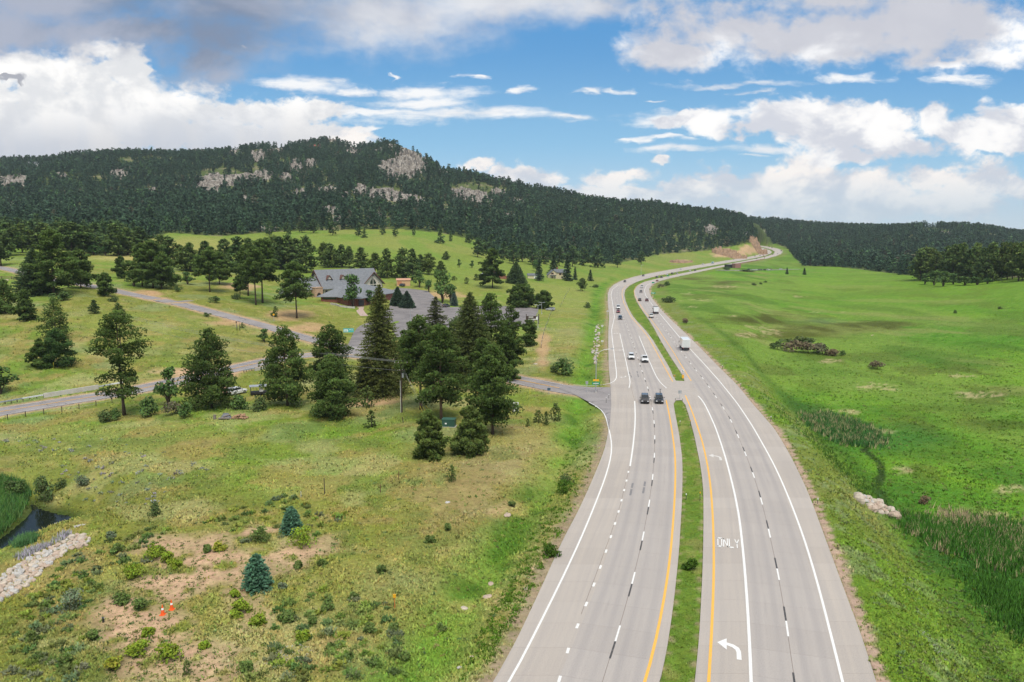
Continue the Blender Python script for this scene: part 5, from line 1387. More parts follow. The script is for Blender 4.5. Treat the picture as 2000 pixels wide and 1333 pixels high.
def outcrop(px, py, rx, ry, seed, mt):
    """bare rock breaking out of the slope: ledges and vertical joints cut into the hillside itself"""
    p0, p1, pc = at(px, py + ry * 1.15, 400), at(px, py - ry * .9, 400), at(px, py, 400)
    k = pc[1] / FOC
    w = rx * k * 1.15; y0, y1 = p0[1], max(p1[1], p0[1] + ry * k * 1.2)
    y1 = min(y1, y0 + 6 * ry * k + 30)
    nu, nv = int(min(110, max(26, w * 2 / 1.0))), int(min(90, max(24, (y1 - y0) / 1.3)))
    xc = pc[0] / pc[1]
    U, Vv = np.meshgrid(np.linspace(-1.15, 1.15, nu), np.linspace(-.15, 1.15, nv))
    Y = y0 + (y1 - y0) * Vv; X = xc * Y + U * w
    base = hgt(X, Y)
    hz = max(4.0, (hgt(xc * y1, y1) - hgt(xc * y0, y0)))
    cell = max(4.0, w / 5)
    jx = np.floor(X / cell + 1.2 * vnoise(Y / 9, X / 30, seed) + .5 * vnoise(Y / 3, X / 9, seed + 1))
    sh = (_hash(jx, jx * 0 + 3, seed) - .5)
    step = hz / max(1.4, min(3.2, hz / 9))
    f = (base - base.min()) / step + sh * .9 + (vnoise(X / 5, Y / 5, seed + 2) - .5) * .5
    fl = np.floor(f); fr = f - fl
    terr = (fl + sstep(0, .16, fr)) * step + base.min() - sh * .9 * step
    terr = terr * .88 + base * .12
    rough = .35 * (fbm(X / 2.6, Y / 2.6, 3, seed + 4) - .5) * 2.2 + (_hash(np.floor(X / 2.2), np.floor(Y / 2.6), seed + 5) - .5) * 1.1
    r = np.sqrt((U / 1.0) ** 2 + ((Vv - .5) / .52) ** 2) + (fbm(X / (w * .4 + 3), Y / (w * .4 + 3), 3, seed + 6) - .5) * 1.1
    m = 1 - sstep(.86, 1.06, r)
    Z = base + (np.maximum(terr, base - 1) + rough + 1.0 - base) * m - 4.0 * (1 - m)
    ii_ = np.arange(nu * nv).reshape(nv, nu)
    F = np.stack([ii_[:-1, :-1], ii_[:-1, 1:], ii_[1:, 1:], ii_[1:, :-1]], -1).reshape(-1, 4)
    keep = (m.ravel()[F].max(1) > .02)
    F = F[keep]
    used = np.unique(F); remap = np.full(nu * nv, -1); remap[used] = np.arange(len(used))
    V = np.c_[X.ravel(), Y.ravel(), Z.ravel()][used]
    if len(used) < 12: return None
    o = V.mean(0)
    ob = mesh_np('rock_outcrop', V - o, remap[F].astype(np.int32), mt)
    ob.location = o
    return ob
for i, (px, py, rx, ry, lab) in enumerate(ROCKS):
    cut = 'orange' in lab and 'cut' in lab or 'red earth' in lab
    o = outcrop(px, py, rx, ry, 300 + i * 7, m_cut if cut else m_rock)
    if o: tag(o, lab, 'rock')

# ------------------------------------------------------------------ the forest on the hills
rsF = np.random.RandomState(5)
sp_ = 8.8
gX, gY = np.meshgrid(np.arange(-2100, 3000, sp_), np.arange(480, 3000, sp_))
fX = (gX + rsF.uniform(-.5, .5, gX.shape) * sp_ * 1.2).ravel(); fY = (gY + rsF.uniform(-.5, .5, gY.shape) * sp_ * 1.2).ravel()
ok = (np.abs(fX / fY) < .80)
fX, fY = fX[ok], fY[ok]
fZ = hgt(fX, fY); fpx, fpy = project(fX, fY, fZ)
ok = inside(np.array([(x, y, 0) for x, y in FOREST]), fpx, fpy)
dens = np.full(len(fX), .95)
dn = fbm(fX / 60, fY / 60, 3, 12)
dens -= .45 * sstep(.52, .66, dn)
dens -= .40 * np.exp(-((fpx - 740) / 190) ** 2 - ((fpy - 405) / 36) ** 2) * sstep(.40, .56, fbm(fX / 34, fY / 34, 3, 44))
for (px, py, rx, ry, lab) in ROCKS:
    e = ((fpx - px) / (rx * 1.0)) ** 2 + ((fpy - (py + ry * .25)) / (ry * 1.05)) ** 2
    dens *= np.where(e < 1, .10, 1)
dens *= np.where(inside(np.array([(x, y, 0) for x, y in [(1270,516),(1275,500),(1300,497),(1360,500),(1400,484),(1440,481),(1466,474),(1486,480),(1500,498),(1440,512),(1340,520)]]), fpx, fpy), .12, 1)
sel = ok & (rsF.rand(len(fX)) < dens)
# leave out what stands behind the crests
ang = (HG - CAM_H) / YG[:, None]
cmx = np.maximum.accumulate(ang, axis=0)
r0 = np.clip(((np.log(fY) - LG[0]) / (LG[1] - LG[0])).astype(int) - 8, 0, len(YG) - 1)
c0 = np.clip(np.searchsorted(SG, fX / fY), 0, len(SG) - 1)
hidden = (fZ + 17 - CAM_H) / fY < np.minimum(np.minimum(cmx[r0, np.clip(c0 - 6, 0, len(SG) - 1)], cmx[r0, np.clip(c0 + 6, 0, len(SG) - 1)]), cmx[r0, c0]) - .002
dl_, _, _ = dist_line(np.vstack([EL['LE'], EL['RE'][::-1]]), fX, fY, step=4, maxd=40)
sel &= ~(hidden & ~((fpx > 1468) & (fpx < 1515))) & (dl_ > 16) & ~inside(poly_hw, fX, fY)
fX, fY, fZ, fpx, fpy = fX[sel], fY[sel], fZ[sel], fpx[sel], fpy[sel]
fH = (6.5 + 11.5 * rsF.rand(len(fX)) ** 1.2) * (.85 + .4 * fbm(fX / 90, fY / 90, 2, 4))
# the nearest ones are trees of their own, the rest one mass
near_k = np.argsort(fY - 3 * fH + np.where((fpx < -30) | (fpx > 2030), 1e5, 0))[:170]
isnear = np.zeros(len(fX), bool); isnear[near_k] = True
for i in near_k:
    zone = 'left part' if fpx[i] < 520 else ('middle' if fpx[i] < 1000 else 'right part')
    put(('farpine', int(rsF.randint(6))), 'pine_tree', 'dark pine in the crowded front ranks of the hill forest, %s' % zone, 'pine tree', (fX[i], fY[i], fZ[i]), (fH[i] / 15 * rsF.uniform(.85, 1.25),) * 2 + (fH[i] / 15,), rsF.uniform(0, 6.28), 'front ranks of the hill forest, ' + zone)
TPL = []
for i in range(8):
    shp = ('oval', 'cone', 'round', 'cone', 'oval', 'cone', 'oval', 'cone')[i]
    tr, V, F, tint = pine_mesh(15, 3.3 if shp != 'cone' else 2.9, .06, 700 + i, 13, 5, 2, shp, 1.8, (.037, .071, .040), pad=1.2, limbs=False)
    TPL.append((V.astype(np.float32), tint.astype(np.float32)))
VV, TT = [], []
far_i = np.where(~isnear)[0]
which = rsF.randint(0, 8, len(fX))
hue = fbm(fX / 45, fY / 45, 3, 31)
for ti_ in range(8):
    idx = far_i[which[far_i] == ti_]
    V, tint = TPL[ti_]
    a = rsF.uniform(0, 6.28, len(idx)); sc = fH[idx] / 15; wd = sc * rsF.uniform(.85, 1.35, len(idx))
    ca, sa = np.cos(a) * wd, np.sin(a) * wd
    P = np.empty((len(idx), len(V), 3), np.float32)
    P[:, :, 0] = V[None, :, 0] * ca[:, None] - V[None, :, 1] * sa[:, None] + fX[idx][:, None]
    P[:, :, 1] = V[None, :, 0] * sa[:, None] + V[None, :, 1] * ca[:, None] + fY[idx][:, None]
    P[:, :, 2] = V[None, :, 2] * sc[:, None] + fZ[idx][:, None] - .3
    k = (.75 + .5 * rsF.rand(len(idx)))[:, None, None] * (1 + .35 * (hue[idx] - .5))[:, None, None]
    T = np.repeat(tint[None], len(idx), 0) * k
    dead = rsF.rand(len(idx)) < .012
    T[dead] = T[dead] * np.array([2.1, 1.15, 1.25], np.float32)
    lt = rsF.rand(len(idx)) < .06
    T[lt] = T[lt] * np.array([1.7, 1.7, 1.2], np.float32)
    VV.append(P.reshape(-1, 3)); TT.append(T.reshape(-1, 3))
VV = np.vstack(VV); TT = np.vstack(TT)
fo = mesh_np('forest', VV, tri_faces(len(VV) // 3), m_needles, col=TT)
tag(fo, 'dense dark green pine forest covering the mountain and hills', 'forest', kind='stuff')
print('forest trees', len(far_i), 'tris', len(VV) // 3)
# ------------------------------------------------------------------ buildings
def shingle_mat(name, c0, c1, sc=1.2):
    m, t, b = mat_new(name)
    ob = t.n('ShaderNodeTexCoord').outputs['Object']
    base = t.mix(t.ramp(t.noise(ob, sc, 6, .7), .3, .7), c0, c1)
    spz = t.n('ShaderNodeSeparateXYZ', i={0: ob}).outputs[2]
    rowm = t.m('LESS_THAN', t.m('FRACT', t.m('MULTIPLY', spz, 2.6)), .18)
    base = t.mix(t.m('MULTIPLY', rowm, .25), base, tuple(np.array(c0) * .55))
    t.t.links.new(base, b.inputs['Base Color']); b.inputs['Roughness'].default_value = .9
    return m
def brick_mat():
    m, t, b = mat_new('red_brick')
    ob = t.n('ShaderNodeTexCoord').outputs['Object']
    s_ = t.n('ShaderNodeSeparateXYZ', i={0: ob})
    v = t.n('ShaderNodeCombineXYZ', i={0: t.m('ADD', s_.outputs[0], s_.outputs[1]), 1: s_.outputs[2], 2: 0.0}).outputs[0]
    br = t.n('ShaderNodeTexBrick', i={'Vector': v, 'Color1': (.30,.085,.045,1), 'Color2': (.21,.060,.036,1), 'Mortar': (.33,.27,.23,1), 'Scale': 4.0, 'Mortar Size': .012})
    t.t.links.new(t.mix(.3, br.outputs[0], t.n('ShaderNodeTexNoise', i={'Vector': ob, 'Scale': .6}).outputs['Fac'], 'OVERLAY'), b.inputs['Base Color'])
    b.inputs['Roughness'].default_value = .9
    return m
m_shingle = shingle_mat('grey_shingle', (.150,.158,.172), (.225,.235,.250))
m_brick = brick_mat()
m_cream = mat('cream_stucco', (.66,.60,.49), .9, var=.07, scale=.6)
m_brown = mat('brown_trim', (.115,.050,.036), .7, var=.1)
m_stone = mat('tan_stone', (.46,.31,.21), .95, var=.3, scale=1.6, bump=.5)
m_glass = mat('dark_glass', (.022,.028,.034), .08, spec=.8, var=.1)
m_wframe = mat('pale_frame', (.62,.58,.50), .6)
m_wood = mat('weathered_wood', (.115,.080,.058), .95, var=.35, scale=2.5)
m_wood_dark = mat('dark_wood', (.060,.042,.032), .9, var=.3, scale=2)
m_metal = mat('galvanised_steel', (.50,.52,.54), .45, .6, var=.1)
m_metal_roof = mat('pale_metal_roof', (.42,.46,.52), .4, .4, var=.15, scale=.5)
m_white = mat('white_enamel', (.80,.80,.78), .5, var=.04)
m_black = mat('black_enamel_and_shade', (.022,.022,.024), .5, var=.1)
m_green_sign = mat('green_sign_face', (.010,.26,.135), .4, var=.03)
m_yel_sign = mat('yellow_sign_face', (.85,.42,.02), .45, var=.03)
m_concrete_w = mat('pale_concrete', (.50,.47,.43), .9, var=.15, scale=.8)

def gable_roof(mb, x0, x1, yh, z_e, z_r, ov=.8, th=.28, yc=0.0, axis='x'):
    """two roof slabs; ridge along x"""
    for sg in (-1, 1):
        sl = (z_r - z_e) / yh
        e = (yc + sg * (yh + ov), z_e - sl * ov)
        prof = [(yc, z_r), e, (e[0], e[1] - th), (yc, z_r - th)]
        if axis == 'x': mb.prism(prof, 'x', x0 - ov, x1 + ov)
        else: mb.prism(prof, 'y', x0 - ov, x1 + ov)

# church: nave along x, front of the cross gable towards -y
CH_O = np.array([-90.5, 417.0]); CH_A = math.atan2(.73, .68)
ch_z = 5.6
church = thing('church', 'tan and red brick church with steep grey shingle roofs and gabled window', 'church', (CH_O[0], CH_O[1], ch_z), CH_A)
mb = MB()
mb.prism([(-6.6,-4),(6.6,-4),(6.6,6.6),(0,14.6),(-6.6,6.6)], 'x', -18.0, 18.0)
mb.prism([(6.2,-4),(18.6,-4),(18.6,7.4),(12.4,12.9),(6.2,7.4)], 'y', -8.2, -2.0)
mb.box((-26, -1, 1.2), (15.5, 10.4, 10.4))
mb.build('wall', m_cream, church)
roof = MB()
gable_roof(roof, -18.3, 18.3, 7.0, 6.5, 15.1, .9)
gable_roof(roof, -8.6, 1.5, 6.4, 7.6, 13.5, .8, yc=12.4, axis='y')
gable_roof(roof, -34.0, -18.9, 6.0, 6.2, 11.3, .8, yc=-1.0)
rf = roof.build('roof', m_shingle, church)
fas = MB()
for sg in (-1, 1):
    fas.prism([(0,15.16),(sg*7.95,5.38),(sg*7.95,4.95),(0,14.6)], 'x', -19.45, -19.22)
    fas.prism([(0,15.16),(sg*7.95,5.38),(sg*7.95,4.95),(0,14.6)], 'x', 19.22, 19.45)
    fas.prism([(12.4,13.56),(12.4+sg*7.25,6.86),(12.4+sg*7.25,6.4),(12.4,13.0)], 'y', -9.62, -9.42)
    fas.prism([(-1,11.36),(-1+sg*6.85,5.54),(-1+sg*6.85,5.15),(-1,10.85)], 'x', -35.02, -34.82)
fas.build('fascia', m_brown, church)
for x in (-13, -4.5):
    dm = MB(); dm.prism([(x-1.5,10.2),(x+1.5,10.2),(x,12.0)], 'y', -4.6, -1.2)
    d_ = dm.build('dormer', m_cream, church)
    dr = MB()
    for sg in (-1, 1): dr.prism([(x,12.25),(x+sg*1.95,9.95),(x+sg*1.95,9.75),(x,12.0)], 'y', -5.1, -.9)
    dr.build('dormer_roof', m_brown, d_)
gw = MB(); gw.prism([(10.2,2.2),(14.6,2.2),(14.6,7.6),(12.4,10.3),(10.2,7.6)], 'y', -8.32, -8.22)
gwo = gw.build('gable_window', m_glass, church)
mu = MB()
for x in (10.2, 12.4, 14.6): mu.box((x, -8.38, 5.3 if x != 12.4 else 6.2), (.28, .1, 6.4 if x != 12.4 else 8.2))
for z in (3.9, 6.6): mu.box((12.4, -8.40, z), (4.7, .1, .3))
mu.build('mullion', m_wframe, gwo)
for x in (8.6, 16.2):
    a = MB(); a.box((x, -8.27, 3.9), (1.5, .1, 2.8)); a.build('side_window', m_glass, church)
lv = MB(); lv.prism([(11.2,11.0),(13.6,11.0),(12.4,12.1)], 'y', -8.34, -8.24); lv.build('gable_vent', m_shingle, church)
for x in (-16.3, -13.2, -9.5, -6.2):
    a = MB(); a.box((x, -6.68, 3.4), (1.3, .12, 2.2)); a.build('nave_window', m_glass, church)
st = MB(); st.box((-23, -8.2, 2.2), (4.6, 3.6, 8.2)); st.box((-23, -8.2, 6.45), (5.0, 4.0, .35))
sto = st.build('stone_entry', m_stone, church)
ar = MB(); ar.prism([(-24.3,-.5),(-21.7,-.5),(-21.7,2.6),(-22.2,3.5),(-23,3.9),(-23.8,3.5),(-24.3,2.6)], 'y', -10.08, -10.02); ar.build('arch_shade_panel', m_black, sto)  # flat black panel: the shade inside the open arch, put in as colour
pw = MB(); pw.box((-17, -15.5, -.6), (13, .5, 2.6)); pw.build('terrace_wall', m_stone, church)
por = MB(); por.box((-37.5, -2, 2.8), (5, 4, .3)); por.prism([(-4.6,3.0),(.6,3.0),(-2,6.0)], 'x', -40.2, -35.2)
por.build('porch_roof', m_shingle, church)
for y in (-4, 0):
    a = MB(); a.box((-39.4, y, .8), (.6, .6, 4.2)); a.build('porch_post', m_stone, church)
# lower brick hall in front of the nave (plan traced from the photo)
_M = Matrix.Rotation(-CH_A, 3, 'Z')
def to_ch(w): v = _M @ Vector((w[0] - CH_O[0], w[1] - CH_O[1], 0)); return (v.x, v.y)
plan = [at(627,589), at(661,592), at(680,597.5), at(705,599), at(738,592)]
zb = min(p[2] for p in plan) - .8 - ch_z
pl = [to_ch(p) for p in plan]
back = [to_ch((plan[-1][0] + 6, plan[-1][1] + 22)), to_ch((plan[0][0] + 10, plan[0][1] + 24))]
poly = pl + back
ZE = float(np.mean([p[2] for p in plan])) + 3.4 - ch_z
hall = MB(); hall.prism(poly, 'z', zb, ZE); hall.build('brick_hall', m_brick, church)
cx_, cy_ = np.mean([p[0] for p in poly]), np.mean([p[1] for p in poly])
eav = [(cx_ + (p[0] - cx_) * 1.13, cy_ + (p[1] - cy_) * 1.13) for p in poly]
def to_loc(px, py, Y):
    a, dy, dz = ray(px, py); w = (a / dy * Y, Y); l = to_ch(w); return (l[0], l[1], float(CAM_H + dz / dy * Y) - ch_z)
Ymid = float(np.mean([p[1] for p in plan])) + 13
R1, R2 = to_loc(672, 556.5, Ymid), to_loc(712, 555, Ymid + 4)
V = [(e[0], e[1], ZE - .25) for e in eav] + [(e[0], e[1], ZE - .0) for e in eav]
n = len(eav); k = 2 * n
V += [R1, R2]
F = [(i, (i + 1) % n, n + (i + 1) % n, n + i) for i in range(n)]
own = [0, 0, 0, 1, 1, 1, 0]
for i in range(n):
    a, b = own[i], own[(i + 1) % n]
    F.append((n + i, n + (i + 1) % n, k + b, k + a) if a != b else (n + i, n + (i + 1) % n, k + a))
F.append(tuple(range(n - 1, -1, -1)))
hr = MB(); hr.add(V, F); hr.build('hall_roof', m_shingle, church)
en = MB(); en.box((pl[3][0], pl[3][1] - .3, ZE - 2.2), (2.6, .3, 2.8), rz=-.3); en.build('entrance_door', m_black, church)
for t_ in (.25, .5, .75):
    a = MB(); x_ = pl[0][0] + (pl[1][0] - pl[0][0]) * t_; y__ = pl[0][1] + (pl[1][1] - pl[0][1]) * t_
    a.box((x_, y__, ZE - .9), (2.2, .24, .9), rz=math.atan2(pl[1][1] - pl[0][1], pl[1][0] - pl[0][0])); a.build('hall_window', m_glass, church)
# path and low garden wall at the church door
wl_ = MB(); P = np.array([at(x, y) for x, y in [(646,595),(657,597),(664,600),(680,602),(693,603)]])
P = resample(P, 14)
for i in range(len(P) - 1):
    d = P[i + 1] - P[i]; wl_.box(((P[i] + P[i + 1]) / 2)[:2].tolist() + [P[i][2] + .3], (np.linalg.norm(d[:2]) + .05, .4, .9), rz=math.atan2(d[1], d[0]))
tag(wl_.build('garden_wall', m_concrete_w), 'low pale garden wall curving below the brick hall', 'wall')
PW = px_line([(704,600),(702,606),(706,612),(712,618)], 20, 2); PW[:, 2] += .06
tag(strip('church_path', offset(PW, 1.7), offset(PW, -1.7), mat('pink_paving', (.42,.31,.26), .9, var=.1), .06, 2, .5), kind='structure')
# orange shed by the car park
def shed(p, rz, L, Wd, hw, hr_, wall_m, roof_m, name, label, cat, door=None, flat=False):
    t = thing(name, label, cat, p, rz)
    a = MB(); a.prism([(-Wd/2,-1),(Wd/2,-1),(Wd/2,hw),(0,hr_),(-Wd/2,hw)], 'x', -L/2, L/2); a.build('wall', wall_m, t)
    r = MB(); gable_roof(r, -L/2, L/2, Wd/2, hw + .12, hr_ + .14, .35, .14); r.build('roof', roof_m, t)
    if door is not None:
        d = MB(); d.box((door[0], -Wd/2 - .04, door[2]/2), (door[1], .06, door[2])); d.build('door', door[3], t)
    return t
p = at(787, 559)
shed((p[0], p[1] + 2, p[2] + .9), .18, 8.2, 5.2, 2.7, 3.6, mat('orange_plywood', (.58,.37,.20), .8, var=.1), mat('orange_roof', (.50,.27,.17), .7, var=.1), 'shed', 'orange wooden shed at the back of the car park', 'shed', (-2.4, 2.6, 2.2, mat('orange_red_door', (.50,.22,.11), .7)))
# pale yellow house, garage
p = at(1088, 545); hz_ = p[2]
m_yellow_sid = mat('pale_yellow_siding', (.60,.52,.34), .8, var=.06); m_roof_g = shingle_mat('dark_grey_shingle', (.10,.11,.12), (.16,.17,.185))
hs_ = thing('farmhouse', 'pale yellow two-storey house with dark red shutters and grey roof', 'house', (p[0], p[1] + 5, hz_), .10)
a = MB(); a.prism([(-4.2,-1),(4.2,-1),(4.2,5.2),(0,7.4),(-4.2,5.2)], 'x', -2.0, 7.5); a.prism([(-7.5,-1),(-1.0,-1),(-1.0,5.0),(-3.6,6.9),(-7.5,3.2)], 'y', -5.2, 3.5); a.build('wall', m_yellow_sid, hs_)
r = MB(); gable_roof(r, -2.2, 7.7, 4.2, 5.3, 7.6, .5, .2)
r.prism([(-3.6,7.15),(-8.0,2.95),(-8.0,2.72),(-3.6,6.92)], 'y', -5.7, 4.0); r.prism([(-3.6,7.15),(-.6,4.95),(-.6,4.7),(-3.6,6.92)], 'y', -5.7, 4.0)
ro = r.build('roof', m_roof_g, hs_)
c_ = MB(); c_.box((.4, .6, 8.0), (.9, .9, 2.0)); c_.build('chimney', m_brick, ro)
m_shut = mat('dark_red_shutter', (.16,.035,.028), .7)
for (x, z, y) in ((2.2, 3.7, -4.26), (5.2, 3.7, -4.26), (-4.3, 4.3, -5.26), (3.6, 1.2, -4.26)):
    a = MB(); a.box((x, y, z), (1.0, .12, 1.3)); wo = a.build('window', m_glass, hs_)
    if z > 2:
        for sg in (-1, 1):
            b = MB(); b.box((x + sg * .75, y - .02, z), (.4, .1, 1.4)); b.build('shutter', m_shut, wo)
a = MB(); a.prism([(-6.6,2.6),(-1.4,2.6),(-1.8,3.1),(-6.2,3.1)], 'y', -7.2, -5.3); a.build('porch_roof', m_roof_g, hs_)
for x in (-6.2, -4.0, -1.8):
    a = MB(); a.box((x, -7.0, .9), (.18, .18, 3.4)); a.build('porch_post', m_wframe, hs_)
a = MB(); a.box((-4.0, -5.27, 1.1), (1.1, .12, 2.1)); a.build('front_door', m_shut, hs_)
a = MB(); a.prism([(4.6,2.4),(7.4,2.4),(7.1,3.0),(4.9,3.0)], 'y', -5.6, -4.3); a.build('bay_roof', m_roof_g, hs_)
p = at(1042, 545)
shed((p[0], p[1] + 3, p[2]), .06, 9.0, 6.0, 2.6, 4.0, m_yellow_sid, m_roof_g, 'garage', 'long pale garage left of the yellow house', 'garage', (1.5, 2.6, 2.1, m_white))
# dark barn with a lean-to, rusty container beside it
p = at(963, 543)
br = thing('barn', 'dark weathered barn with pale metal roof behind a pine', 'barn', (p[0], p[1] + 6, p[2]), .25)
a = MB(); a.prism([(-5,-1),(5,-1),(5,4.0),(0,8.0),(-5,4.0)], 'y', -5, 6); a.box((-7.2, -1, .9), (4.6, 8, 3.6)); a.build('wall', m_wood_dark, br)
r = MB(); gable_roof(r, -5.2, 6.2, 5.0, 4.1, 8.15, .4, .15, axis='y'); r.prism([(-4.9,4.2),(-10.0,1.9),(-10.0,1.75),(-4.9,4.05)], 'y', -5.4, 3.4); r.build('roof', m_metal_roof, br)
d = MB(); d.box((0, -5.05, 1.6), (3.2, .1, 3.2)); d.build('barn_door', m_wood, br)
p = at(980, 545)
a = MB(); a.box((0, 0, .9), (7.5, 2.4, 2.0)); a.box((0, 0, 1.95), (7.7, 2.6, .15)); o = a.build('rusty_trailer', mat('rusty_panel', (.26,.11,.075), .85, var=.35, scale=.8))
o.location = (p[0] + 2, p[1] + 1, p[2]); o.rotation_euler = (0, 0, -.1); tag(o, 'long rusty red trailer parked beside the dark barn', 'trailer')
# small houses on the ridges and across the valley
m_redh = mat('red_siding', (.30,.075,.055), .8); m_greyh = mat('grey_siding', (.36,.35,.33), .8)
for (px, py, L, Wd, hw, hr_, wm, lab) in ((616,292,26,12,7,11,m_redh,'red-roofed house high on the mountain near the mast'),(190,299,22,12,6,10,m_redh,'red house half hidden on the left ridge'),(66,327,20,12,8,12,m_white,'white house on the left ridge'),(1566,494,14,9,5,7,m_white,'white house in trees right of the highway bend'),
        (1628,437,20,10,5,8,m_greyh,'grey house on the far ridge'),(1592,437,12,8,4,6,m_greyh,'small grey cabin on the far ridge'),(1690,517,12,8,4,6,m_greyh,'cabin among trees at the far side of the meadow'),(1655,518,10,7,3.5,5.5,m_redh,'red-brown cabin among trees across the meadow'),(1840,437,22,10,4,6,m_redh,'red house on top of the far right hill'),(1458,459,9,7,4,6,m_white,'white cabin above the road cut')):
    p = at(px, py, 350)
    shed((p[0], p[1], p[2]), rnd.uniform(-.4, .4), L, Wd, hw, hr_, wm, m_redh if 'red-roofed' in lab else m_roof_g, 'hill_house', lab, 'house', (0, 3, 2.5, m_glass))
# radio mast on the summit
p = at(628, 276, 400); mh = 26 / FOC * p[1]
mast = thing('radio_mast', 'slender lattice radio mast on the mountain summit', 'mast', p)
a = MB(); w = 1.6
for i in range(3):
    an = i * 2.094; a.tube([(math.cos(an) * w, math.sin(an) * w, -2), (math.cos(an) * w * .6, math.sin(an) * w * .6, mh * .8)], .42, 4)
zz_ = np.linspace(1, mh * .78, 9)
for i in range(8):
    for j in range(3):
        a1, a2 = j * 2.094, (j + 1) * 2.094
        a.tube([(math.cos(a1) * w * .9, math.sin(a1) * w * .9, zz_[i]), (math.cos(a2) * w * .9, math.sin(a2) * w * .9, zz_[i + 1])], .2, 3)
a.build('lattice_tower', m_metal, mast)
a = MB(); a.tube([(0, 0, mh * .78), (0, 0, mh)], .4, 5); a.build('antenna', m_metal, mast)
for z in (.5, .66):
    a = MB(); a.tube([(-1.7, 0, mh * z), (1.7, 0, mh * z)], 1.1, 8); a.build('dish', m_white, mast)

# bridge over the creek road: parapet walls and abutment along the northbound edge
m_redconc = mat('red_brown_concrete', (.30,.155,.125), .9, var=.12, scale=.4)
pa = [i for i, s_ in enumerate(ST_R)]
eR = EL['RE']; ppx = project(eR[:, 0], eR[:, 1], eR[:, 2])[0]
sel_ = [i for i in range(len(eR)) if 1412 < ppx[i] < 1496 and eR[i, 1] > 700]
Q = resample(eR[sel_], 30)
bw = MB()
for i in range(len(Q) - 1):
    d = Q[i + 1] - Q[i]; bw.box(((Q[i] + Q[i + 1]) / 2)[:2].tolist() + [Q[i][2] - .6], (np.linalg.norm(d[:2]) + .1, .5, 3.4), rz=math.atan2(d[1], d[0]))
brt = thing('overpass', 'highway overpass with red-brown parapet above the creek road', 'bridge', Q[8])
for o in (bw.build('parapet', m_redconc),): o.parent = brt; o.matrix_parent_inverse = Matrix.Translation(-Vector(Q[8]))
pab = at(1440, 524)
ab = MB(); ab.box((pab[0], pab[1] + 4, pab[2] + 2.5), (10, 6, 6.5), rz=.5); o = ab.build('abutment', m_redconc); o.parent = brt; o.matrix_parent_inverse = Matrix.Translation(-Vector(Q[8]))
op_ = MB(); op_.box((pab[0] - 9, pab[1] + 5, pab[2] + 2.2), (11, 5, 4.6), rz=.3); o = op_.build('underpass_shade_block', m_black); o.parent = brt; o.matrix_parent_inverse = Matrix.Translation(-Vector(Q[8]))  # solid black block added for the shade under the overpass
# track past the parked cars
T_ = px_line([(1400,528),(1430,529.5),(1460,528.2),(1490,527.6),(1520,527.4),(1560,526.5)], 40, 3); T_[:, 2] += .25
tag(strip('creek_road', offset(T_, 4), offset(T_, -4), m_asph, .1, 2, 1.0), kind='structure')
T_ = px_line([(1310,517),(1330,518),(1350,519),(1368,518.5)], 20, 3); T_[:, 2] += .2
tag(strip('farm_track', offset(T_, 2), offset(T_, -2), mat('pink_gravel', (.42,.29,.22), .95, var=.15), .05, 2, .6), kind='structure')
# ------------------------------------------------------------------ vehicles (forward is +y)
m_tyre = mat('tyre_rubber', (.018,.018,.018), .85); m_rim = mat('alloy_rim', (.45,.45,.46), .35, .8)
m_head = mat('headlamp_lens', (.75,.76,.78), .15, spec=.8); m_tail = mat('tail_lamp_lens', (.35,.012,.012), .25)
m_trim = mat('black_trim', (.02,.02,.022), .6); m_cglass = mat('car_glass', (.018,.024,.028), .05, spec=.9, var=.05); m_plate = mat('plate', (.6,.62,.6), .5)
PAINT = {}
def paint(c):
    if c not in PAINT:
        col_ = {'white': (.78,.78,.77), 'black': (.014,.015,.017), 'charcoal': (.045,.046,.048), 'brown': (.060,.050,.042), 'navy': (.020,.035,.060), 'red': (.22,.012,.014), 'maroon': (.10,.010,.018), 'silver': (.42,.43,.44), 'teal': (.05,.10,.11), 'blue': (.20,.34,.42), 'grey': (.16,.165,.17)}[c]
        PAINT[c] = mat('car_paint_' + c, col_, .28, .15 if c in ('silver', 'grey') else 0, var=.03, spec=.6, coat=.6)
    return PAINT[c]
def loft(mb, secs):
    V, F = [], []; n = None
    for (y, ring) in secs:
        n = len(ring); V += [(x, y, z) for x, z in ring]
    for i in range(len(secs) - 1):
        for k in range(n): F.append((i * n + k, i * n + (k + 1) % n, (i + 1) * n + (k + 1) % n, (i + 1) * n + k))
    F.append(tuple(range(n - 1, -1, -1))); F.append(tuple((len(secs) - 1) * n + k for k in range(n)))
    mb.add(V, F)
def ring(w, zb, zt, r=.12): return [(-w + r, zb), (w - r, zb), (w, zb + r), (w, zt - r * 1.4), (w - r * .9, zt), (-w + r * .9, zt), (-w, zt - r * 1.4), (-w, zb + r)]
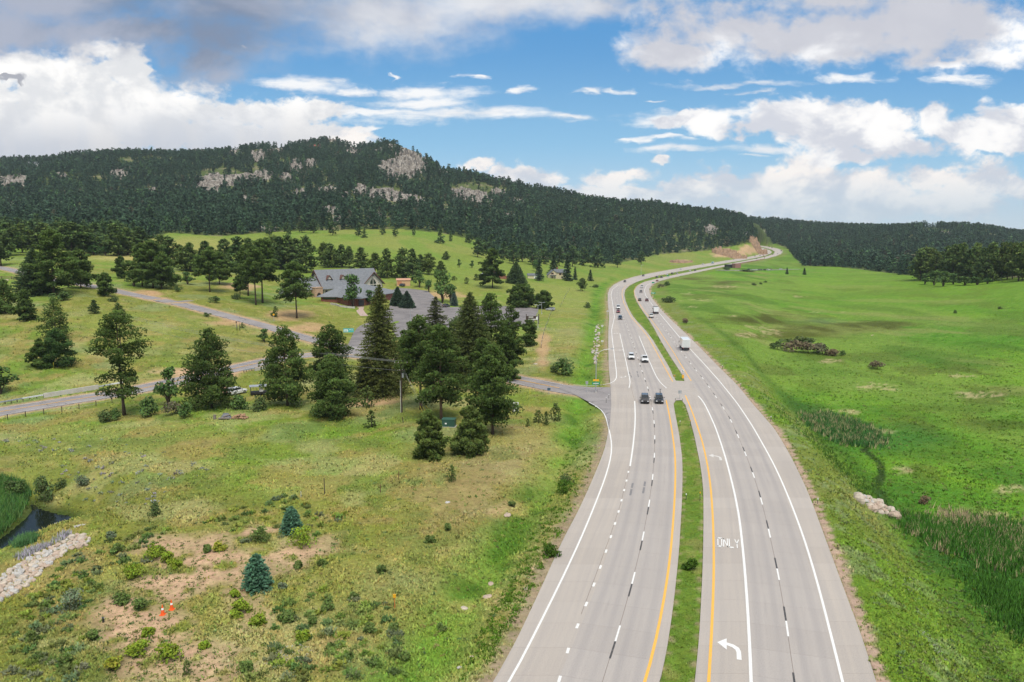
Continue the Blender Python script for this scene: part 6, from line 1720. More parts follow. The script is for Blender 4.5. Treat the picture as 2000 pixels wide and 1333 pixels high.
SPEC = {
 'sedan': dict(W=.91, secs=[(-2.35,.78,.38,.86),(-2.2,.90,.26,.98),(-1.3,.91,.2,1.0),(.9,.91,.2,.98),(1.9,.88,.22,.86),(2.3,.74,.34,.70)], cab=(-1.75,1.05,-1.0,.25,.97,1.45,.80,.62), wy=1.38, wr=.33),
 'suv': dict(W=.96, secs=[(-2.35,.88,.42,1.02),(-2.25,.95,.34,1.10),(-1.3,.96,.28,1.12),(1.0,.96,.28,1.10),(2.0,.93,.30,1.02),(2.35,.82,.42,.86)], cab=(-2.25,1.0,-1.95,.25,1.08,1.72,.88,.72), wy=1.42, wr=.38),
 'van': dict(W=1.0, secs=[(-2.7,.95,.42,1.15),(-2.6,1.0,.34,1.25),(-1.3,1.0,.28,1.28),(1.3,1.0,.28,1.24),(2.2,.97,.30,1.12),(2.55,.86,.42,.92)], cab=(-2.62,1.6,-2.5,.7,1.22,2.2,.95,.86), wy=1.6, wr=.37),
 'pickup': dict(W=1.0, secs=[(-2.85,.95,.50,1.12),(-2.75,1.0,.42,1.22),(-.8,1.0,.38,1.22),(1.2,1.0,.38,1.24),(2.5,.98,.42,1.18),(2.85,.88,.5,1.0)], cab=(-.85,1.35,-.6,.6,1.2,1.92,.90,.74), wy=1.85, wr=.42),
}
CARLIB = {}
def car_parts(kind):
    if kind in CARLIB: return CARLIB[kind]
    sp = SPEC[kind]; W_ = sp['W']; out = []       # (name, object data, paint?, parent name index)
    def keep(mbx, name, m, par=None, **kw):
        o = mbx.build(name, m, None, **kw); out.append((name, o.data, m is None or m is PB_, par)); bpy.data.objects.remove(o); return len(out) - 1
    PB_ = paint('white')
    b = MB(); loft(b, [(y, ring(w, zb, zt)) for (y, w, zb, zt) in sp['secs']])
    y0, y1, t0, t1, zb, zt, wb, wt = sp['cab']
    loft(b, [(y0, [(-wb, zb), (wb, zb), (wb * .99, zb + .01), (-wb * .99, zb + .01)]), (t0, [(-wb, zb), (wb, zb), (wt, zt), (-wt, zt)]), (t1, [(-wb, zb), (wb, zb), (wt, zt), (-wt, zt)]), (y1, [(-wb, zb), (wb, zb), (wb * .99, zb + .01), (-wb * .99, zb + .01)])])
    keep(b, 'body', PB_)
    def lerp(a, c, t): return a + (c - a) * t
    # windscreen, rear window, side windows: thin panes just proud of the cabin
    def pane(name, ya, yb, s):
        g = MB(); f0, f1 = .10, .90
        P = []
        for f, ww in ((f0, .90), (f1, .92)):
            y = lerp(ya, yb, f); z = lerp(zb, zt, f); w = lerp(wb, wt, f) * ww
            P.append((y + s * .02, z + .015, w))
        g.add([(-P[0][2], P[0][0], P[0][1]), (P[0][2], P[0][0], P[0][1]), (P[1][2], P[1][0], P[1][1]), (-P[1][2], P[1][0], P[1][1]),
               (-P[0][2], P[0][0] - s * .03, P[0][1] - .03), (P[0][2], P[0][0] - s * .03, P[0][1] - .03), (P[1][2], P[1][0] - s * .03, P[1][1] - .03), (-P[1][2], P[1][0] - s * .03, P[1][1] - .03)],
              [(0, 1, 2, 3), (7, 6, 5, 4), (0, 4, 5, 1), (1, 5, 6, 2), (2, 6, 7, 3), (3, 7, 4, 0)])
        keep(g, name, m_cglass)
    pane('windscreen', y1, t1, 1); pane('rear_window', y0, t0, -1)
    for sg in (-1, 1):
        g = MB()
        f0, f1 = .14, .88
        def pt(y, f, o): return (sg * (lerp(wb, wt, f) + o), y, lerp(zb, zt, f))
        yb0, yb1 = lerp(y0, t0, f0) + .12, lerp(y1, t1, f0) - .18
        yt0, yt1 = lerp(y0, t0, f1) + .12, lerp(y1, t1, f1) - .12
        q4 = [pt(yb0, f0, .012), pt(yb1, f0, .012), pt(yt1, f1, .012), pt(yt0, f1, .012)]; r4 = [pt(yb0, f0, -.02), pt(yb1, f0, -.02), pt(yt1, f1, -.02), pt(yt0, f1, -.02)]
        g.add(q4 + r4, [(0, 1, 2, 3), (7, 6, 5, 4), (0, 4, 5, 1), (1, 5, 6, 2), (2, 6, 7, 3), (3, 7, 4, 0)])
        keep(g, 'side_window', m_cglass)
        mi = MB(); mi.box((sg * (W_ + .12), y1 - .35, zb + .1), (.2, .12, .16)); keep(mi, 'mirror', m_trim)
    fr, rr = sp['secs'][-1], sp['secs'][0]
    zf, zr = fr[3] - .17, rr[3] - .22
    for sg in (-1, 1):
        h = MB(); h.box((sg * (fr[1] - .20), fr[0] - .06, zf), (.36, .2, .17)); keep(h, 'headlight', m_head)
        h = MB(); h.box((sg * (rr[1] - .16), rr[0] + .06, zr), (.28, .2, .24)); keep(h, 'tail_light', m_tail)
    g = MB(); g.box((0, fr[0] - .02, zf - .05), (fr[1] * .95, .1, .22)); keep(g, 'grille', m_trim)
    for nm, (y, z) in (('front_bumper', (fr[0] - .02, fr[2] + .08)), ('rear_bumper', (rr[0] + .02, rr[2] + .10))):
        g = MB(); g.box((0, y, z), (fr[1] * 1.9, .16, .2)); keep(g, nm, m_trim)
    g = MB(); g.box((0, rr[0] - .03, rr[2] + .32), (.34, .03, .16)); keep(g, 'number_plate', m_plate)
    if kind == 'pickup':
        g = MB(); g.box((0, -1.8, 1.225), (1.7, 1.85, .02)); keep(g, 'bed_floor', m_trim)
        for sg in (-1, 1):
            g = MB(); g.box((sg * .93, -1.8, 1.3), (.12, 1.95, .2)); keep(g, 'bed_side', PB_)
        g = MB(); g.box((0, -2.78, 1.3), (1.9, .1, .2)); keep(g, 'tailgate', PB_)
    if kind == 'suv':
        for sg in (-1, 1):
            g = MB(); g.tube([(sg * .6, -1.7, zt + .06), (sg * .6, .1, zt + .06)], .025, 5); keep(g, 'roof_rail', m_trim)
    for sx_ in (-1, 1):
        for sy_ in (-1, 1):
            w = MB(); c = (sx_ * (W_ - .13), sy_ * sp['wy'], sp['wr'])
            w.tube([(c[0] - .13, c[1], c[2]), (c[0] + .13, c[1], c[2])], sp['wr'], 14); k = keep(w, 'wheel', m_tyre)
            w = MB(); w.tube([(c[0] + sx_ * .12, c[1], c[2]), (c[0] + sx_ * .145, c[1], c[2])], sp['wr'] * .6, 10); keep(w, 'rim', m_rim, k)
    CARLIB[kind] = out
    return out
def tangent(P, p):
    k = int(np.argmin(np.linalg.norm(P[:, :2] - p[:2], axis=1))); k = min(max(k, 2), len(P) - 3)
    d = P[k + 2] - P[k - 2]; return d / np.linalg.norm(d)
P_LD, P_RD = curve_px(LD, 400), curve_px(RD, 400)
def place_car(kind, colr, px, py, label, way=None, name=None, cat=None, group=None, rz=None, p=None, shift=True):
    """way 'in': towards the camera on the southbound side; 'out': away on the northbound side"""
    if p is None: p = to_road(px, py) if way else at(px, py)
    p = np.array(p, float)
    if way:
        d = tangent(P_LD if way == 'in' else P_RD, p); hd = -d if way == 'in' else d
        L = {'sedan': 2.3, 'suv': 2.35, 'van': 2.6, 'pickup': 2.85}[kind]
        p = p + d * (L if shift else 0); p[2] = float(zroad(p[1])) + .01
        rz = math.atan2(hd[1], hd[0]) - math.pi / 2
    nm = name or {'sedan': 'sedan_car', 'suv': 'suv_car', 'van': 'van', 'pickup': 'pickup_truck'}[kind]
    t = thing(nm, label, cat or {'sedan': 'car', 'suv': 'car', 'van': 'van', 'pickup': 'pickup truck'}[kind], p, rz or 0, group)
    objs = []
    for (n_, me, isp, par) in car_parts(kind):
        o = bpy.data.objects.new(n_, me); C.objects.link(o); o.parent = t if par is None else objs[par]
        if isp:
            o.material_slots[0].link = 'OBJECT'; o.material_slots[0].material = paint(colr)
        objs.append(o)
    return t
CARS = [
 ('suv','brown',1260,790,'dark brown car nearest the camera in the southbound right lane','in'),
 ('suv','white',1233.5,703.5,'white car in the southbound lane beside the white pickup','in'),
 ('pickup','white',1260,709.5,'white pickup truck coming south behind the pair of dark cars','in'),
 ('suv','navy',1211.5,625,'dark blue-green car leading the red car southbound','in'),
 ('sedan','red',1207.7,612,'red car southbound just ahead of a white van','in'),
 ('van','white',1207.7,604.8,'white van tailing the red car southbound','in'),
 ('suv','charcoal',1219.5,552,'dark car rounding the left outside of the highway bend','in'),
 ('suv','charcoal',1255.5,540.3,'dark car entering the bend from the far straight','in'),
 ('suv','white',1328.7,527.3,'white car southbound on the far straight','in'),
 ('pickup','white',1372,517.6,'white vehicle southbound before the overpass','in'),
 ('sedan','white',1418,511.6,'white car southbound just past the overpass','in'),
 ('sedan','silver',1432,508.9,'silver car southbound below the road cut','in'),
 ('suv','charcoal',1474,501.6,'dark car southbound left of another below the grey cliff','in'),
 ('sedan','charcoal',1484,500.2,'second dark car southbound below the grey cliff','in'),
 ('sedan','grey',1499,497.3,'grey car southbound in the last bend','in'),
 ('pickup','white',1272.5,622,'white pickup with an open bed beside the dump truck','out'),
 ('suv','charcoal',1249.7,588.7,'dark car in the left northbound lane beside a maroon car','out'),
 ('suv','maroon',1263.7,589.3,'maroon car in the right northbound lane','out'),
 ('suv','grey',1252,572,'grey van-like car following the white van northbound','out'),
 ('van','white',1253.6,563.2,'white van northbound in the bend','out'),
 ('sedan','red',1282.7,550.3,'red car northbound on the outer edge of the bend','out'),
 ('suv','charcoal',1282,543.2,'left of two dark cars northbound after the bend','out'),
 ('suv','charcoal',1291,543.5,'right of two dark cars northbound after the bend','out'),
 ('sedan','white',1301.5,538.2,'white car northbound near the median after the bend','out'),
 ('suv','charcoal',1312,536,'dark car northbound just ahead of a silver car','out'),
 ('sedan','silver',1321.5,536,'silver car northbound beside a dark car','out'),
 ('sedan','white',1347,530.6,'white car northbound on the far straight','out'),
 ('suv','charcoal',1357,529.9,'dark car northbound right of the white car on the far straight','out'),
 ('suv','charcoal',1477,506.6,'dark car northbound past the overpass','out'),
 ('suv','grey',1509,498,'grey car northbound entering the last bend','out'),
 ('sedan','white',1518.5,496.3,'white car northbound in the last bend','out'),
 ('suv','black',1525.5,491,'black car at the outer edge of the last bend','out'),
 ('suv','black',1507.5,485,'right of two dark cars at the top of the last bend','out'),
 ('suv','maroon',1502,483.4,'left of two dark cars at the top of the last bend','out'),
]
for c_ in CARS: place_car(c_[0], c_[1], c_[2], c_[3], c_[4], c_[5])
bk_ = place_car('suv', 'black', 1288, 790, 'black car carrying an upright bicycle on its roof', 'in')
# the bicycle on its roof rack is a thing of its own
bt = thing('bicycle', 'bicycle standing upright on the roof of the black car', 'bicycle', bk_.location + Vector((.25, 0, 0)), bk_.rotation_euler.z)
a = MB()
def wheel_b(y):
    pts = [(0, y + .34 * math.cos(t), 2.15 + .34 * math.sin(t)) for t in np.linspace(0, 2 * math.pi, 17)]
    w = MB(); w.tube(pts, .025, 4, False); w.tube([(0, y, 2.15 - .33), (0, y, 2.15 + .33)], .008, 3); w.tube([(0, y - .33, 2.15), (0, y + .33, 2.15)], .008, 3); return w
wheel_b(-.9).build('bike_wheel', m_tyre, bt); wheel_b(.15).build('bike_wheel', m_tyre, bt)
a.tube([(0,-.9,2.15),(0,-.55,2.12),(0,-.7,2.65),(0,-.9,2.15)], .022, 5, False); a.tube([(0,-.55,2.12),(0,.0,2.62),(0,-.68,2.6)], .022, 5, False); a.tube([(0,.0,2.62),(0,.15,2.15)], .022, 5, False)
a.build('bike_frame', m_trim, bt)
a = MB(); a.tube([(-.35,.02,2.95),(.35,.02,2.95)], .03, 5); a.tube([(0,.0,2.6),(0,.02,2.95)], .025, 5); a.build('handlebar', m_trim, bt)
a = MB(); a.box((0,-.72,2.78), (.16,.28,.08)); a.tube([(0,-.7,2.6),(0,-.72,2.78)], .02, 5); a.build('bike_saddle', m_trim, bt)
for x in (-.55, .55):
    pass
# parked cars by the creek road, each one
for i, (px, py, k, c_, lab) in enumerate([(1462,528,'suv','charcoal','dark car parked alone at the left of the creek lot'),(1471,528.6,'sedan','white','leftmost white car parked in the creek lot'),(1477,528.8,'suv','white','white car beside the leftmost white one in the creek lot'),(1482,528.3,'suv','grey','grey car between white and dark cars in the creek lot'),
        (1487,528.2,'sedan','navy','navy car in the middle of the creek lot'),(1493,528.6,'suv','charcoal','charcoal car right of the navy car in the creek lot'),(1500,528.8,'van','white','white van parked in the creek lot'),(1506,527.8,'suv','black','black car right of the white van in the creek lot'),(1525,527.6,'pickup','white','white pickup parked at the right end of the creek road')]):
    place_car(k, c_, px, py, lab, rz=rnd.choice((.2, .4, 3.3, -.2)))
pz = lambda px, py: (lambda q_: (q_[0], q_[1], float(max(lotz(q_[0], q_[1]) + .06, q_[2]))))(at(px, py))
place_car('suv', 'navy', 784, 560, 'dark blue car parked beside the orange shed', rz=1.2, p=pz(784, 559.5))
place_car('suv', 'charcoal', 872, 601, 'dark car parked behind the thin spruce in the car park', rz=-.5, p=pz(872, 601))
place_car('suv', 'black', 945, 604, 'black car parked at the back kerb of the car park', rz=.3, p=pz(945, 603))
place_car('suv', 'silver', 1075, 607, 'silver car by the far corner lamp, right of the car park', rz=1.3)
place_car('suv', 'white', 463, 770, 'white parked vehicle behind the shrub row', rz=-.5)
# box truck
def wheels(t, lst, r=.5, w=.34):
    for (x, y) in lst:
        a = MB(); a.tube([(x - w / 2, y, r), (x + w / 2, y, r)], r, 14); wo = a.build('wheel', m_tyre, t)
        b = MB(); s_ = 1 if x > 0 else -1; b.tube([(x + s_ * w / 2, y, r), (x + s_ * (w / 2 + .03), y, r)], r * .55, 10); b.build('rim', m_rim, wo)
def truck_at(px, py, half, way):
    p = to_road(px, py); d = tangent(P_RD, p); p = p + d * half; p[2] = float(zroad(p[1])) + .01
    return p, math.atan2(d[1], d[0]) - math.pi / 2
p, rz = truck_at(1340, 686, 4.6, 'out')
t = thing('box_truck', 'white box truck driving away in the right northbound lane', 'truck', p, rz)
a = MB(); a.box((0, -1.1, 2.45), (2.55, 7.0, 2.75)); a.build('cargo_box', paint('white'), t, bevel=.04)
a = MB(); a.box((0, -4.62, 2.45), (2.2, .05, 2.4)); a.build('roll_up_door', m_plate, t)
a = MB(); a.box((0, 3.55, 1.55), (2.2, 2.1, 1.7), top=(.9, .8)); a.build('cab', paint('white'), t, bevel=.08)
a = MB(); a.box((0, 4.35, 2.05), (1.9, .25, .7)); a.build('windscreen', m_cglass, t)
a = MB(); a.box((0, -.5, .85), (.9, 9.0, .3)); a.build('chassis', m_trim, t)
a = MB(); a.box((0, -4.6, .62), (2.3, .12, .22)); a.box((-.8, -4.55, .85), (.1, .1, .4)); a.box((.8, -4.55, .85), (.1, .1, .4)); a.build('rear_guard', m_trim, t)
for sg in (-1, 1):
    a = MB(); a.box((sg * 1.0, -4.66, .98), (.3, .06, .16)); a.build('tail_light', m_tail, t)
    a = MB(); a.box((sg * 1.42, 3.9, 2.0), (.2, .1, .6)); a.build('mirror', m_trim, t)
    a = MB(); a.box((sg * 1.0, -2.9, .75), (.5, .06, .7)); a.build('mud_flap', m_trim, t)
wheels(t, [(-1.05, 3.5), (1.05, 3.5), (-.95, -2.2), (.95, -2.2)])
# dump truck
p, rz = truck_at(1281.5, 614, 4.0, 'out')
t = thing('dump_truck', 'dump truck with pale rounded bed in the right northbound lane', 'truck', p, rz)
a = MB(); a.box((0, -1.2, 2.15), (2.1, 5.4, 2.1), top=(1.18, 1.04)); a.build('dump_bed', paint('white'), t, bevel=.05)
a = MB(); a.box((0, -3.98, 2.15), (2.2, .08, 1.9)); a.build('tailgate', paint('white'), t)
a = MB(); a.box((0, 2.6, 1.9), (2.2, 1.7, 1.9), top=(.9, .85)); a.box((0, 3.9, 1.3), (1.7, 1.4, 1.1)); a.build('cab', paint('maroon'), t, bevel=.06)
a = MB(); a.box((0, -.2, .85), (1.0, 7.6, .35)); a.build('chassis', m_trim, t)
a = MB(); a.tube([(-1.25, 1.6, .9), (-1.25, 1.6, 3.8)], .09, 8); a.build('exhaust_stack', m_metal, t)
a = MB(); a.box((0, 1.2, 3.35), (2.5, .9, .12)); a.build('tarp_roller', m_trim, t)
for sg in (-1, 1):
    a = MB(); a.box((sg * .95, -4.0, .95), (.3, .06, .16)); a.build('tail_light', m_tail, t)
    a = MB(); a.box((sg * 1.35, 3.2, 2.1), (.16, .1, .6)); a.build('mirror', m_trim, t)
    a = MB(); a.box((sg * .95, -3.6, .65), (.6, .05, .8)); a.build('mud_flap', m_trim, t)
wheels(t, [(-1.0, 3.9), (1.0, 3.9), (-.95, -1.8), (.95, -1.8), (-.95, -3.0), (.95, -3.0)])
# pale blue truck on the overpass
p_ = to_road(1392, 515.5); d_ = -tangent(P_LD, p_)
t = thing('tanker_truck', 'pale blue truck southbound on the overpass', 'truck', (p_[0], p_[1], float(zroad(p_[1])) + .01), math.atan2(d_[1], d_[0]) - math.pi / 2)
a = MB(); a.tube([(0, -4.0, 2.0), (0, 1.6, 2.0)], 1.15, 12); a.build('tank', paint('blue'), t)
a = MB(); a.box((0, 3.0, 1.7), (2.2, 2.2, 2.2), top=(.9, .85)); a.build('cab', paint('blue'), t, bevel=.06)
a = MB(); a.box((0, -.5, .8), (1.0, 8, .35)); a.build('chassis', m_trim, t)
wheels(t, [(-1, 3.2), (1, 3.2), (-1, -2.4), (1, -2.4)])
# travel trailer / boat under the canopy behind the shrubs
p = at(507, 772)
t = thing('utility_trailer', 'small parked trailer with a pale flat canopy behind the shrubs', 'trailer', p, .35)
a = MB(); a.box((0, 0, 2.2), (4.4, 2.4, .16)); a.build('canopy_top', m_metal, t)
for x in (-1.9, 1.9):
    for y in (-1, 1):
        a = MB(); a.box((x, y, 1.3), (.12, .12, 1.8)); a.build('canopy_post', m_trim, t)
a = MB(); a.box((0, 0, .65), (4.0, 2.0, .5)); a.build('trailer_bed', m_trim, t)
a = MB(); a.tube([(.4,-.6,1.25),(.4,.6,1.25)], .5, 10); a.build('water_tank', m_white, t)
wheels(t, [(-1.05, 0), (1.05, 0)], .36, .24)
# ------------------------------------------------------------------ poles, lamps, signs, fences
def height_to(p, top_py, px=None):
    a, dy, dz = ray(px or 1000, top_py); return float(CAM_H + p[1] * dz / dy - p[2])
def pole(px, py, top, name, label, arms=((.0, 2.4),), rz=0.0, r=.16, mt=None):
    p = at(px, py); h = height_to(p, top)
    t = thing(name, label, 'utility pole', p, rz)
    a = MB(); a.tube([(0, 0, -.5), (0, 0, h)], [r, r * .75], 8); a.build('pole', mt or m_wood_dark, t)
    for (dz, L) in arms:
        a = MB(); a.box((0, -.16, h - .35 - dz), (L, .12, .14)); ca = a.build('crossarm', m_wood, t)
        for x in (-L * .45, -L * .2, L * .2, L * .45):
            b = MB(); b.tube([(x, -.16, h - .28 - dz), (x, -.16, h - .06 - dz)], [.05, .035], 6); b.build('insulator', m_white, ca)
    return t, p, h
t1, p1, h1 = pole(785, 806, 706, 'utility_pole', 'dark utility pole with crossarm and white conduit in the field', ((.0, 2.8), (1.6, 1.6)), .15)
a = MB(); a.tube([(-.24, .04, 0), (-.24, .04, h1 * .62)], .04, 6); a.build('conduit', m_white, t1)
a = MB(); a.tube([(.35, -.2, h1 - 3.4), (.35, -.2, h1 - 2.5)], .26, 10); a.build('transformer', m_metal, t1)
t2, p2, h2 = pole(236, 690, 613, 'utility_pole', 'utility pole mostly hidden behind the open ponderosa', ((.0, 2.8),), .6)
t3, p3, h3 = pole(43, 578, 541, 'utility_pole', 'short utility pole beside the rail fence at the far left', ((.3, 2.0), (1.2, 2.0)), .3)
def sag(A, B, s, n=14):
    return [tuple(np.array(A) + (np.array(B) - np.array(A)) * t - np.array([0, 0, s * 4 * t * (1 - t)])) for t in np.linspace(0, 1, n)]
m_wire = mat('bare_wire', (.33,.34,.33), .5, .4)
for i, x in enumerate((-1.25, -.55, .55, 1.25)):
    w = MB(); w.tube(sag((p1[0] + x * .98, p1[1] + x * .15, p1[2] + h1 - .05), (p2[0] + x * .8, p2[1] + x * .55, p2[2] + h2 - .05), 1.6), .016, 4)
    tag(w.build('power_line', m_wire), '%s of four power lines slung between the two field poles' % ORD[i], 'cable', 'power lines between the field poles')
w = MB(); w.tube(sag((p1[0], p1[1], p1[2] + h1 - 2.0), (p2[0], p2[1], p2[2] + h2 - 2.2), 1.9), .018, 4)
tag(w.build('phone_line', m_wire), 'lower single cable slung below the power lines', 'cable')
m_yguard = mat('yellow_guard', (.72,.58,.05), .5)
for i, px in enumerate((829, 836, 843.5)):
    q_ = at(px, 814 - (4 if i == 2 else 0)); w = MB(); A = np.array([p1[0] + .1, p1[1], p1[2] + h1 - .4 - .7 * i]); w.tube([A, q_], .015, 4)
    g_ = w.build('guy_wire', m_wire); tag(g_, '%s guy wire from the left, running from the pole to its yellow guard' % ORD[i], 'cable', 'guy wires of the utility pole')
    b = MB(); b.tube([q_, q_ + (A - q_) * .2], .07, 6); b.build('wire_guard', m_yguard, g_)
# street lamp at the junction
def lamp(px, py, top, label, arm, name='street_lamp', signs=(), heads=1):
    p = at(px, py); h = height_to(p, top)
    t = thing(name, label, 'street lamp', p, 0)
    a = MB(); a.tube([(0, 0, -.3), (0, 0, h)], [.13, .08], 8); a.build('pole', m_metal, t)
    a = MB(); a.tube([(0, 0, -.1), (0, 0, .5)], .22, 8); a.build('base', m_concrete_w, t)
    for k in range(heads):
        s_ = 1 if k == 0 else -1
        a = MB(); a.tube([(0, 0, h - .05), (s_ * arm * .5, 0, h + arm * .22), (s_ * arm, 0, h + arm * .30)], .05, 6); ao = a.build('arm', m_metal, t)
        a = MB(); a.box((s_ * (arm + .3), 0, h + arm * .30), (.8, .3, .16)); a.build('lamp_head', m_metal, ao)
    return t, p, h
tl, pl_, hl = lamp(1163.5, 769, 690, 'tall steel street lamp with green street sign at the junction', 3.4)
a = MB(); a.box((0, -.18, hl * .255), (1.9, .05, .55)); so = a.build('street_name_sign', m_green_sign, tl)
a = MB(); a.box((0, -.215, hl * .255), (1.3, .02, .14)); a.build('sign_legend', m_white, so)
a = MB(); a.box((0, -.16, hl * .335), (1.4, .05, .4)); a.build('yellow_plate', m_yel_sign, tl)
lamp(802, 637, 607, 'single slim lamp post in the middle of the car park', .5)
lamp(1050.5, 641, 597, 'two-headed lamp post beside the brown church sign', .9, heads=2)
lamp(1058, 614, 592, 'two-headed lamp post at the far corner of the car park', .9, heads=2)
lamp(1252, 541, 519, 'slender lamp post at the outside of the highway bend', 2.0)
lamp(1011, 621, 607, 'short dark lamp post near the right end of the car park', .4)
def sign(px, py, top, w, hh, mt, name, label, cat='road sign', post=1, rz=0.0, face=None, shape='rect', back=None):
    """board of w x hh metres whose post stands on the ground at the pixel; the board's top edge is at the row 'top'"""
    p = at(px, py); H_ = max(height_to(p, top), hh + .3)
    t = thing(name, label, cat, p, rz)
    xs = [0] if post == 1 else [-w * .36, w * .36]
    for x in xs:
        a = MB(); a.box((x, .05, H_ / 2 - .2), (.09, .09, H_ + .3)); a.build('post', m_metal if post == 1 else m_wood, t)
    a = MB()
    if shape == 'diamond': a.prism([(0, H_), (w / 2, H_ - hh / 2), (0, H_ - hh), (-w / 2, H_ - hh / 2)], 'y', -.06, -.02)
    else: a.box((0, -.03, H_ - hh / 2), (w, .05, hh))
    pn = a.build('sign_panel', mt, t)
    if face: face(pn, w, hh, H_)
    return t
def legend(rows, m_=None, frac=.75):
    def f(pn, w, hh, H_):
        n = len(rows)
        for i, r_ in enumerate(rows):
            a = MB(); zc = H_ - hh * (i + .5) / n
            x = -w * .5 * frac; rs = random.Random(i + 3)
            while x < -w * .5 * frac + w * frac * r_:
                l = rs.uniform(.08, .2) * w * .5; a.box((x + l / 2, -.07, zc), (l, .02, hh / n * .45)); x += l + .03 * w
            a.build('legend', m_ or m_white, pn)
    return f
sign(1275.5, 581, 571.2, 2.9, 1.05, m_green_sign, 'guide_sign', 'wide green guide sign nearest the camera beside the northbound lanes', face=legend([.9, .7]), post=2, rz=.1)
sign(1275.5, 557, 551.3, 2.2, .95, m_green_sign, 'guide_sign', 'green guide sign farther on, left of the grey bend shrub', post=2, rz=.1)
sign(1304.5, 545, 538.4, 2.2, .9, m_green_sign, 'guide_sign', 'small green guide sign beyond the red car', post=2, rz=.1)
sign(1333.3, 741, 722, .62, .78, m_white, 'lane_sign', 'white sign at the nose of the upper median island', face=legend([.5, .9], m_black, .6))
sign(1327.5, 781, 763, .85, .75, m_metal, 'lane_sign', 'grey-backed sign at the tip of the lower median', rz=math.pi)
t = sign(1333.8, 741.5, 734.5, .5, .95, m_yel_sign, 'object_marker', 'yellow object marker under the white median sign')
t = sign(1317.5, 738, 734, .35, .35, mat('orange_reflector', (.80,.25,.04), .4), 'object_marker', 'small orange marker at the left edge of the upper median nose', shape='diamond')
for (px, py, top, lab) in ((1186.5,617,607,'highest white sign beside the southbound shoulder'),(1176,652,635.5,'middle white sign beside the rock strip'),(1176,674,665,'lower white sign beside the rock strip')):
    sign(px, py, top, .75, .6, m_white, 'route_sign', lab, face=legend([.8], m_black, .6))
sign(1146, 768, 745, .6, .75, m_metal, 'stop_sign', 'grey-backed sign post left of the junction lamp', rz=math.pi)
sign(1072, 770, 758, .75, .6, mat('blue_sign_face', (.05,.10,.16), .5), 'road_sign', 'small dark blue sign beside the county road')
sign(535, 628, 612.5, .95, .95, m_yel_sign, 'warning_sign', 'yellow diamond warning sign on the bank above the side road', shape='diamond')
sign(462, 641, 628, .3, .8, m_wood_dark, 'marker_post', 'dark signpost beside the side road', post=1)
# church signs
def church_face(pn, w, hh, H_):
    legend([.6, .95], m_white, .78)(pn, w * .82, hh, H_)
    a = MB(); a.prism([(w*.30, H_-hh*.85), (w*.47, H_-hh*.85), (w*.47, H_-hh*.35), (w*.385, H_-hh*.08), (w*.30, H_-hh*.35)], 'y', -.10, -.07); a.build('sign_emblem', m_white, pn)
t = sign(1040, 634, 617.5, 5.2, 2.0, m_wood_dark, 'church_sign', 'dark brown wooden sign with white lettering beside the car park', 'sign', 2, .05, church_face)
for x in (-2.75, 2.75):
    a = MB(); a.box((x, 0, 2.1), (.3, .3, 5.0)); a.build('sign_post', m_wood_dark, t)
m_teal = mat('teal_banner', (.07,.42,.40), .6, var=.05)
def ban(pn, w, hh, H_):
    a = MB(); a.box((-w * .26, -.065, H_ - hh * .62), (w * .42, .02, hh * .5)); a.build('banner_panel', m_white, pn)
    for i, (x0, l, z) in enumerate(((-.44, .36, .30), (-.44, .30, .55), (-.44, .34, .72), (.05, .18, .35), (.28, .14, .4))):
        a = MB(); a.box((w * (x0 + l / 2), -.09, H_ - hh * z), (w * l, .02, hh * .1)); a.build('legend', m_teal if i in (1, 2) else m_white, pn)
sign(681, 655, 641.8, 3.8, 1.5, m_teal, 'banner', 'teal and white banner at the church driveway', 'banner', 2, .18, ban)
def nb_(pn, w, hh, H_):
    a = MB(); a.box((0, -.07, H_ - hh * .42), (w * .8, .02, hh * .38)); a.build('picture_panel', mat('dark_picture', (.05,.06,.07), .6), pn)
sign(1007, 806, 787.5, 1.25, 1.9, m_white, 'notice_board', 'white notice board behind the big leaning pine', 'sign', 2, .15, nb_)
# green utility box
p = at(877, 833)
t = thing('utility_cabinet', 'dark green metal utility box with a white sticker in the grass', 'utility box', p, -.12)
m_gbox = mat('dark_green_enamel', (.028,.085,.062), .5, var=.12)
a = MB(); a.box((0, 0, .72), (2.5, 1.7, 1.45)); a.build('cabinet_body', m_gbox, t, bevel=.03)
a = MB(); a.box((0, 0, 1.49), (2.6, 1.8, .09)); a.build('cabinet_lid', mat('green_lid', (.05,.13,.095), .45), t)
a = MB(); a.box((-.45, -.87, .72), (.36, .02, .26)); a.build('sticker', m_white, t)
a = MB(); a.box((0, 0, .02), (2.8, 2.0, .12)); a.build('plinth', m_concrete_w, t)
# posts in the field
def post(px, py, top, name, label, r=.06, mt=None, lean=0, cap=None, cat='post'):
    p = at(px, py); h = max(.3, height_to(p, top))
    t = thing(name, label, cat, p)
    a = MB(); a.tube([(0, 0, -.3), (lean * h, 0, h)], [r, r * .9], 6); a.build('post', mt or m_wood_dark, t)
    if cap: a = MB(); a.box((lean * h, -.02, h - cap[1] / 2), (cap[0], cap[0] * .5, cap[1])); a.build('marker_top', cap[2], t)
    return t
post(634, 968, 934, 'fence_post', 'tall weathered post alone in the field', .07)
post(743, 962, 947, 'fence_post', 'short rusty post right of the tall weathered post', .06, mat('rusty_steel', (.13,.05,.03), .9))
post(779, 937, 921, 'fence_post', 'rusty post higher up, right of the short rusty post', .06, mat('rust', (.14,.055,.033), .9))
post(654, 1017, 1006, 'fence_post', 'short rusty stake below the tall post', .05, mat('rust_2', (.15,.05,.03), .9))
post(788, 826, 815, 'fence_post', 'short leaning dark post beside the utility pole', .10, lean=-.18)
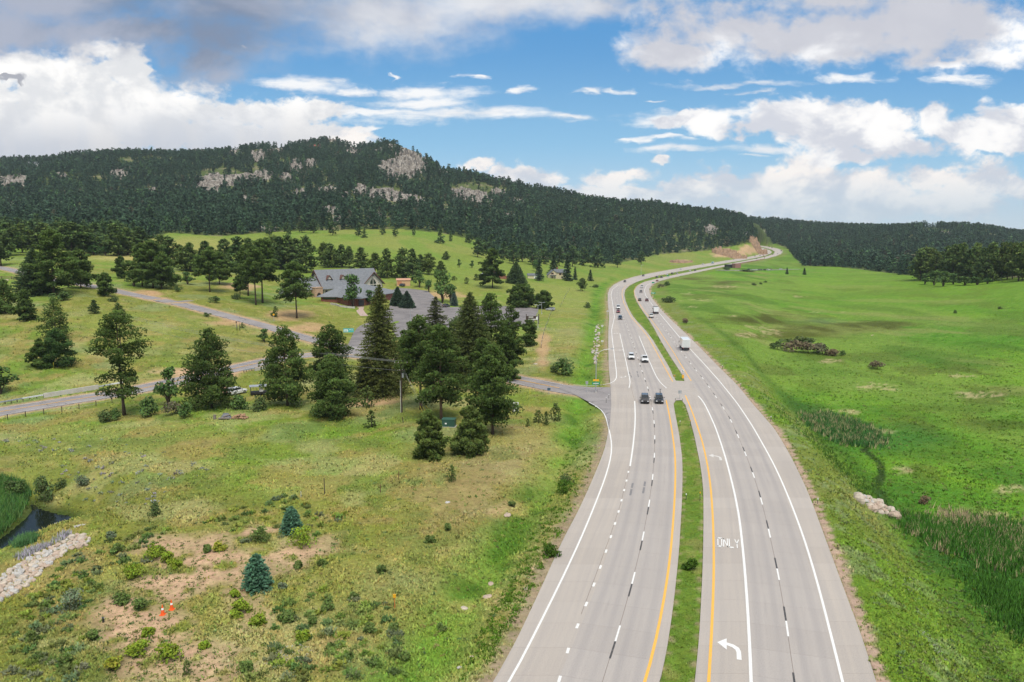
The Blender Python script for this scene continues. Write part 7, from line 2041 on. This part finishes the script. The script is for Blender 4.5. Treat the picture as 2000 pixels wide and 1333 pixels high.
post(771, 1188, 1161, 'utility_marker', 'orange marker post with a yellow top in the near grass', .05, mat('orange_post', (.62,.20,.05), .6), cap=(.28, .34, m_yel_sign), cat='marker post')
post(202, 1216, 1206, 'vent_pipe', 'short dark pipe stub with a grey cap in the bare soil', .11, m_black, cap=(.26, .08, m_metal), cat='pipe')
post(588, 972, 960, 'survey_stake', 'thin white stake in the grass left of the tall post', .03, m_white)
post(105, 720, 708, 'utility_marker', 'yellow marker post under the pair of small pines', .08, m_yguard, cat='marker post')
post(1035, 770, 757, 'utility_marker', 'small yellow marker beside the county road', .06, m_yguard, cat='marker post')
for i, (px, py, top) in enumerate(((1328,833,822),(1348.5,833,821),(1340,977,964),(1367,978,961),(1319,783,776),(1333,784,777),(1597,984,973),(1505.5,824,813),(1446.5,757,749),(1411,721,713.5),(1163,800,793),(1184,788,776),(1189,779,770))):
    post(px, py, top, 'delineator', ['left delineator post high in the lower median', 'right delineator post high in the lower median, amber topped', 'left delineator post halfway down the lower median', 'right delineator post halfway down the lower median, amber topped', 'left delineator at the tip of the lower median', 'right delineator at the tip of the lower median',
        'nearest delineator on the right verge', 'second delineator up the right verge', 'third delineator up the right verge', 'fourth delineator up the right verge', 'left delineator on the junction island', 'lower right delineator on the junction island', 'upper right delineator on the junction island'][i], .045, mat('dark_steel_post', (.05,.06,.05), .7) if i == 0 else bpy.data.materials['dark_steel_post'],
        cap=(.12, .22, m_yel_sign if i in (1, 3) else m_white), cat='delineator post')
# cones
m_cone = mat('cone_orange', (.85,.12,.02), .5)
def cone(px, py, top, label):
    p = at(px, py); h = height_to(p, top); t = thing('traffic_cone', label, 'traffic cone', p); r = h * .2
    a = MB(); a.tube([(0, 0, .04), (0, 0, h * .52)], [r, r * .62], 14); a.tube([(0, 0, h * .70), (0, 0, h)], [r * .45, r * .22], 14); a.build('cone_body', m_cone, t)
    a = MB(); a.tube([(0, 0, h * .52), (0, 0, h * .70)], [r * .64, r * .46], 14); a.build('reflective_band', m_white, t)
    a = MB(); a.box((0, 0, .02), (r * 2.5, r * 2.5, .05)); a.build('cone_base', m_cone, t)
cone(318, 1201, 1182, 'front left orange traffic cone on the bare soil'); cone(335.5, 1191, 1172, 'rear right orange traffic cone on the bare soil')
# guard rails and parapet of the county road bridge
def along(px_pts, n): P = np.array([at(x, y) for x, y in px_pts]); return resample(P, n)
def guardrail(px_pts, n, label):
    P = along(px_pts, n); t = thing('guardrail', label, 'guardrail', P[0])
    a = MB()
    for dz, rr_ in ((.72, .05), (.62, .03), (.52, .05)):
        a.tube([tuple(p - P[0] + np.array([0, 0, dz])) for p in P], .075 if rr_ > .04 else .05, 5)
    a.build('rail', m_metal, t)
    for p in P:
        b = MB(); b.box((p[0] - P[0][0], p[1] - P[0][1] + .1, p[2] - P[0][2] + .3), (.15, .15, .95)); b.build('rail_post', m_wood, t)
guardrail([(-60,799),(0,791.5),(45,783.5),(85,777)], 12, 'long steel guardrail at the left end of the bridge parapet')
guardrail([(192,760.5),(215,756),(240,752)], 6, 'short steel guardrail at the right end of the bridge parapet')
guardrail([(476,728),(486,726),(497,724)], 5, 'short guardrail at the culvert on the county road')
P = along([(86,777.5),(140,769),(192,760.5)], 9); a = MB()
for i in range(len(P) - 1):
    d = P[i + 1] - P[i]; a.box(((P[i] + P[i + 1]) / 2)[:2].tolist() + [P[i][2] + .1], (np.linalg.norm(d[:2]) + .03, .35, 2.0), rz=math.atan2(d[1], d[0]))
tag(a.build('bridge_parapet', m_concrete_w), 'pale concrete parapet on the county road bridge', 'parapet')
P = along([(498,725),(512,722.5),(527,720)], 5); a = MB()
for i in range(len(P) - 1):
    d = P[i + 1] - P[i]; a.box(((P[i] + P[i + 1]) / 2)[:2].tolist() + [P[i][2] + .3], (np.linalg.norm(d[:2]) + .03, .3, 1.0), rz=math.atan2(d[1], d[0]))
tag(a.build('low_parapet', m_concrete_w), 'low concrete kerb wall right of the culvert guardrail', 'parapet')
def fence(px_pts, n, label, h=1.2, wires=(.5, 1.05), wood=False, name='wire_fence'):
    P = along(px_pts, n); t = thing(name, label, 'fence', P[0])
    for p in P:
        b = MB(); b.box((p[0] - P[0][0], p[1] - P[0][1], p[2] - P[0][2] + h / 2 - .1), (.12 if not wood else .2,) * 2 + (h + .2,)); b.build('fence_post', m_wood_dark if not wood else m_wood, t)
    for wz in wires:
        b = MB(); b.tube([tuple(p - P[0] + np.array([0, 0, wz])) for p in P], .02 if not wood else .08, 4); b.build('fence_rail' if wood else 'fence_wire', m_wire if not wood else m_wood, t)
fence([(-20,826),(34,817),(75,811),(113,806),(152,800),(185,794),(219,787)], 8, 'wire fence with thin posts along the lower side of the county road')
fence([(-40,547),(0,546),(25,546),(52,549)], 7, 'wooden rail fence beside the far side road', 1.5, (.5, .9, 1.3), True, 'rail_fence')
fence([(1078,608),(1074,618),(1070,630),(1065,643),(1060,660),(1057,680)], 12, 'dark wire fence running down from the car park corner')
fence([(1112,568),(1106,576),(1100,590),(1094,600)], 8, 'pasture wire fence below the yellow house')
for i, px in enumerate((463, 468.5)):
    post(px, 646, 634, 'fence_post', ('left', 'right')[i] + ' of two dark posts beside the side road', .12)
# culvert headwall and grate at the pond
p = at(163, 1024); a = MB(); a.box((0, 0, -.1), (2.2, .35, .9)); a.box((0, -.3, .3), (2.3, .25, .15)); o = a.build('culvert_headwall', m_concrete_w); o.location = (p[0], p[1], p[2] - .35); o.rotation_euler = (0, 0, .75); tag(o, 'pale concrete culvert headwall at the end of the pond', 'headwall')
a_, dy_, dz_ = ray(125, 1024); Yg = (POND_Z + .25 - CAM_H) * dy_ / dz_
t = thing('trash_rack', 'pale slatted rack lying over the dark pond water', 'grate', (a_ / dy_ * Yg, Yg, POND_Z + .25), .45)
a = MB()
for x in np.linspace(-1.1, 1.1, 6): a.box((x, 0, 0), (.14, 1.5, .1))
a.build('slats', m_concrete_w, t)
a = MB()
for y in (-.8, .8): a.box((0, y, 0), (2.5, .16, .12))
a.build('frame', m_concrete_w, t)
# log and brush pile with a tarpaulin
p = at(452, 818)
t = thing('debris_pile', 'pile of logs, stones and a grey tarpaulin in the field', 'pile', p)
rs = np.random.RandomState(3)
a = MB()
for i in range(60):
    x, y = rs.uniform(.4, 3.0), rs.uniform(-.9, .9); z = rs.uniform(.1, 1.0) * (1 - abs(x - 1.7) / 1.9)
    an = rs.uniform(0, 3.1); l = rs.uniform(.2, .5)
    a.tube([(x - math.cos(an) * l, y - math.sin(an) * l, z), (x + math.cos(an) * l, y + math.sin(an) * l, z + .1)], rs.uniform(.08, .16), 5)
a.build('firewood', mat('split_wood', (.36,.22,.13), .9, var=.4, scale=3), t)
a = MB(); a.box((-1.2, .3, .45), (2.4, 1.8, 1.1), rz=.3, top=(.35, .4)); a.build('tarpaulin', mat('grey_tarp', (.13,.14,.16), .6, var=.3, scale=1.5), t)
a = MB(); a.tube([(-3.1, -.6, .0), (-3.1, -.6, .9)], .3, 9); a.build('stump', m_bark_pale, t)
a = MB(); a.tube([(-2.2, -.9, .25), (.0, -1.1, .3)], .2, 7); a.tube([(-1.4, -.5, .5), (-.2, .1, .8)], .14, 7); a.build('pale_log', m_bark_pale, t)
# ------------------------------------------------------------------ loose stones
m_stone1 = [mat('field_stone', (.50,.43,.35), .95, var=.3, scale=1.2, bump=.4), mat('grey_stone', (.46,.44,.41), .95, var=.3, scale=1.2, bump=.4), mat('pink_stone', (.45,.35,.275), .95, var=.25, scale=1.2, bump=.4)]
def stone_data(seed, mt):
    o = rock_mesh('stone', 1.0, .85, .62, seed, 12, 9, e=.85, amp=.14, freq=2.0, mt=mt); d = o.data; bpy.data.objects.remove(o); return d
ST = [stone_data(900 + i, m_stone1[i % 3]) for i in range(9)]
def stones(poly, n, smin, smax, label, group, seed):
    rs = np.random.RandomState(seed); P = np.array([(x, y, 0) for x, y in poly]); lo, hi = P.min(0), P.max(0); k = 0; got = []; tries = 0
    while k < n:
        x, y = rs.uniform(lo[0], hi[0]), rs.uniform(lo[1], hi[1])
        if not inside(P, np.array([x]), np.array([y]))[0]: continue
        p = at(x, y); s = rs.uniform(smin, smax); tries += 1
        if tries < 40 * n and any((p[0] - a_[0]) ** 2 + (p[1] - a_[1]) ** 2 < (.36 * (s + a_[2])) ** 2 for a_ in got): continue
        got.append((p[0], p[1], s))
        o = bpy.data.objects.new('boulder', ST[rs.randint(9)]); C.objects.link(o)
        o.location = (p[0], p[1], p[2] + s * .12); o.scale = (s, s * rs.uniform(.75, 1.1), s * rs.uniform(.95, 1.5)); o.rotation_euler = (rs.uniform(-.3, .3), rs.uniform(-.3, .3), rs.uniform(0, 6.28))
        tag(o, label, 'rock', group); k += 1
stones([(-30,1150),(0,1128),(40,1104),(80,1082),(120,1060),(150,1046),(176,1052),(172,1066),(128,1080),(98,1104),(62,1140),(30,1158),(0,1176),(-30,1190)], 200, .45, 1.0, 'pale angular stone in the riprap bank below the pond', 'riprap stones below the pond', 1)
stones([(1666,968),(1690,969),(1712,978),(1738,995),(1757,1008),(1750,1014),(1715,1004),(1686,988),(1668,976)], 26, 1.0, 1.9, 'large tan stone in the short riprap on the right embankment', 'riprap stones on the right embankment', 2)
stones([(1166,630),(1171,640),(1170,695),(1163,715),(1155,690),(1164,640)], 70, .6, 1.2, 'pale stone in the narrow riprap strip by the southbound shoulder', 'riprap stones beside the southbound shoulder', 3)
for (px, py, s, lab) in ((953,1167,1.1,'largest pale boulder in the slope near the highway'),(906,1189,.9,'pale split boulder left of the largest slope boulder'),(959,1141,.9,'small pale boulder above the largest slope boulder'),(991,1007,1.3,'flat pinkish boulder high on the near slope'),(874,982,.8,'round tan stone near the slope top'),(1027,1151,.7,'pale stone at the edge of the roadside ditch'),
        (899,1305,.6,'grey stone low in the roadside ditch'),(921,1285,.6,'small grey stone above the low ditch stone'),(1046,712,1.4,'rounded boulder near the county road above the green shrub'),(1019,710,1.0,'low stone left of the rounded boulder'),(12,548,2.4,'pale boulder behind the rail fence'),(427,552,1.8,'grey boulder on the meadow bank'),(836,1050,.5,'tiny white stone in the near grass')):
    p = at(px, py); o = bpy.data.objects.new('boulder', ST[rnd.randrange(9)]); C.objects.link(o); o.location = (p[0], p[1], p[2] + s * .02); o.scale = (s, s * .8, s * .6); o.rotation_euler = (0, 0, rnd.uniform(0, 6)); tag(o, lab, 'rock')
# ------------------------------------------------------------------ grass, weeds and reeds
m_grass = tint_mat('grass_blades', .95, 0, 1, .05, 1.6)
rsG = np.random.RandomState(11)
def ground_pts(n, y0, y1, smin=-.72, smax=.72):
    u = rsG.rand(n); Y = 1 / (1 / y1 + u * (1 / y0 - 1 / y1)); s = rsG.uniform(smin, smax, n); return s * Y, Y
def vcol(X, Y):
    r = np.clip(np.round((np.log(Y) - LG[0]) / (LG[1] - LG[0])).astype(int), 0, len(YG) - 1); c = np.clip(np.searchsorted(SG, X / Y), 0, len(SG) - 1)
    return gcol.reshape(len(YG), len(SG), 3)[r, c], r * len(SG) + c
blocked = in_L | in_R | (d_county < 5.0) | (d_side < 4.0) | (d_side2 < 4.0) | (d_lot < .5) | (d_drive < 5.4) | insP | (d_m < 1.0) | inside(np.array(mP), fx, fy) | inside(np.array(cxP), fx, fy)
X, Y = ground_pts(190000, 50, 420)
c, vi = vcol(X, Y)
soilness = (c[:, 0] > c[:, 1] * 1.18)
keep = ~blocked[vi] & ((~soilness) | (rsG.rand(len(X)) < .10))
X, Y, c, soilness = X[keep], Y[keep], c[keep], soilness[keep]
Z = hgt(X, Y); n = len(X); px_m = FOC / Y * .512
hg = rsG.uniform(.08, .20, n) * (1 + np.clip(Y / 260, 0, .9)) * (.7 + .8 * vnoise(X / 3, Y / 3, 77)) * np.where(med[vi[keep]], .45, 1.0)
k = 3
cen = np.repeat(np.c_[X, Y, Z - .03], k, 0) + rsG.normal(0, .10, (n * k, 3)) * np.array([1, 1, 0])
hh = np.repeat(hg, k) * rsG.uniform(.6, 1.2, n * k)
a = rsG.uniform(0, 6.28, n * k); w = hh * rsG.uniform(.28, .5, n * k); lean = rsG.normal(0, .45, (n * k, 2)) * hh[:, None]
dx = np.c_[np.cos(a) * w, np.sin(a) * w, np.zeros(n * k)]
tip = cen + np.c_[lean[:, 0], lean[:, 1], hh]
V = np.stack([cen - dx, cen + dx, tip], 1).reshape(-1, 3)
cc = np.clip(c, .02, .4); cc = np.where(soilness[:, None], np.array([.13,.16,.04]), cc) * rsG.uniform(1.15, 1.75, (n, 1)) * (1 + rsG.normal(0, .08, (n, 3)) * np.array([1.2, .6, .8]))
g_ = mesh_np('grass', V, tri_faces(len(V) // 3), m_grass, col=np.repeat(np.clip(cc, .01, .5), k * 3, 0))
tag(g_, 'wild grass growing over the near field, verges and meadow', 'grass', kind='stuff')

def clumps(name, label, cat, PX, size, per, base, sd, kind='stuff', spread=1.0, up=.7, hue=.14):
    rs = np.random.RandomState(sd); n = len(PX)
    P = np.array([at(x, y) for x, y in PX]) if PX.shape[1] == 2 else PX
    s = size * rs.uniform(.55, 1.35, n)
    cen = np.repeat(P, per, 0); ss_ = np.repeat(s, per)
    u = unit(rs.normal(0, 1, (n * per, 3))); u[:, 2] = np.abs(u[:, 2])
    cen = cen + u * (ss_ * rs.uniform(.2, .9, n * per) ** .7)[:, None] * np.array([1.0, 1.0, .75]) * spread
    out = unit(u + np.array([0, 0, up]))
    V, ti = spikes(rs, cen, out, ss_ * .42, 3, .38, .8)
    b = np.array(base); b = b[rs.randint(len(b), size=n)] if b.ndim == 2 else np.repeat(b[None], n, 0)
    b = b * rs.uniform(.75, 1.3, (n, 1)) * (1 + rs.normal(0, hue * .5, (n, 3)))
    bb = np.repeat(b, per, 0) * rs.uniform(.75, 1.25, (n * per, 1))
    o = mesh_np(name, V, tri_faces(len(V) // 3), m_grass, col=np.clip(bb[ti], .01, .5))
    return tag(o, label, cat, kind=kind)
def scatter_px(poly, n, sd):
    rs = np.random.RandomState(sd); P = np.array([(x, y, 0) for x, y in poly]); lo, hi = P.min(0), P.max(0); out = []
    while len(out) < n:
        x, y = rs.uniform(lo[0], hi[0], 4 * n), rs.uniform(lo[1], hi[1], 4 * n); m = inside(P, x, y); out += list(zip(x[m], y[m]))
    return np.array(out[:n])
SLOPE = [(0,870),(420,830),(700,850),(930,880),(1100,850),(1150,880),(1120,980),(1040,1140),(950,1333),(0,1333),(0,1210),(100,1100),(180,1040),(60,930)]
clumps('low_weeds', 'low green and yellow weeds dotted over the near slope', 'weeds', scatter_px(SLOPE, 1300, 21), .30, 12, [(.16,.22,.045),(.22,.24,.07),(.13,.19,.065),(.28,.26,.09)], 22)
clumps('scrub', 'mixed green scrub crowding round the bare soil', 'weeds', np.vstack([scatter_px([(90,1120),(200,1040),(340,1030),(330,1085),(230,1130),(170,1180),(160,1333),(20,1333),(20,1200)], 150, 61), scatter_px([(520,1180),(640,1150),(760,1180),(800,1333),(470,1333),(540,1250)], 110, 62), scatter_px([(380,1020),(560,960),(700,1010),(640,1060),(480,1060)], 70, 63)]), .62, 34, [(.13,.20,.045),(.10,.165,.05),(.17,.22,.06),(.16,.20,.10),(.21,.27,.045)], 64)
clumps('soil_weeds', 'small weed sprigs sprouting from the bare soil', 'weeds', scatter_px([(180,1170),(330,1060),(560,1040),(680,1110),(600,1210),(560,1333),(150,1333)], 900, 23), .22, 8, [(.09,.14,.03),(.13,.18,.03),(.07,.11,.04)], 24)
clumps('sage', 'grey-green sage tufts with lavender flowers on the left slope', 'weeds', scatter_px([(0,860),(240,850),(420,920),(300,990),(160,980),(100,900)], 80, 25), .45, 16, [(.28,.32,.24),(.32,.32,.33),(.24,.29,.20)], 26)
clumps('sage_far', 'pale sage scattered over the middle fields', 'weeds', scatter_px([(0,600),(300,590),(560,660),(520,690),(300,735),(0,735)], 260, 27), .5, 10, [(.20,.26,.09),(.27,.30,.08),(.15,.21,.06),(.28,.26,.11)], 28)
clumps('meadow_tufts', 'darker sedge tufts in the wet meadow', 'weeds', scatter_px([(1420,700),(1600,690),(2000,640),(2000,1230),(1760,1040),(1600,880)], 1500, 29), .42, 9, [(.085,.17,.02),(.13,.22,.03),(.07,.14,.02),(.20,.24,.08)], 30)
clumps('verge_tufts', 'taller grass tufts on the right embankment', 'weeds', scatter_px([(1400,718),(1520,840),(1600,960),(1700,1150),(1760,1333),(2000,1333),(2000,1240),(1780,1060),(1640,910),(1500,780)], 700, 31), .36, 10, [(.15,.22,.035),(.21,.25,.09),(.12,.19,.065)], 32)
clumps('ditch_grass', 'lush dark grass in the roadside ditch', 'weeds', scatter_px([(1120,850),(1165,880),(1140,960),(1085,1060),(1040,1150),(960,1290),(900,1333),(930,1250),(1010,1110),(1060,1000)], 600, 33), .36, 10, [(.09,.19,.018),(.11,.21,.022),(.075,.16,.016)], 34)
clumps('median_grass', 'grass tufts along the median', 'weeds', scatter_px([(1322,795),(1342,800),(1360,900),(1368,1000),(1365,1120),(1350,1330),(1296,1330),(1322,1160),(1336,1000),(1336,900)], 420, 35), .13, 6, [(.08,.14,.018),(.12,.17,.03)], 36)
# white wild flowers
for nm, poly, nn, sd in (('white_flowers', [(530,1270),(590,1255),(615,1275),(560,1300),(515,1300)], 150, 41), ('verge_flowers', [(1795,1230),(1812,1235),(1835,1262),(1850,1290),(1838,1292),(1815,1262)], 90, 42), ('meadow_flowers', [(1700,1060),(1780,1130),(1830,1220),(1760,1150)], 40, 43)):
    clumps(nm, {'white_flowers': 'white wild flowers in the grass below the blue spruce', 'verge_flowers': 'white flowers in a streak on the right embankment', 'meadow_flowers': 'scattered white flowers on the right embankment'}[nm], 'flowers', scatter_px(poly, nn, sd), .14, 4, (.75,.75,.70), sd + 50, up=2, hue=.02)
# reeds: tall blades in the pond and in the wet meadow
def reeds(name, label, poly, n, h, cols, sd, wd=.05):
    rs = np.random.RandomState(sd); PX = scatter_px(poly, n, sd); P = np.array([at(x, y) for x, y in PX])
    thin = vnoise(P[:, 0] / 2.2, P[:, 1] / 2.2, sd); P = P[thin + rs.uniform(-.2, .2, n) > (.30 if 'pond' not in name else .1)]; P[:, :2] += rs.normal(0, 1, (len(P), 2)) * np.array([1.1, 2.2]) * (0 if 'pond' in name or 'bank' in name else 1); P[:, 2] = hgt(P[:, 0], P[:, 1]); n = len(P)
    kk = 4; cen = np.repeat(P, kk, 0) + rs.normal(0, .18, (n * kk, 3)) * np.array([1, 1, 0]); hh = h * rs.uniform(.6, 1.15, n * kk); a = rs.uniform(0, 6.28, n * kk)
    dx = np.c_[np.cos(a), np.sin(a), np.zeros(n * kk)] * wd * rs.uniform(.8, 1.6, n * kk)[:, None]; tip = cen + np.c_[rs.normal(0, .26, n * kk) * hh, rs.normal(0, .26, n * kk) * hh, hh]
    V = np.stack([cen - dx, cen + dx, tip], 1).reshape(-1, 3); b = np.array(cols)[rs.randint(len(cols), size=n)] * rs.uniform(.75, 1.25, (n, 1))
    o = mesh_np(name, V, tri_faces(len(V) // 3), m_grass, col=np.repeat(b, kk * 3, 0)); tag(o, label, 'reeds', kind='stuff')
reeds('pond_reeds', 'tall green reeds standing along the left of the pond', [(-40,1080),(0,1045),(40,1008),(56,982),(58,955),(30,940),(0,935),(-40,940)], 2000, 1.35, [(.055,.15,.035),(.080,.18,.035),(.045,.12,.035),(.10,.17,.05)], 51, .06)
reeds('pond_islet_reeds', 'short reeds growing in the middle of the pond', [(20,1068),(45,1052),(78,1048),(70,1060),(40,1070)], 220, 1.0, [(.06,.15,.05),(.08,.17,.06)], 52, .05)
reeds('bank_lavender', 'lavender flowering strip along the pond bank', [(30,1088),(80,1066),(130,1040),(140,1046),(90,1072),(40,1094)], 420, .6, [(.36,.33,.38),(.22,.27,.16),(.40,.37,.45)], 53, .05)
reeds('meadow_reeds', 'patch of dark green cattails in the wet meadow', [(1570,815),(1620,808),(1690,830),(1722,855),(1715,870),(1650,868),(1595,845)], 2600, 1.1, [(.045,.135,.035),(.055,.145,.03),(.045,.13,.035),(.30,.27,.14)], 54, .07)
reeds('near_reeds', 'broad band of cattails at the toe of the right embankment', [(1765,1008),(1800,1012),(1850,1030),(1900,1022),(2010,1030),(2020,1120),(1960,1110),(1900,1096),(1850,1078),(1800,1050)], 4400, 1.1, [(.045,.145,.018),(.055,.16,.02),(.04,.125,.016),(.05,.15,.02),(.05,.15,.02),(.045,.14,.02),(.055,.16,.022),(.30,.26,.14)], 55, .06)
reeds('dry_reeds', 'straw-coloured dead reeds in the wet meadow', [(1830,1008),(1880,1004),(1925,1012),(1930,1028),(1880,1030),(1850,1020)], 240, 1.1, [(.42,.34,.20),(.36,.29,.17)], 56, .05)
reeds('dry_reeds_right', 'straw-coloured dead reeds at the right edge', [(1950,1040),(2010,1035),(2010,1080),(1975,1084)], 220, 1.1, [(.42,.34,.20),(.36,.29,.17)], 57, .05)
# larger weed bushes, each one a thing
WB = [(262,1130,24,'bright'),(300,1092,22,'bright'),(330,1100,16,'bright'),(240,1180,20,'dark'),(275,1190,17,'dark'),(140,1190,28,'grey'),(345,1110,12,'bright'),(430,1075,14,'yellow'),(405,1078,10,'dark'),(510,1058,22,'dark'),(590,1066,26,'bright'),(470,1200,20,'bright'),(505,1222,16,'bright'),(330,1290,26,'bright'),(270,1280,22,'bright'),(220,1310,20,'yellow'),(180,1250,14,'dark'),
      (290,1240,12,'bright'),(460,1165,10,'bright'),(560,1215,16,'dark'),(610,1220,12,'dark'),(640,1190,14,'dark'),(690,1170,10,'dark'),(745,1120,12,'dark'),(590,1250,16,'bright'),(770,1230,12,'dark'),(720,1235,14,'dark'),(630,1105,10,'dark'),(585,1110,10,'dark'),(550,1150,9,'grey'),(680,1290,14,'dark'),(790,1290,12,'dark'),(860,1230,10,'dark'),(840,1060,10,'dark'),(875,1035,9,'dark'),
      (130,1300,18,'dark'),(60,1250,12,'dark'),(480,1310,14,'dark'),(400,1265,10,'bright'),(160,950,16,'grey'),(230,1080,14,'dark'),(215,1050,10,'grey'),(1000,990,8,'dark'),(1350,1112,16,'deep'),(1105,962,18,'deep'),(1075,1085,20,'deep')]
CB = {'bright': (.20,.275,.030), 'yellow': (.28,.30,.04), 'dark': (.115,.170,.045), 'grey': (.17,.215,.12), 'deep': (.060,.120,.016)}
NM = {'bright': 'bright yellow-green', 'yellow': 'yellow-flowering', 'dark': 'dark green', 'grey': 'grey-green', 'deep': 'deep green'}
def where(x, y):
    if (x, y) == (1350,1112): return 'in the lower median'
    if x > 1040: return 'in the roadside ditch'
    v = 'low' if y > 1230 else ('middle' if y > 1120 else 'high')
    return {'low': 'near the bottom edge', 'middle': 'level with the blue spruce', 'high': 'above the bare soil'}[v]
seen = {}
for (x, y, r_, kd) in WB:
    seen.setdefault((kd, where(x, y)), []).append((x, y, r_))
sd = 400
for (kd, wh), L_ in seen.items():
    L_.sort()
    for i, (x, y, r_) in enumerate(L_):
        sd += 1; p = at(x, y); R = r_ / FOC * p[1] * 1.3
        tr, V, F, tint = leafy_mesh(R * 1.05, R, sd, 900, 12, .22, CB[kd], trunk=False, z0=0.0)
        t = thing('weed_bush', (('%s %s weed bush from the left, %s' % (ORD[i], NM[kd], wh)) if len(L_) > 1 else '%s weed bush %s' % (NM[kd], wh)), 'bush', p, 0, 'weed bushes on the near slope')
        tr.build('stem', m_bark, t); mesh_np('foliage', V, F, m_grass, t, col=tint)

reeds('marsh_reeds', 'rank dark green marsh growth at the lower right edge', [(1880,1120),(1960,1130),(2020,1150),(2020,1260),(1980,1240),(1930,1190)], 1500, .9, [(.045,.135,.020),(.06,.16,.02),(.04,.11,.016)], 58, .06)
reeds('toe_reeds', 'dark rushes in the wet toe of the right embankment', [(1480,765),(1540,800),(1600,850),(1660,915),(1715,975),(1700,985),(1640,925),(1585,870),(1520,815)], 900, .6, [(.05,.12,.02),(.07,.15,.02)], 59, .05)
# ------------------------------------------------------------------ the air between here and the hills
_x0, _x1, _y0, _y1 = -9500.0, 9500.0, -4200.0, 9300.0
_z0, _z1 = float(min(H.min(), -8)) - 1.0, float(max(H.max() + 30, VV[:, 2].max() + 5, p[2] + 5, 420))
hb = MB(); hb.box(((_x0 + _x1) / 2, (_y0 + _y1) / 2, (_z0 + _z1) / 2), (_x1 - _x0, _y1 - _y0, _z1 - _z0))
mh_ = bpy.data.materials.new('haze_air'); mh_.use_nodes = True; mh_.node_tree.nodes.clear()
th = NT(mh_.node_tree)
pv = th.n('ShaderNodeVolumePrincipled', i={'Color': (.80, .90, 1.0, 1), 'Density': 0.000048, 'Anisotropy': 0.0})
ho = th.n('ShaderNodeOutputMaterial'); th.t.links.new(pv.outputs[0], ho.inputs['Volume'])
tag(hb.build('haze', mh_), 'thin blue air haze over the valley', 'haze', kind='stuff')
